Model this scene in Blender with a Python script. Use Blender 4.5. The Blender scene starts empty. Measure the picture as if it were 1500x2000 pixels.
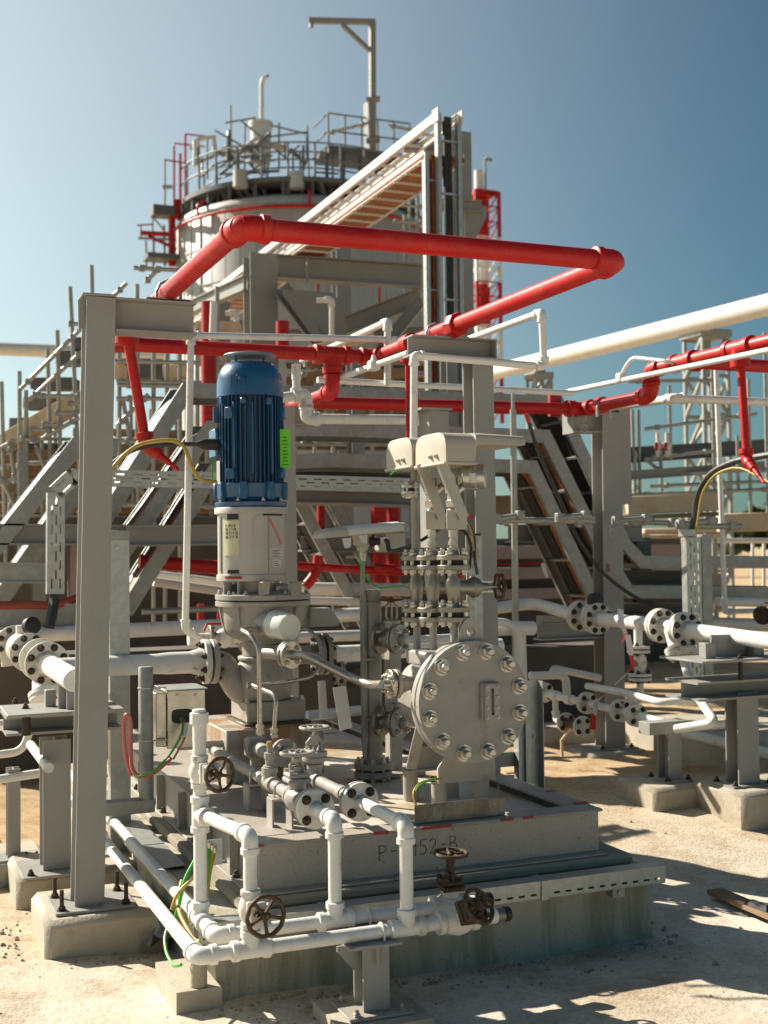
import bpy, math, random
from mathutils import Vector as V, Matrix as M4
random.seed(7)
rad = math.radians
SC = bpy.context.scene
COL = SC.collection

# ------------------------------------------------------------------ camera
F, YAW, PITCH, ROLL = 2420.0, 22.3, 1.78, -0.7
CAM = V((0, 0, 1.7))
ROT = (M4.Rotation(rad(-YAW), 3, 'Z') @ M4.Rotation(rad(90 + PITCH), 3, 'X') @ M4.Rotation(rad(ROLL), 3, 'Z'))
cd = bpy.data.cameras.new("camera")
cam = bpy.data.objects.new("camera", cd)
COL.objects.link(cam)
cam.matrix_world = M4.Translation(CAM) @ ROT.to_4x4()
cd.sensor_fit = 'VERTICAL'; cd.sensor_height = 36; cd.sensor_width = 27
cd.lens = F / 2000 * 36
cd.clip_start = .05; cd.clip_end = 3000
cd.dof.use_dof = True; cd.dof.focus_distance = 5.4; cd.dof.aperture_fstop = 3.2
SC.camera = cam

# ------------------------------------------------------------------ light
SUN_EL, SUN_AZ = 35.0, -37.0
GLOW, GLOW_P, GLOW_EL, TINT = 12.5, 2.0, 6.0, (.41, .715, .755)           # azimuth from +Y, negative = towards -X
w = bpy.data.worlds.new("World"); SC.world = w; w.use_nodes = True
nt = w.node_tree; nt.nodes.clear()
wo = nt.nodes.new('ShaderNodeOutputWorld'); bg = nt.nodes.new('ShaderNodeBackground')
sky = nt.nodes.new('ShaderNodeTexSky'); sky.sky_type = 'NISHITA'; sky.sun_disc = False
sky.sun_elevation = rad(SUN_EL); sky.sun_rotation = rad(SUN_AZ)
sky.air_density = 1.0; sky.dust_density = 0.9; sky.ozone_density = 1.5; sky.altitude = 0
bg.inputs[1].default_value = 0.040
sdir = V((math.sin(rad(SUN_AZ)) * math.cos(rad(SUN_EL)), math.cos(rad(SUN_AZ)) * math.cos(rad(SUN_EL)), math.sin(rad(SUN_EL))))
# hazy glow of the sky round the sun
_n = nt.nodes.new; _l = nt.links.new
tc = _n('ShaderNodeTexCoord'); vm = _n('ShaderNodeVectorMath'); vm.operation = 'DOT_PRODUCT'; vm.inputs[1].default_value = (math.sin(rad(SUN_AZ)) * math.cos(rad(GLOW_EL)), math.cos(rad(SUN_AZ)) * math.cos(rad(GLOW_EL)), math.sin(rad(GLOW_EL)))
_l(tc.outputs['Generated'], vm.inputs[0])
mr = _n('ShaderNodeMapRange'); mr.inputs[1].default_value = .06; mr.inputs[2].default_value = 1.0; _l(vm.outputs['Value'], mr.inputs[0])
pw = _n('ShaderNodeMath'); pw.operation = 'POWER'; pw.inputs[1].default_value = GLOW_P; _l(mr.outputs[0], pw.inputs[0])
gm = _n('ShaderNodeMix'); gm.data_type = 'RGBA'; gm.inputs[6].default_value = (0, 0, 0, 1); gm.inputs[7].default_value = (GLOW * 1.0, GLOW * .96, GLOW * .82, 1); gm.clamp_result = False
_l(pw.outputs[0], gm.inputs[0])
tn = _n('ShaderNodeMix'); tn.data_type = 'RGBA'; tn.blend_type = 'MULTIPLY'; tn.inputs[0].default_value = 1; tn.inputs[7].default_value = (*TINT, 1); _l(sky.outputs[0], tn.inputs[6])
ad = _n('ShaderNodeMix'); ad.data_type = 'RGBA'; ad.blend_type = 'ADD'; ad.inputs[0].default_value = 1; ad.clamp_result = False
_l(tn.outputs[2], ad.inputs[6]); _l(gm.outputs[2], ad.inputs[7])
_l(ad.outputs[2], bg.inputs[0]); _l(bg.outputs[0], wo.inputs[0])
sl = bpy.data.lights.new("sun", 'SUN'); sl.energy = 5.0; sl.angle = rad(0.5); sl.color = (1, .925, .80)
so = bpy.data.objects.new("sun", sl); COL.objects.link(so)
so.rotation_euler = sdir.to_track_quat('Z', 'Y').to_euler()
SC.view_settings.view_transform = 'Standard'; SC.view_settings.look = 'None'
SC.view_settings.exposure = 0.98; SC.view_settings.gamma = 1
SC.render.engine = 'CYCLES'
SC.cycles.use_denoising = True
SC.cycles.max_bounces = 6; SC.cycles.diffuse_bounces = 3; SC.cycles.glossy_bounces = 3

# ------------------------------------------------------------------ sight lines -> places on real planes
def ray(px, py): return ROT @ V(((px - 750) / F, -(py - 1000) / F, -1))
def PX(px, py, X): d = ray(px, py); return CAM + d * (X / d.x)
def PY(px, py, Y): d = ray(px, py); return CAM + d * (Y / d.y)
def PZ(px, py, Z): d = ray(px, py); return CAM + d * ((Z - CAM.z) / d.z)
def PD(px, py, D): return CAM + ray(px, py) * D
def along(p, d, px=None, py=None):
    a = ROT.transposed() @ (V(p) - CAM); b = ROT.transposed() @ V(d)
    if px is not None: k = (px - 750) / F; t = (-k * a.z - a.x) / (b.x + k * b.z)
    else: k = -(py - 1000) / F; t = (-k * a.z - a.y) / (b.y + k * b.z)
    return V(p) + V(d) * t
def lx(Y, z, px): return along((0, Y, z), (1, 0, 0), px).x
def ly(X, z, px): return along((X, 0, z), (0, 1, 0), px).y
def lz(X, Y, py): return along((X, Y, 0), (0, 0, 1), py=py).z
UX, UY, UZ = V((1, 0, 0)), V((0, 1, 0)), V((0, 0, 1))

# ------------------------------------------------------------------ materials
def pm(name, col, rough=.5, metal=0, var=.12, vs=4, dirt=None, amt=.5, ds=9, thr=.55, bump=0, bs=90, spec=.5, coat=0, streak=False, speck=0, scol=(.06, .045, .03), ss=170):
    m = bpy.data.materials.new(name); m.use_nodes = True
    t = m.node_tree; N = t.nodes; L = t.links; b = N['Principled BSDF']
    g = N.new('ShaderNodeNewGeometry')
    def noise(s, d=5, r=.6, src=None):
        n = N.new('ShaderNodeTexNoise'); n.inputs['Scale'].default_value = s; n.inputs['Detail'].default_value = d
        n.inputs['Roughness'].default_value = r; L.new(src or g.outputs['Position'], n.inputs['Vector']); return n.outputs['Fac']
    def mixc(f, a, c):
        x = N.new('ShaderNodeMix'); x.data_type = 'RGBA'
        for i, v in ((0, f), (6, a), (7, c)):
            if hasattr(v, 'is_linked'): L.new(v, x.inputs[i])
            else: x.inputs[i].default_value = v if i == 0 else (*v[:3], 1)
        return x.outputs[2]
    def rng(f, a, c, lo=0, hi=1):
        x = N.new('ShaderNodeMapRange'); L.new(f, x.inputs[0])
        for i, v in enumerate((a, c, lo, hi)): x.inputs[i + 1].default_value = v
        return x.outputs[0]
    c = mixc(rng(noise(vs), .3, .7), [x * (1 - var) for x in col], [min(1, x * (1 + var)) for x in col])
    src = None
    if streak:
        mp = N.new('ShaderNodeMapping'); mp.inputs['Scale'].default_value = (1, 1, .12); L.new(g.outputs['Position'], mp.inputs[0]); src = mp.outputs[0]
    if dirt:
        f = rng(noise(ds, 8, .68, src), thr, thr + .13, 0, amt)
        c = mixc(f, c, dirt)
    if speck: c = mixc(rng(noise(ss, 2), .64, .70, 0, speck), c, scol)
    L.new(c, b.inputs['Base Color'])
    L.new(rng(noise(vs * 3), .25, .75, max(.03, rough - .1), min(1, rough + .12)), b.inputs['Roughness'])
    b.inputs['Metallic'].default_value = metal
    b.inputs['Specular IOR Level'].default_value = spec
    b.inputs['Coat Weight'].default_value = coat; b.inputs['Coat Roughness'].default_value = .15
    if bump:
        bp = N.new('ShaderNodeBump'); bp.inputs['Strength'].default_value = bump; bp.inputs['Distance'].default_value = .01
        L.new(noise(bs, 4), bp.inputs['Height']); L.new(bp.outputs[0], b.inputs['Normal'])
    return m
BRN = (.11, .06, .03); SAND = (.42, .29, .16)
m_grey = pm("grey_steel_paint", (.29, .282, .258), .5, speck=.18, ss=120, var=.06, vs=3, dirt=(.30, .25, .19), amt=.35, ds=5, thr=.58, bump=.04, bs=200)
m_grey_b = pm("grey_frame_paint", (.24, .232, .21), .5, var=.08, dirt=(.28, .21, .14), amt=.5, ds=2.2, thr=.55)
m_pump = pm("pump_grey_paint", (.36, .33, .29), .42, speck=.3, var=.1, dirt=(.20, .14, .08), amt=.65, ds=7, thr=.56, bump=.07, bs=130)
m_deck = pm("skid_deck_paint", (.54, .49, .42), .5, speck=.5, ss=110, var=.1, dirt=(.36, .23, .10), amt=.85, ds=2.2, thr=.5, bump=.05)
m_skid = pm("skid_frame_paint", (.355, .318, .27), .5, speck=.75, ss=95, var=.07, dirt=(.20, .15, .10), amt=.5, ds=16, thr=.62, bump=.05)
m_plinth = pm("stained_plinth_paint", (.36, .33, .29), .5, var=.1, dirt=(.30, .16, .045), amt=.9, ds=7, thr=.47, streak=True, speck=.5, ss=40)
m_white = pm("white_pipe_paint", (.71, .695, .65), .42, speck=.3, ss=140, var=.07, dirt=(.42, .33, .22), amt=.6, ds=9, thr=.56, bump=.08, bs=120)
m_white_b = pm("white_line_paint", (.64, .62, .575), .45, var=.06, dirt=(.42, .33, .22), amt=.4, ds=5, thr=.58)
m_wflange = pm("white_flange_paint", (.64, .61, .54), .5, var=.1, dirt=(.16, .11, .06), amt=.75, ds=22, thr=.56, bump=.1, bs=120)
m_red = pm("red_pipe_paint", (.43, .007, .005), .42, var=.12, vs=4, dirt=(.40, .05, .03), amt=.5, ds=7, thr=.52, spec=.35, bump=.06, bs=140, speck=.22, scol=(.60, .25, .2), ss=150)
m_red_b = pm("red_main_paint", (.40, .009, .007), .45, spec=.35, var=.12, dirt=(.40, .12, .08), amt=.3, ds=8)
m_dred = pm("dark_red_paint", (.30, .012, .012), .5, var=.15)
m_galv = pm("galvanized_steel", (.40, .41, .385), .42, metal=.5, var=.14, vs=26, dirt=(.30, .27, .22), amt=.4, ds=6, thr=.56)
m_galv_b = pm("weathered_galvanized_steel", (.29, .293, .27), .5, metal=.35, var=.16, vs=16, dirt=(.27, .22, .15), amt=.5, ds=3, thr=.54)
m_steel = pm("stainless_steel", (.52, .48, .41), .3, metal=.85, var=.05, vs=6, dirt=(.34, .27, .18), amt=.25, ds=5, thr=.6)
m_cast = pm("cast_stainless_steel", (.29, .265, .22), .45, metal=.7, var=.14, vs=14, dirt=(.17, .12, .07), amt=.5, ds=12, thr=.57, bump=.1, bs=240)
m_pipe_d = pm("dull_steel_pipe", (.29, .265, .22), .55, metal=.15, var=.2, vs=7, dirt=(.16, .12, .07), amt=.5, ds=8, thr=.55, streak=True)
m_bolt = pm("plated_bolt_steel", (.50, .465, .41), .33, metal=.85, var=.18, vs=60)
m_rbolt = pm("dark_rusty_bolt", (.055, .036, .022), .7, metal=.2, var=.35, vs=80, dirt=(.16, .07, .02), amt=.5, ds=60)
m_iron = pm("rusty_cast_iron", (.075, .048, .027), .62, metal=.3, var=.3, vs=40, dirt=(.24, .12, .045), amt=.6, ds=34, thr=.54, bump=.2, bs=200)
m_concrete = pm("cast_concrete", (.42, .37, .285), .85, var=.13, vs=5, dirt=(.21, .19, .115), amt=.6, ds=3.2, thr=.5, bump=.35, bs=70)
m_plinthc = pm('stained_plinth_concrete', (.43, .385, .30), .88, var=.16, vs=2.5, dirt=(.20, .185, .10), amt=.75, ds=5, thr=.46, bump=.4, bs=60, streak=True, speck=.4, ss=60)
m_grout = pm("grey_grout", (.31, .265, .20), .85, var=.12, vs=5, dirt=(.24, .21, .15), amt=.5, ds=5, bump=.25, bs=80)
m_blue = pm("blue_motor_enamel", (.012, .085, .19), .33, var=.12, vs=5, dirt=(.03, .07, .11), amt=.4, ds=9, coat=.3)
m_blue_d = pm("motor_fin_enamel", (.012, .06, .135), .4, var=.14, vs=9, dirt=(.06, .065, .07), amt=.35, ds=12)
m_fan = pm("faded_fan_cover_paint", (.20, .25, .29), .45, var=.1, dirt=(.3, .28, .25), amt=.4)
m_cream = pm("cream_moulded_plastic", (.43, .395, .32), .5, var=.05, dirt=(.46, .38, .27), amt=.35, ds=7, thr=.58)
m_lantern = pm("pale_lantern_paint", (.47, .44, .40), .42, var=.06, dirt=(.25, .19, .12), amt=.4, ds=8, thr=.62, bump=.05)
m_rail = pm("dark_handrail_steel", (.17, .17, .16), .5, var=.15)
m_filter = pm("white_filter_enamel", (.74, .74, .66), .3, var=.03)
m_black = pm("black_rubber", (.018, .017, .016), .6, var=.3)
m_bcable = pm("black_cable_sheath", (.035, .033, .03), .5, var=.3, vs=10)
m_rcable = pm("rust_red_cable_sheath", (.30, .055, .03), .55, var=.3, vs=8, dirt=(.09, .03, .02), amt=.5, ds=6)
m_ocable = pm("orange_brown_cable_sheath", (.34, .12, .045), .6, var=.3, vs=10, dirt=(.12, .05, .03), amt=.5, ds=9)
m_yellow = pm("yellow_cable_sheath", (.42, .29, .05), .5, var=.15, dirt=(.30, .23, .10), amt=.4)
m_green = pm("green_cable_sheath", (.05, .36, .03), .5, var=.2)
m_pink = pm("pink_cable_sheath", (.55, .15, .13), .5, var=.1)
m_tag = pm("lime_green_tag", (.16, .62, .02), .5, var=.05)
m_paper = pm("white_paper_tag", (.62, .61, .58), .6, var=.04)
m_label = pm("yellowed_paper_label", (.60, .57, .36), .6, var=.12, vs=18)
m_ink = pm("black_marker_ink", (.02, .02, .035), .6)
m_markred = pm("red_marker_paint", (.33, .03, .025), .55, var=.3, vs=40)
m_chalk = pm("white_chalk", (.62, .62, .6), .8)
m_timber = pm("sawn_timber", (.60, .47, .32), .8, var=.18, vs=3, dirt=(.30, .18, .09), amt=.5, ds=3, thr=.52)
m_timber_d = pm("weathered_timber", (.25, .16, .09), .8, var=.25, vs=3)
m_scaf = pm("scaffold_tube_steel", (.34, .34, .30), .42, metal=.4, var=.14, vs=7, dirt=(.3, .26, .18), amt=.4, ds=4)
m_clad = pm("aluminium_cladding", (.40, .40, .375), .5, metal=.15, var=.1, vs=.8, dirt=(.36, .33, .27), amt=.45, ds=.7, thr=.5)
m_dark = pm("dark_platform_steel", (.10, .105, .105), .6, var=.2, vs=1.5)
m_pinkwall = pm("primed_wall_panel", (.36, .27, .25), .75, var=.12, vs=1.2, dirt=(.22, .17, .14), amt=.4, ds=2)
m_wall_shade = pm("dark_wall_and_shade", (.10, .085, .07), .9, var=.3, vs=1.5, bump=.2, bs=20)  # near-black tone for walls, also stands in for deep shade
m_lwhite = pm("mast_white_paint", (.66, .65, .61), .5, var=.06)
m_tape = pm("barrier_tape_white", (.72, .68, .64), .45, var=.04)
m_tapered = pm("barrier_tape_red", (.58, .025, .03), .45, var=.05)
m_leaf = pm("hedge_leaf", (.05, .085, .025), .7, var=.4, vs=1)
m_glass = pm("sight_glass", (.02, .02, .02), .12, var=.1)

# ------------------------------------------------------------------ mesh builder
class MB:
    def __init__(s): s.v = []; s.f = []
    def add(s, vs, fs):
        o = len(s.v); s.v += [V(x) for x in vs]; s.f += [tuple(i + o for i in f) for f in fs]; return s
    def box(s, c, size, b=0, R=None):
        c = V(c); h = [x / 2 for x in size]; b = min(b, min(h) * .9)
        R = R or (UX, UY, UZ)
        P = lambda x, y, z: c + R[0] * x + R[1] * y + R[2] * z
        if b <= 0:
            vs = [P(x * h[0], y * h[1], z * h[2]) for x in (-1, 1) for y in (-1, 1) for z in (-1, 1)]
            return s.add(vs, [(0, 1, 3, 2), (4, 6, 7, 5), (0, 4, 5, 1), (2, 3, 7, 6), (0, 2, 6, 4), (1, 5, 7, 3)])
        vs = []; ix = {}
        for sx in (-1, 1):
            for sy in (-1, 1):
                for sz in (-1, 1):
                    for a in range(3):
                        q = [sx * h[0], sy * h[1], sz * h[2]]
                        for k in range(3):
                            if k != a: q[k] -= b * (sx, sy, sz)[k]
                        ix[(sx, sy, sz, a)] = len(vs); vs.append(P(*q))
        fs = []
        for a in range(3):
            u, w_ = (a + 1) % 3, (a + 2) % 3
            for sg in (-1, 1):
                def k(p, q):
                    t = [0, 0, 0]; t[a] = sg; t[u] = p; t[w_] = q; return ix[(*t, a)]
                f = [k(-1, -1), k(1, -1), k(1, 1), k(-1, 1)]
                fs.append(f if sg > 0 else f[::-1])
            for p in (-1, 1):
                for q in (-1, 1):
                    def e(sg, ax):
                        t = [0, 0, 0]; t[a] = sg; t[u] = p; t[w_] = q; return ix[(*t, ax)]
                    f = [e(-1, u), e(1, u), e(1, w_), e(-1, w_)]
                    fs.append(f if p * q < 0 else f[::-1])
        for sx in (-1, 1):
            for sy in (-1, 1):
                for sz in (-1, 1):
                    f = [ix[(sx, sy, sz, a)] for a in range(3)]
                    fs.append(f if sx * sy * sz > 0 else f[::-1])
        return s.add(vs, fs)
    def bx(s, x0, x1, y0, y1, z0, z1, b=0):
        return s.box(((x0 + x1) / 2, (y0 + y1) / 2, (z0 + z1) / 2), (abs(x1 - x0), abs(y1 - y0), abs(z1 - z0)), b)
    def bar(s, p0, p1, wd, ht, up=UZ, b=0):
        p0 = V(p0); p1 = V(p1); d = p1 - p0; l = d.length; d.normalize()
        sd = d.cross(up)
        if sd.length < 1e-4: sd = d.cross(UX)
        sd.normalize(); u = sd.cross(d)
        return s.box((p0 + p1) / 2, (l, wd, ht), b, (d, sd, u) if d.cross(sd).dot(u) > 0 else (d, -sd, u))
    def tube(s, pts, r, n=12, bend=0, closed=False, caps=True, flat=None):
        pts = [V(p) for p in pts]
        if bend and len(pts) > 2:
            q = [pts[0]]
            for i in range(1, len(pts) - 1):
                a = pts[i - 1] - pts[i]; c = pts[i + 1] - pts[i]
                k = min(bend, a.length * .49, c.length * .49)
                ang = a.angle(c); A = pts[i] + a.normalized() * k; B = pts[i] + c.normalized() * k
                if ang > 3.05: q.append(pts[i]); continue
                m = max(3, int((math.pi - ang) / .2))
                for j in range(m + 1):
                    t = j / m; q.append(A * (1 - t) ** 2 + pts[i] * 2 * t * (1 - t) + B * t * t)
            q.append(pts[-1])
            if isinstance(r, (list, tuple)): r = [r[0] + (r[-1] - r[0]) * i / (len(q) - 1) for i in range(len(q))]
            pts = q
        N_ = len(pts); tang = []
        for i in range(N_):
            a = pts[i] - pts[i - 1] if (i > 0 or closed) else pts[1] - pts[0]
            c = pts[(i + 1) % N_] - pts[i] if (i < N_ - 1 or closed) else pts[-1] - pts[-2]
            t = a.normalized() + c.normalized(); tang.append(t.normalized() if t.length > 1e-6 else c.normalized())
        t0 = tang[0]; u = t0.cross(UZ)
        if u.length < .05: u = t0.cross(UX)
        u.normalize(); vs = []
        for i in range(N_):
            u = (u - tang[i] * u.dot(tang[i])).normalized(); w2 = tang[i].cross(u)
            rr = r[i] if isinstance(r, (list, tuple)) else r
            for k in range(n):
                a = 2 * math.pi * k / n
                vs.append(pts[i] + (u * math.cos(a) + w2 * math.sin(a) * (flat or 1)) * rr)
        fs = []
        for i in range(N_ if closed else N_ - 1):
            j = (i + 1) % N_
            for k in range(n): fs.append((i * n + k, i * n + (k + 1) % n, j * n + (k + 1) % n, j * n + k))
        if caps and not closed: fs += [tuple(range(n))[::-1], tuple((N_ - 1) * n + k for k in range(n))]
        return s.add(vs, fs)
    def lathe(s, o, ax, prof, n=28, sx=1.0):
        o = V(o); ax = V(ax).normalized(); u = ax.cross(UZ)
        if u.length < .05: u = ax.cross(UX)
        u.normalize(); w2 = ax.cross(u); vs = []; fs = []
        for t, r in prof:
            for k in range(n):
                a = 2 * math.pi * k / n; vs.append(o + ax * t + (u * math.cos(a) + w2 * math.sin(a)) * max(r, 1e-4))
        for i in range(len(prof) - 1):
            for k in range(n): fs.append((i * n + k, i * n + (k + 1) % n, (i + 1) * n + (k + 1) % n, (i + 1) * n + k))
        if prof[0][1] > 1e-4: fs.append(tuple(range(n))[::-1])
        if prof[-1][1] > 1e-4: fs.append(tuple((len(prof) - 1) * n + k for k in range(n)))
        return s.add(vs, fs)
    def cyl(s, p0, p1, r, n=20, b=0):
        d = V(p1) - V(p0); l = d.length
        return s.lathe(p0, d, [(0, r - b), (b, r), (l - b, r), (l, r - b)] if b else [(0, r), (l, r)], n)
    def ball(s, c, r, n=20):
        return s.lathe(V(c) - UZ * r, UZ, [(r - r * math.cos(a * math.pi / 10), r * math.sin(a * math.pi / 10)) for a in range(11)], n)
    def prism(s, poly, o, U, W, depth):
        o = V(o); N_ = U.cross(W).normalized() * depth; n = len(poly)
        a = [o + U * p[0] + W * p[1] for p in poly]; vs = a + [x + N_ for x in a]
        fs = [tuple(range(n))[::-1], tuple(range(n, 2 * n))] + [(i, (i + 1) % n, n + (i + 1) % n, n + i) for i in range(n)]
        return s.add(vs, fs)
    def sect(s, p0, p1, poly, up=UZ):
        """extrude a 2-D section (side, up) from p0 to p1"""
        p0 = V(p0); d = V(p1) - p0; l = d.length; d.normalize(); sd = up.cross(d)
        if sd.length < 1e-3: sd = UX.cross(d)
        sd.normalize(); u = d.cross(sd)
        return s.prism(poly, p0, sd, u, l)
    def ibeam(s, p0, p1, h, bw, tw, tf, up=UZ):
        a, c, t = bw / 2, h / 2, tw / 2; g = c - tf
        return s.sect(p0, p1, [(-a, -c), (a, -c), (a, -g), (t, -g), (t, g), (a, g), (a, c), (-a, c), (-a, g), (-t, g), (-t, -g), (-a, -g)], up)
    def channel(s, p0, p1, h, bw, t, up=UZ, flip=1):
        a, c = bw * flip, h / 2; t2 = t * flip
        q = [(0, -c), (a, -c), (a, -c + t), (t2, -c + t), (t2, c - t), (a, c - t), (a, c), (0, c)]
        return s.sect(p0, p1, q if flip > 0 else q[::-1], up)
    def wheel(s, c, ax, R, r, spokes=5, hub=.22, wav=0):
        ax = V(ax).normalized(); u = ax.cross(UZ)
        if u.length < .05: u = ax.cross(UX)
        u.normalize(); w2 = ax.cross(u); c = V(c); n = 40
        s.tube([c + (u * math.cos(2 * math.pi * k / n) + w2 * math.sin(2 * math.pi * k / n)) * R * (1 + wav * math.cos(2 * math.pi * k / n * spokes * 2)) for k in range(n)], r, 8, closed=True)
        for k in range(spokes):
            a = 2 * math.pi * (k + .3) / spokes; d = u * math.cos(a) + w2 * math.sin(a)
            s.tube([c + d * R * hub * .7 - ax * R * .12, c + d * R * .6 - ax * R * .08, c + d * R], [r * .95, r * .75, r * .85], 8)
        s.lathe(c - ax * R * .28, ax, [(0, R * hub * .8), (R * .1, R * hub), (R * .3, R * hub), (R * .36, R * hub * .7)], 16)
        s.lathe(c + ax * R * .05, ax, [(0, R * .1), (R * .12, R * .1)], 6)
        return s
    def perf(s, o, U, W, lu, wv, rows, pitch, slot, sh, th=.002):
        """slotted sheet: rows of slots along U with real openings"""
        o = V(o); N_ = U.cross(W).normalized(); ys = [0]
        for r_ in rows: ys += [r_ - sh / 2, r_ + sh / 2]
        ys.append(wv)
        for layer in (0, 1):
            off = N_ * th * layer
            for j in range(len(ys) - 1):
                y0, y1 = ys[j], ys[j + 1]
                if j % 2 == 0: segs = [(0, lu)]
                else:
                    segs = []; x = 0; ph = (j // 2 % 2) * pitch / 2
                    k = ph + pitch * .3
                    while k + slot < lu: segs.append((x, k)); x = k + slot; k += pitch
                    segs.append((x, lu))
                for x0, x1 in segs:
                    q = [o + off + U * x0 + W * y0, o + off + U * x1 + W * y0, o + off + U * x1 + W * y1, o + off + U * x0 + W * y1]
                    s.add(q if layer else q[::-1], [(0, 1, 2, 3)])
        return s
    def mesh(s, name, mat, off=V((0, 0, 0)), smooth=True, sharp=.7):
        me = bpy.data.meshes.new(name)
        me.from_pydata([tuple(x - off) for x in s.v], [], s.f); me.update()
        if mat: me.materials.append(mat)
        if smooth:
            me.polygons.foreach_set('use_smooth', [True] * len(me.polygons)); me.set_sharp_from_angle(angle=sharp)
        return me
    def done(s, name, mat, parent=None, label=None, **k):
        root = parent
        while root is not None and root.parent is not None: root = root.parent
        off = V(root.location) if root is not None else V((0, 0, 0))
        o = bpy.data.objects.new(name, s.mesh(name, mat, off, **k)); COL.objects.link(o)
        if parent is not None: o.parent = parent
        if label: o['label'] = label
        return o

def thing(name, label, cat, loc=(0, 0, 0), group=None, kind='thing'):
    o = bpy.data.objects.new(name, None); COL.objects.link(o); o.location = V(loc); o.empty_display_size = .05
    o['label'] = label; o['category'] = cat; o['kind'] = kind
    if group: o['group'] = group
    return o
def tag(o, label, cat, group=None, kind='thing'):
    o['label'] = label; o['category'] = cat; o['kind'] = kind
    if group: o['group'] = group
    # put the origin of a one-mesh thing inside it
    me = o.data; n = len(me.vertices)
    if n:
        xs = [v.co for v in me.vertices]
        c = V(((min(v.x for v in xs) + max(v.x for v in xs)) / 2, (min(v.y for v in xs) + max(v.y for v in xs)) / 2, min(v.z for v in xs)))
        me.transform(M4.Translation(-c)); o.location = c
    return o
def struct(o): o['kind'] = 'structure'; return o
def rootloc(o):
    while o.parent is not None: o = o.parent
    return V(o.location)
def dup_tree(o, shift, parent=None):
    c = o.copy(); COL.objects.link(c)
    if parent is None: c.location = V(o.location) + V(shift)
    else: c.parent = parent
    for ch in o.children: dup_tree(ch, shift, c)
    return c

# ------------------------------------------------------------------ piping kit
_bm = {}
def bolt_mesh(r, mat, long=0):
    k = (round(r, 4), mat.name, round(long, 3))
    if k not in _bm:
        b = MB(); h = r * .85
        b.lathe((0, 0, 0), UZ, [(0, r * 1.25), (r * .12, r * 1.25)], 14)
        b.lathe((0, 0, r * .12), UZ, [(0, r * .97), (h * .1, r), (h * .85, r), (h, r * .86)], 6)
        b.lathe((0, 0, h), UZ, [(0, r * .56), (r * .75, r * .56), (r * .9, r * .42)], 10)
        if long:
            b.cyl((0, 0, -long), (0, 0, 0), r * .5, 8)
            b.lathe((0, 0, -long), -UZ, [(0, r), (h, r)], 6); b.cyl((0, 0, -long - h - r * .5), (0, 0, -long), r * .5, 8)
        _bm[k] = b.mesh('bolt', mat, sharp=.5)
    return _bm[k]
def bolt(parent, p, ax, r, mat, long=0, name='bolt'):
    o = bpy.data.objects.new(name, bolt_mesh(r, mat, long)); COL.objects.link(o); o.parent = parent
    q = V(ax).to_track_quat('Z', 'Y')
    o.matrix_local = M4.Translation(V(p) - rootloc(parent)) @ q.to_matrix().to_4x4()
    return o
def frame(ax):
    ax = V(ax).normalized(); u = ax.cross(UZ)
    if u.length < .05: u = ax.cross(UX)
    u.normalize(); return ax, u, ax.cross(u)
def flange(root, c, ax, R, t, n, br, mat, bmat, neck=None, pcd=.76, long=0, bolts=True, name='flange'):
    ax, u, w2 = frame(ax); c = V(c); b = t * .12
    pr = [(0, R - b), (b, R), (t - b, R), (t, R - b)]
    if neck: pr += [(t + .001, neck[0] * 1.28), (t + neck[1] * .5, neck[0] * 1.18), (t + neck[1], neck[0])]
    o = MB().lathe(c, ax, pr, 36).done(name, mat, root)
    if bolts:
        for k in range(n):
            a = 2 * math.pi * (k + .5) / n
            bolt(o, c + ax * t + (u * math.cos(a) + w2 * math.sin(a)) * R * pcd, ax, br, bmat, long)
    return o
def pair(root, c, ax, R, t, n, br, mat, bmat, gap=.004, neck=None, pcd=.76, neck2=None, mat2=None):
    ax = V(ax).normalized(); c = V(c)
    flange(root, c + ax * gap / 2, ax, R, t, n, br, mat, bmat, neck, pcd, long=2 * t + gap)
    flange(root, c - ax * gap / 2, -ax, R, t, n, br, mat2 or mat, bmat, neck2 or neck, pcd, bolts=False)
    MB().lathe(c - ax * gap / 2, ax, [(0, R * .62), (gap, R * .62)], 20).done('gasket', m_black, root)
def elbow(root, P, a, b, r, mat, k=1.0):
    a = V(a).normalized(); b = V(b).normalized(); P = V(P); m = MB()
    m.tube([P - a * r * 2.3, P, P + b * r * 2.3], r * (1 + .22 * k), 20, bend=r * 1.9)
    for d in (-a, b):
        m.lathe(P + d * r * 1.75, d, [(0, r * (1 + .24 * k)), (r * .06, r * (1 + .40 * k)), (r * (.3 + .6 * k), r * (1 + .40 * k)), (r * (.4 + .6 * k), r * (1 + .22 * k))], 20)
    return m.done('elbow', mat, root)
def tee(root, P, run, br, r, mat):
    run = V(run).normalized(); br = V(br).normalized(); P = V(P); m = MB()
    m.cyl(P - run * r * 2.2, P + run * r * 2.2, r * 1.24, 18); m.cyl(P, P + br * r * 2.2, r * 1.235, 18)
    for d in (run, -run, br):
        m.lathe(P + d * r * 1.75, d, [(0, r * 1.26), (r * .06, r * 1.42), (r * .95, r * 1.42), (r * 1.05, r * 1.25)], 20)
    return m.done('tee', mat, root)
def coupling(root, P, d, r, mat, l=2.0, k=1.42, n=20):
    d = V(d).normalized()
    return MB().lathe(V(P) - d * r * l / 2, d, [(0, r * 1.1), (r * .1, r * k), (r * l - r * .1, r * k), (r * l, r * 1.1)], n).done('coupling', mat, root)
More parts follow.
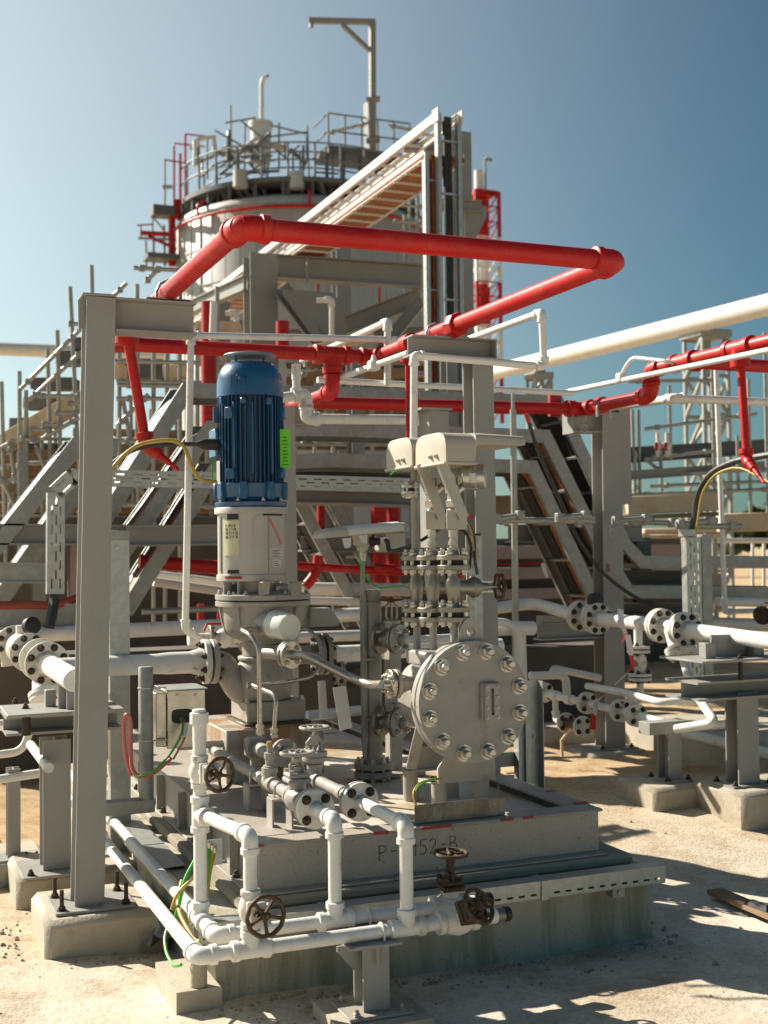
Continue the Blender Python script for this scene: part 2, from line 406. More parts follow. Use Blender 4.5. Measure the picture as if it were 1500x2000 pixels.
def run(root, pts, r, mat, fit=True, n=16, bend=0, name='pipe', k=1.0):
    pts = [V(p) for p in pts]
    if not fit: return MB().tube(pts, r, n, bend=bend or r * 3).done(name, mat, root)
    m = MB()
    for a, b in zip(pts, pts[1:]): m.cyl(a, b, r, n)
    o = m.done(name, mat, root)
    for i in range(1, len(pts) - 1): elbow(root, pts[i], pts[i] - pts[i - 1], pts[i + 1] - pts[i], r, mat, k)
    return o
def gate_valve(root, c, pdir, sdir, r, L, wr, mat, wmat, wname='handwheel', spokes=5, yoke=True, name='valve'):
    """pipe radius r, stem length L, wheel radius wr"""
    c = V(c); p = V(pdir).normalized(); s_ = V(sdir).normalized(); q = p.cross(s_)
    b = MB(); b.lathe(c - p * r * 3, p, [(0, r * 1.1), (.1 * r, r * 1.55), (r * .9, r * 1.55), (r * 1.1, r * 1.35), (r * 2, r * 1.75), (r * 3, r * 1.95), (r * 4, r * 1.75), (r * 4.9, r * 1.35), (r * 5.1, r * 1.55), (r * 5.9, r * 1.55), (6 * r, r * 1.1)], 18)
    b.cyl(c, c + s_ * r * 2.6, r * 1.35, 16)
    v = b.done(name, mat, root)
    m = MB(); m.box(c + s_ * r * 2.8, (r * 3.6, r * 3.6, r * .75), r * .2, (p, q, s_)); m.box(c + s_ * r * 3.6, (r * 3.3, r * 3.3, r * .7), r * .2, (p, q, s_))
    for i in (-1, 1):
        for j in (-1, 1): m.lathe(c + s_ * r * 3.9 + (p * i + q * j) * r * 1.25, s_, [(0, r * .36), (r * .5, r * .36)], 6)
    m.done('bonnet', m_iron if wmat is m_iron and abs(p.x) > .9 else mat, v)
    m = MB()
    if yoke:
        for i in (-1, 1): m.tube([c + s_ * r * 3.9 + q * i * r * .9, c + s_ * (r * 5) + q * i * r * 1.0, c + s_ * (L - wr * .5) + q * i * r * .55], r * .3, 8)
        m.cyl(c + s_ * (L - wr * .55), c + s_ * (L - wr * .3), r * .75, 12)
    m.cyl(c + s_ * r * 3, c + s_ * (L + wr * .15), r * .28, 8); m.lathe(c + s_ * r * 3.9, s_, [(0, r * .8), (r * .9, r * .8), (r * 1.0, r * .5)], 8)
    m.done('stem', wmat if wmat is m_iron else mat, v)
    MB().wheel(c + s_ * L, s_, wr, wr * .125, spokes, wav=.012).done(wname, wmat, v)
    return v
def u_bolt(root, P, d, r, mat, down=-UZ):
    P = V(P); d = V(d).normalized(); sd = d.cross(down).normalized(); k = r * 1.12
    pts = [P + sd * k + down * r * 1.9] + [P + (sd * math.cos(a) - down * math.sin(a)) * k for a in [i * math.pi / 8 for i in range(9)]] + [P - sd * k + down * r * 1.9]
    return MB().tube(pts, r * .18, 8).done('u_bolt', mat, root)

# ------------------------------------------------------------------ hand lettering (strokes)
GL = {'P': [[(0, 0), (.02, 1)], [(0, .98), (.45, .9), (.5, .7), (.4, .52), (.02, .46)]],
      '-': [[(.1, .5), (.5, .52)]], '3': [[(0, .95), (.3, 1), (.48, .8), (.3, .58), (.14, .54), (.4, .46), (.5, .22), (.3, 0), (0, .06)]],
      '9': [[(.45, .75), (.3, .55), (.05, .6), (.02, .85), (.25, 1), (.45, .9), (.46, .5), (.38, 0)]],
      '5': [[(.48, 1), (.08, .97), (.04, .6), (.32, .62), (.5, .35), (.34, .03), (0, .06)]],
      '2': [[(0, .8), (.2, 1), (.46, .86), (.4, .6), (0, .02), (.52, .04)]],
      'B': [[(0, 0), (.03, 1), (.38, .95), (.44, .75), (.3, .55), (.03, .52)], [(.3, .55), (.52, .38), (.44, .06), (0, 0)]],
      '1': [[(.1, .8), (.28, 1), (.26, 0)]], '0': [[(.2, 0), (.02, .4), (.1, .95), (.35, 1), (.48, .55), (.38, .05), (.2, 0)]],
      '4': [[(.3, 1), (0, .4), (.5, .42)], [(.38, .6), (.36, 0)]], '6': [[(.4, 1), (.08, .6), (.03, .2), (.25, 0), (.46, .2), (.35, .48), (.06, .35)]],
      '.': [[(.2, 0), (.24, .05)]]}
def scrawl(root, text, fn, h, mat, r, name='lettering', gap=.74):
    """fn(u, v) -> point on the surface"""
    m = MB(); x = 0
    for ch in text:
        for st in GL.get(ch, []): m.tube([fn((x + a) * h, b * h) for a, b in st], r, 5)
        x += gap
    return m.done(name, mat, root)
# ================================================================== GROUND
def sst(t): t = max(0, min(1, t)); return t * t * (3 - 2 * t)
def gz(x, y):
    z = .13 * sst((y - 4.9) / 1.6) * sst((x - 2.7) / 1.4) + .04 * sst((1.15 - x) / .6) * sst((y - 4.6) / .7)
    z += .012 * math.sin(x * 2.3 + y * 1.1) * math.sin(y * 1.9 - x * .7) + .006 * math.sin(x * 7 + 1) * math.sin(y * 6.3)
    return z
def make_ground():
    def axis(lo, hi, a, b, st):
        c = []; x = a
        while x < b: c.append(x); x += st
        c.append(b); s = st
        while c[-1] < hi: s *= 1.45; c.append(c[-1] + s)
        s = st
        while c[0] > lo: s *= 1.45; c.insert(0, c[0] - s)
        return c
    xs = axis(-900, 1400, -2, 9, .09); ys = axis(-60, 1500, 2, 12, .09)
    m = MB(); nx = len(xs)
    vs = [(x, y, gz(x, y) + random.uniform(-.004, .004) if abs(x) < 12 and y < 14 else gz(x, y)) for y in ys for x in xs]
    m.add(vs, [(j * nx + i, j * nx + i + 1, (j + 1) * nx + i + 1, (j + 1) * nx + i) for j in range(len(ys) - 1) for i in range(nx - 1)])
    g = bpy.data.materials.new("sandy_ground"); g.use_nodes = True
    t = g.node_tree; N = t.nodes; L = t.links; b = N['Principled BSDF']; b.inputs['Roughness'].default_value = .95; b.inputs['Specular IOR Level'].default_value = .15
    ge = N.new('ShaderNodeNewGeometry')
    def no(s, d, r=.6):
        n = N.new('ShaderNodeTexNoise'); n.inputs['Scale'].default_value = s; n.inputs['Detail'].default_value = d; n.inputs['Roughness'].default_value = r
        L.new(ge.outputs['Position'], n.inputs['Vector']); return n.outputs['Fac']
    def ramp(f, st):
        r = N.new('ShaderNodeValToRGB'); L.new(f, r.inputs[0]); e = r.color_ramp.elements
        e[0].position, e[0].color = st[0][0], (*st[0][1], 1); e[1].position, e[1].color = st[1][0], (*st[1][1], 1)
        for p, c in st[2:]: k = e.new(p); k.color = (*c, 1)
        return r.outputs[0]
    def mix(f, a, c, mode='MIX'):
        x = N.new('ShaderNodeMix'); x.data_type = 'RGBA'; x.blend_type = mode
        if hasattr(f, 'is_linked'): L.new(f, x.inputs[0])
        else: x.inputs[0].default_value = f
        L.new(a, x.inputs[6]); L.new(c, x.inputs[7]); return x.outputs[2]
    base = ramp(no(.9, 7), [(.3, (.49, .41, .31)), (.62, (.69, .63, .53)), (.46, (.62, .55, .445))])
    # paler, greyer crusted slab near the plinth; more orange sand further off
    sx = N.new('ShaderNodeSeparateXYZ'); L.new(ge.outputs['Position'], sx.inputs[0])
    mr = N.new('ShaderNodeMapRange'); L.new(sx.outputs[1], mr.inputs[0]); mr.inputs[1].default_value = 4.8; mr.inputs[2].default_value = 7.5
    far = ramp(no(1.7, 7), [(.3, (.42, .29, .16)), (.7, (.60, .46, .30))])
    base = mix(mr.outputs[0], base, far)
    sp = ramp(no(38, 5, .7), [(.36, (.72, .66, .6)), (.55, (1, 1, 1))])
    base = mix(.7, base, sp, 'MULTIPLY')
    st = ramp(no(2.6, 9, .72), [(.38, (.62, .53, .43)), (.52, (1, 1, 1))]); base = mix(.6, base, st, 'MULTIPLY')
    vo = N.new('ShaderNodeTexVoronoi'); vo.inputs['Scale'].default_value = 26; L.new(ge.outputs['Position'], vo.inputs['Vector'])
    peb = ramp(vo.outputs['Distance'], [(.05, (.55, .5, .45)), (.12, (1, 1, 1))])
    base = mix(.25, base, peb, 'MULTIPLY')
    L.new(base, b.inputs['Base Color'])
    h = N.new('ShaderNodeMath'); h.operation = 'ADD'; L.new(no(14, 8, .7), h.inputs[0]); L.new(no(70, 4), h.inputs[1])
    bp = N.new('ShaderNodeBump'); bp.inputs['Strength'].default_value = .4; bp.inputs['Distance'].default_value = .016
    L.new(h.outputs[0], bp.inputs['Height']); L.new(bp.outputs[0], b.inputs['Normal'])
    o = m.done('ground', g, sharp=3); o['kind'] = 'structure'; o['label'] = 'pale sandy ground around the concrete plinth'
make_ground()
m_stone = pm("loose_stone", (.34, .27, .19), .9, var=.3, vs=14, bump=.2)
def rubble(n, fn):
    m = MB()
    for _ in range(n):
        x, y = fn(); r = random.uniform(.0025, .009) * random.choice((1, 1, 1, 1, 2)); z = gz(x, y)
        k = random.randint(5, 7); a0 = random.random() * 6
        m.lathe((x, y, z - r * .3), (random.uniform(-.4, .4), random.uniform(-.4, .4), 1), [(0, r * .7), (r * .5, r * random.uniform(.8, 1.1)), (r * 1.1, r * .5)], k)
    o = m.done('gravel', m_stone, sharp=.2); o['kind'] = 'stuff'; o['label'] = 'small loose stones scattered over the sandy ground'
rubble(420, lambda: random.choice([(random.uniform(.2, 4.5), random.uniform(2.8, 4.55)), (random.uniform(3.1, 6.5), random.uniform(4, 9.5)), (random.uniform(-.5, 1.1), random.uniform(4, 8)), (random.uniform(1.15, 3.2), random.uniform(4.3, 4.58))]))

def rim(x0, x1, y0, y1, n):
    def f():
        t = random.random() * 2 * ((x1 - x0) + (y1 - y0)); e = abs(random.gauss(0, .05)) + .01
        if t < x1 - x0: return x0 + t, y0 - e
        t -= x1 - x0
        if t < y1 - y0: return x1 + e, y0 + t
        t -= y1 - y0
        if t < x1 - x0: return x0 + t, y1 + e
        return x0 - e, y0 + (t - (x1 - x0))
    rubble(n, f)
rim(1.15, 3.16, 4.57, 6.5, 650); rim(.58, 1.12, 5.28, 5.82, 160)
# ================================================================== PLINTH AND SKID
FX0, FX1, FY0, FY1 = 1.19, 3.12, 4.62, 8.5
pl = thing('concrete_plinth', 'big stained concrete plinth carrying the grey pump skid', 'plinth', (2.15, 6, 0))
m = MB()
def frus(m, x0, x1, y0, y1, z0, z1, fl, n=14):
    """block whose faces flare out towards the foot"""
    prof = [(0, fl), (.12, fl * .55), (.35, fl * .2), (1, 0)]
    vs = []; fs = []
    for t, e in prof:
        z = z0 + (z1 - z0) * t; vs += [(x0 - e, y0 - e, z), (x1 + e, y0 - e, z), (x1 + e, y1 + e, z), (x0 - e, y1 + e, z)]
    for i in range(len(prof) - 1):
        for k in range(4): fs.append((i * 4 + k, i * 4 + (k + 1) % 4, i * 4 + 4 + (k + 1) % 4, i * 4 + 4 + k))
    e = len(vs) - 4; fs.append((e, e + 1, e + 2, e + 3)); m.add(vs, fs)
frus(m, FX0, FX1, FY0, FY1, -.1, .305, .035)
m.done('block', m_plinthc, pl, sharp=.4)
MB().bx(1.30, 3.09, 4.68, 8.42, .306, .352, .012).done('grout_pad', m_grout, pl)

SX0, SX1, SY0, SY1, SZ = 1.40, 2.96, 4.76, 8.2, .55
sk = thing('pump_skid', 'grey steel pump skid with marker writing, bolted on the concrete plinth', 'skid', (2.18, 5.9, .353))
m = MB()
m.bx(SX0, SX1, SY0, SY0 + .014, .362, .536)                 # front web
m.bx(SX0 - .012, SX1 + .012, SY0 - .026, SY0 + .105, .537, SZ, .006)
m.bx(SX0 - .004, SX1 + .004, SY0 - .055, SY0 + .02, .353, .3615, .003)
m.bx(SX0, SX0 + .014, SY0 + .015, SY1, .362, .536); m.bx(SX0 - .012, SX0 + .17, SY0 + .106, SY1, .537, SZ, .006)
m.bx(SX0 - .05, SX0 + .02, SY0 + .03, SY1, .353, .3615, .003)
m.bx(SX1 - .014, SX1, SY0 + .015, SY1, .362, .536); m.bx(SX1 - .11, SX1 + .012, SY0 + .106, SY1, .537, SZ, .006)
m.bx(SX0 + .171, SX1 - .111, SY1 - .1, SY1, .36, SZ, .006)
for y in (5.05, 5.5, 6.0, 6.5, 7.0, 7.5): m.box((SX0 + .03, y, .45), (.05, .012, .17)) if 0 else m.bx(SX0 - .04, SX0 - .002, y, y + .012, .362, .535)
m.done('frame', m_skid, sk)
MB().bx(SX0 + .165, SX1 - .105, SY0 + .1, SY1 - .09, .49, .512, .003).done('deck', m_deck, sk)
MB().bx(SX0 + .17, SX0 + .30, SY0 + .107, SY1 - .2, .5125, .5365, .004).done('inner_ledge', m_skid, sk)
# marker writing on the front web
x0 = lx(SY0, .47, 740)
scrawl(sk, 'P-3952-B', lambda u, v: V((x0 + u, SY0 - .0012, .428 + v + u * .02)), .062, m_ink, .0016, 'lettering')
for px, py, wd in ((845, 1610, .14), (975, 1592, .06), (1010, 1586, .05), (500, 1648, .05), (735, 1620, .07), (640, 1630, .05)):
    p = PZ(px, py, SZ); q = MB().box((p.x, SY0 - .0275 + .004, SZ - .004), (wd, .010, .0105), .001)
    q.done('paint_mark', m_markred, sk)
for px, py, a, b_ in ((1135, 1568, .07, .05), (1075, 1545, .05, .03), (1000, 1510, .06, .03), (815, 1530, .09, .01), (690, 1545, .1, .012)):
    p = PZ(px, py, SZ + .001); zz_ = SZ + .0012 if px > 980 else .5135
    p = PZ(px, py, zz_); MB().box((p.x, p.y, zz_), (a, b_, .0015)).done('paint_mark', m_markred, sk)
for px, py, a, b_ in ((690, 1418, .16, .05), (668, 1400, .10, .04), (640, 1432, .12, .03), (340, 1462, .10, .05), (310, 1440, .08, .04), (420, 1470, .08, .03)):
    p = PZ(px, py, .5135); MB().box((p.x, p.y, .5135), (a, b_, .0015)).done('paint_mark', m_markred, sk)
for px, py in ((975, 1540), (1062, 1556), (860, 1552), (620, 1590), (1030, 1535)):
    p = PZ(px, py, .513); bolt(sk, p, UZ, .012, m_bolt, name='stud')
for y in (5.0, 5.7, 6.4, 7.1):
    bolt(sk, (SX1 + .03, y, .354), UZ, .016, m_rbolt, name='anchor_bolt'); bolt(sk, (SX0 - .028, y, .362), UZ, .016, m_rbolt, name='anchor_bolt')
# leaning bare splash plate at the front rim
a = PZ(800, 1606, SZ); b_ = PZ(975, 1588, SZ); yy = SY0 + .035
m = MB(); m.box(((a.x + b_.x) / 2, yy, SZ + .042), (b_.x - a.x, .006, .08), .002); m.box(((a.x + b_.x) / 2, yy + .03, SZ + .0035), (b_.x - a.x, .055, .006), .002)
m_raw = pm("raw_mill_plate", (.20, .17, .12), .6, metal=.2, var=.35, vs=9, dirt=(.34, .31, .25), amt=.8, ds=12, thr=.5)
tag(m.done('angle_plate', m_raw), 'unpainted rust stained angle plate standing on the front rim of the skid', 'plate')
# pump plinth block
PLX0, PLX1, PLY0, PLY1, PLZ = 1.63, 2.15, 6.10, 6.75, .80

# ================================================================== CABLE TRAYS ROUND THE PLINTH
ct = thing('cable_tray', 'slotted galvanized cable tray with lid along the front of the plinth', 'cable tray', (2.4, 4.57, .25))
TX0, TX1 = 1.10, PY(1293, 1695, 4.56).x
m = MB(); m.bx(TX0, TX1, 4.535, 4.615, .326, .3285); m.bx(TX0, TX1, 4.532, 4.5345, .305, .3283); m.bx(TX0, TX1, 4.61, 4.6125, .255, .3255)
m.done('lid', m_galv, ct)
MB().perf((TX0, 4.538, .256), UX, UZ, TX1 - TX0, .052, [.018], .055, .028, .009).done('side_plate', m_galv, ct)
MB().bx(TX0, TX1, 4.54, 4.61, .2515, .2545).done('bottom_plate', m_galv_b, ct)
for px in (1064, 640):
    x = lx(4.53, .3, px); q = MB(); q.bx(x - .015, x + .015, 4.5275, 4.5315, .25, .332); q.bx(x - .015, x + .015, 4.5275, 4.616, .3295, .3325); q.done('clip', m_galv, ct)
x = lx(4.55, .25, 1215); q = MB(); q.bx(x - .03, x + .03, 4.575, 4.617, .205, .251); q.lathe((x, 4.5745, .225), -UY, [(0, .012), (.008, .012)], 6); q.done('bracket', m_galv, ct)
q = MB().tube([(TX0 + .1, 4.575, .275), (2.2, 4.58, .272), (TX1 - .02, 4.57, .276)], .012, 8); q.tube([(TX0 + .1, 4.56, .268), (2.0, 4.562, .268), (TX1 - .1, 4.558, .27)], .007, 6)
tag(q.done('earth_cable', m_green), 'green earth cable lying inside the slotted tray along the plinth front', 'cable')
ct2 = thing('cable_tray', 'galvanized cable tray with flat lid running back along the left side of the plinth', 'cable tray', (1.2, 5.9, .25))
tx = PZ(363, 1690, .32).x; ty = PZ(363, 1690, .32).y
m = MB(); m.bx(tx - .11, tx, ty, ty + 1.9, .318, .3205); m.bx(tx - .002, tx + .001, ty, ty + 1.9, .295, .3178); m.bx(tx - .113, tx - .1105, ty, ty + 1.9, .30, .3178); m.done('lid', m_galv, ct2)
m = MB(); m.perf((tx - .108, ty + .01, .235), UY, UZ, 1.9, .065, [.02, .045], .05, .026, .008); m.bx(tx - .006, tx - .0035, ty + .01, ty + 1.9, .235, .294); m.done('side_plate', m_galv, ct2)
q = MB().bx(tx - .115, tx + .003, ty + .45, ty + .475, .3215, .3235).done('clip', m_galv, ct2)
# lower tray box near the elbows
ct3 = thing('cable_tray', 'short flat lidded tray box under the front left pipe elbows', 'cable tray', (1.2, 4.6, .2))
a = PZ(400, 1790, .30); MB().bx(a.x - .02, a.x + .16, a.y - .18, a.y + .12, .225, .2995, .003).done('box', m_galv, ct3)
MB().bx(a.x - .025, a.x + .165, a.y - .185, a.y + .125, .30, .3025).done('lid', m_galv, ct3)

# ================================================================== FRONT WHITE DRAIN PIPES
HZ = .33; HYl, HYu = 4.18, 4.375; rP = .0248
XL, XU = 1.01, 1.125
lo = thing('drain_header', 'outer white drain pipe on the front bracket with tilted rusty handwheel valve at its end', 'pipe', (1.5, HYl, HZ - .1), 'white drain headers in front of the plinth')
xe = PZ(990, 1785, HZ).x
run(lo, [(XL, 8.2, HZ), (XL, HYl, HZ), (xe - .1, HYl, HZ)], rP, m_white)
for px, up in ((490, 1), (795, 1)):
    tee(lo, (lx(HYl, HZ, px), HYl, HZ), UX, UZ, rP, m_white)
xa = lx(HYl, HZ, 490); xb = lx(HYl, HZ, 795)
zB = .70
# riser to flange B
yB = 4.63
run(lo, [(xb, HYl, HZ), (xb, HYl, zB), (xb, yB, zB)], rP, m_white)
# riser with valve, elbow and branch back to the tall riser
zT = lz(XU, 4.6, 1590)
run(lo, [(xa, HYl, HZ), (xa, HYl, zT), (XU, 4.6, zT)], rP * .95, m_white)
zv = lz(xa, HYl, 1775)
gate_valve(lo, (xa, HYl, zv), UZ, V((.12, -1, .05)), rP * .9, .13, .066, m_wflange, m_iron)
# end valve, tilted
xv = lx(HYl, HZ, 893)
gate_valve(lo, (xv, HYl, HZ), UX, V((.38, -.8, .62)), rP * 1.1, .125, .064, m_wflange, m_iron)
coupling(lo, (xv + .13, HYl, HZ), UX, rP, m_white, 2.4, 1.15)
MB().lathe((xe - .1, HYl, HZ), UX, [(0, rP * 1.02), (.085, rP * 1.02), (.086, rP * .98)], 20).done('bare_end', m_cast, lo)
MB().lathe((xe - .013, HYl, HZ), UX, [(0, rP * 1.1), (.02, rP * 1.1), (.026, rP * .9)], 20).done('end_cap', m_black, lo)
up = thing('drain_header', 'inner white drain pipe behind the outer one with upright rusty handwheel valve', 'pipe', (1.6, HYu, HZ - .1), 'white drain headers in front of the plinth')
xu = PZ(958, 1756, HZ).x
run(up, [(XU, 8.2, HZ), (XU, HYu, HZ), (xu - .07, HYu, HZ)], rP, m_white)
xc = lx(HYu, HZ, 655); tee(up, (xc, HYu, HZ), UX, UZ, rP, m_white)
yA = 4.58
run(up, [(xc, HYu, HZ), (xc, HYu, zB), (xc, yA, zB)], rP, m_white)
xd = lx(HYu, HZ, 845); coupling(up, (xd - .1, HYu, HZ), UX, rP, m_white)
xv = lx(HYu, HZ, 878); gate_valve(up, (xv, HYu, HZ), UX, V((.02, -.05, 1)), rP * 1.05, .20, .062, m_wflange, m_iron)
MB().lathe((xu - .075, HYu, HZ), UX, [(0, rP), (.002, rP * 1.25), (.068, rP * 1.25), (.075, rP * 1.05)], 22).done('end_cap', m_black, up)
# tall riser with valve on the inner header
zt = lz(XU, 4.6, 1386); tee(up, (XU, 4.6, HZ), UY, UZ, rP, m_white)
MB().cyl((XU, 4.6, HZ), (XU, 4.6, zt - .07), rP, 18).done('riser_pipe', m_white, up)
MB().lathe((XU, 4.6, zt - .12), UZ, [(0, rP * .9), (.003, rP * 1.02), (.119, rP * 1.02), (.122, rP * .9)], 18).done('nipple', m_white, up)
zw = lz(XU, 4.6, 1507)
gate_valve(up, (XU, 4.6, zw), UZ, V((.35, -1, .04)), rP * .85, .135, .060, m_wflange, m_iron)
tee(up, (XU, 4.6, zT), UZ, V((xa - XU, HYl - 4.6, 0)), rP, m_white)
coupling(up, (XU, 4.6, zT + .14), UZ, rP, m_white, 1.8); coupling(up, (XU, 4.6, zw + .2), UZ, rP, m_white, 1.8)
# flanges A and B (front of the skid)
for root, x, y in ((up, xc, yA), (lo, xb, yB)):
    flange(root, (x, y + .022, zB), -UY, .077, .022, 4, .0155, m_wflange, m_rbolt, (rP, .035), .72)
    MB().cyl((x, y + .024, zB), (x, y + .028, zB), .05, 20).done('gasket', m_black, root)
# bracket post under both headers
br = thing('pipe_bracket', 'grey T bracket post under the two front white pipes, bolted to a small pad', 'bracket', (1.62, 4.16, .05))
bx_ = lx(4.2, .2, 725)
m = MB(); m.bx(bx_ - .11, bx_ + .09, 4.12, 4.45, HZ - .0385, HZ - .0275, .002); m.bx(bx_ - .006, bx_ + .006, 4.13, 4.44, HZ - .105, HZ - .039)
m.done('top_plate', m_grey, br)
MB().ibeam((bx_, 4.2, .062), (bx_, 4.2, HZ - .039), .10, .10, .008, .009, UY).done('post', m_grey, br)
m = MB(); m.prism([(0, 0), (0, -.11), (-.08, -.02), (-.08, 0)], V((bx_ - .05, 4.205, HZ - .039)), UX, UZ, .008); m.done('gusset', m_grey, br)
MB().bx(bx_ - .12, bx_ + .12, 4.09, 4.32, .053, .062, .002).done('base_plate', m_skid, br)
for dx in (-.085, .085):
    for y in (4.125, 4.285): bolt(br, (bx_ + dx, y, .062), UZ, .013, m_bolt, name='anchor_bolt')
u_bolt(br, (lx(HYl, HZ, 745), HYl, HZ), UX, rP * 1.02, m_wflange); u_bolt(br, (lx(HYu, HZ, 718), HYu, HZ), UX, rP * 1.02, m_wflange)
pd = MB(); frus(pd, bx_ - .17, bx_ + .17, 4.03, 4.36, -.08, .052, .012)
tag(pd.done('concrete_pad', m_concrete, sharp=.4), 'small square concrete pad under the grey T bracket in front', 'concrete pad')
# loose block with stub at front left
a = PZ(318, 1885, .1); b_ = PZ(425, 1950, .08)
kb = MB(); x0, x1 = PZ(345, 1988, .0).x, PZ(428, 1966, .0).x; y0, y1 = PZ(345, 1988, .0).y, PZ(300, 1880, .09).y
frus(kb, x0, x1, y0, y1, -.06, .09, .006)
tag(kb.done('concrete_block', m_concrete, sharp=.4), 'low oblong concrete block beside the front left corner of the plinth', 'concrete block')
p = PZ(388, 1925, .091)
tag(MB().cyl(p, p + UZ * .15, .032, 20, .002).done('pipe_stub', m_concrete), 'short concrete coloured pipe stub standing on the low oblong block', 'pipe stub')

# ================================================================== LEFT STEEL COLUMN AND FOOTINGS
def footing(label, x0, x1, y0, y1, z1, mat=None, bev=.028):
    m = MB(); m.bx(x0, x1, y0, y1, -.15, z1, bev)
    return tag(m.done('concrete_footing', mat or m_concrete, sharp=.75), label, 'footing')
CY = 5.43
c0 = PY(175, 1768, CY); c1 = PY(198, 580, CY)
cb = thing('steel_column', 'tall grey steel column with short cantilever beam, left of the blue motor', 'column', (c0.x, CY, .18))
Wc = 56 * 5.38 / F
m = MB(); m.ibeam(c0 + UY * .065, V((c1.x, CY + .065, c1.z)), .132, Wc, .008, .009, UY); m.done('shaft', m_grey, cb)
zb1 = c1.z + .005
m = MB(); bl = PY(378, 600, CY + .06).x
m.ibeam((c1.x + Wc / 2 + .001, CY + .066, zb1 - .075), (bl, CY + .066, zb1 - .075), .15, .13, .008, .010); m.bx(c1.x - Wc / 2 - .02, c1.x + Wc / 2 + .001, CY - .01, CY + .14, zb1 - .001, zb1 + .009, .002)
m.prism([(0, 0), (.0, -.13), (-.028, -.15), (-.03, -.02)], (c1.x - Wc / 2 - .002, CY + .05, zb1), UX, UZ, .01)
m.done('cantilever_beam', m_grey, cb)
MB().bx(c0.x - .15, c0.x + .19, CY - .07, CY + .24, c0.z - .014, c0.z - .001, .002).done('base_plate', m_grey, cb)
for dx in (-.12, .15):
    for y in (CY - .03, CY + .19):
        q = bolt(cb, (c0.x + dx, y, c0.z), UZ, .017, m_rbolt, name='anchor_bolt'); MB().cyl((c0.x + dx, y, c0.z), (c0.x + dx, y, c0.z + .085), .009, 10).done('threaded_rod', m_rbolt, cb)
a = PZ(88, 1872, .04)
footing('round edged concrete footing under the tall left steel column', a.x, a.x + .52, a.y, a.y + .52, c0.z - .015)

# second post with the plates carrying the suction line
P2Y = 6.15
c0 = PY(112, 1698, P2Y)
cp = thing('pipe_support', 'grey H post with stacked top plates under the white suction pipe, behind the left column', 'support', (c0.x, P2Y, .2))
zt2 = lz(c0.x, P2Y, 1445)
MB().ibeam(c0 + UY * .07, V((c0.x, P2Y + .07, zt2)), .14, 52 * 6.1 / F, .008, .009, UY).done('post', m_grey, cp)
zp = lz(c0.x, P2Y - .1, 1388)
m = MB(); xl, xr = PY(12, 1380, P2Y - .1).x, PY(232, 1380, P2Y).x
m.bx(xl, xr, P2Y - .16, P2Y + .26, zp - .014, zp, .003); m.done('top_plate', m_grey, cp)
zq = lz(c0.x, P2Y - .1, 1432)
MB().ibeam((xl, P2Y + .05, zq + .045), (xr, P2Y + .05, zq + .045), .09, .30, .008, .012).done('cross_beam', m_grey, cp)
m = MB(); xs_ = PY(128, 1340, P2Y).x
m.box((xs_, P2Y - .02, zp + .061), (.075, .012, .12)); m.done('shoe', m_grey, cp)
for a_ in ((xs_ + .05, P2Y + .06, .046, .012, .14, .09), (xs_ - .06, P2Y + .10, .041, .05, .05, .08), (xs_ + .02, P2Y - .06, .056, .05, .05, .11)): MB().box((a_[0], a_[1], zp + a_[2]), a_[3:], .003).done('stop_block', m_grey, cp)
for px, py in ((50, 1372), (30, 1362), (105, 1352)):
    p = PZ(px, py + 12, zp); bolt(cp, p, UZ, .016, m_rbolt)
MB().cyl((xl + .09, P2Y - .1, zq), (xl + .09, P2Y - .1, zp - .014), .02, 14).done('jack_stud', m_rbolt, cp)
MB().bx(c0.x - .17, c0.x + .17, P2Y - .10, P2Y + .25, c0.z - .012, c0.z - .001, .002).done('base_plate', m_grey, cp)
for dx in (-.13, .13): bolt(cp, (c0.x + dx, P2Y - .06, c0.z), UZ, .016, m_rbolt, name='anchor_bolt')
a = PZ(32, 1772, .04)
footing('rounded concrete footing of the pipe support behind the left column', a.x, a.x + .60, a.y, a.y + .55, c0.z - .0125)
P3 = PZ(26, 1672, .16)
cp = thing('slim_post', 'slim grey steel post at the left edge of the picture', 'post', (P3.x, P3.y, .15))
MB().ibeam(P3, (P3.x, P3.y, lz(P3.x, P3.y, 1500)), .08, .065, .006, .007, UY).done('shaft', m_grey, cp)
MB().bx(P3.x - .1, P3.x + .14, P3.y - .08, P3.y + .1, P3.z - .012, P3.z - .001).done('base_plate', m_grey, cp)
for d in (.06, .11): bolt(cp, (P3.x + d, P3.y - .05, P3.z), UZ, .014, m_rbolt, name='anchor_bolt')
footing('concrete footing of the slim post at the left picture edge', P3.x - .35, P3.x + .17, P3.y - .12, P3.y + .4, P3.z - .0125)

# ================================================================== RED DELUGE RING
RZ = 2.875; rR = .041
p = PZ(470, 444, RZ); q = PZ(1212, 507, RZ); RX0, RY0, RX1 = p.x, p.y, q.x
RY1 = (PZ(240, 677, RZ).y + PZ(690, 690, RZ).y) / 2
ring = thing('deluge_ring', 'bright red rectangular fire water pipe loop hung above the blue motor', 'red pipe', (RX0, RY0, RZ))
run(ring, [(RX0 + .0, RY1, RZ), (RX0, RY0, RZ), (RX1, RY0, RZ), (RX1, RY1, RZ), (RX0, RY1, RZ)], rR, m_red, n=24, k=.8)
elbow(ring, (RX0, RY1, RZ), -UX, -UY, rR, m_red)
xt = lx(RY1, RZ, 648); tee(ring, (xt, RY1, RZ), UX, -UZ, rR, m_red)
zl = lz(xt, RY1, 765); run(ring, [(xt, RY1, RZ), (xt, RY1, zl), (xt - .0, RY1 + .75, zl)], rR * .9, m_red, n=20)
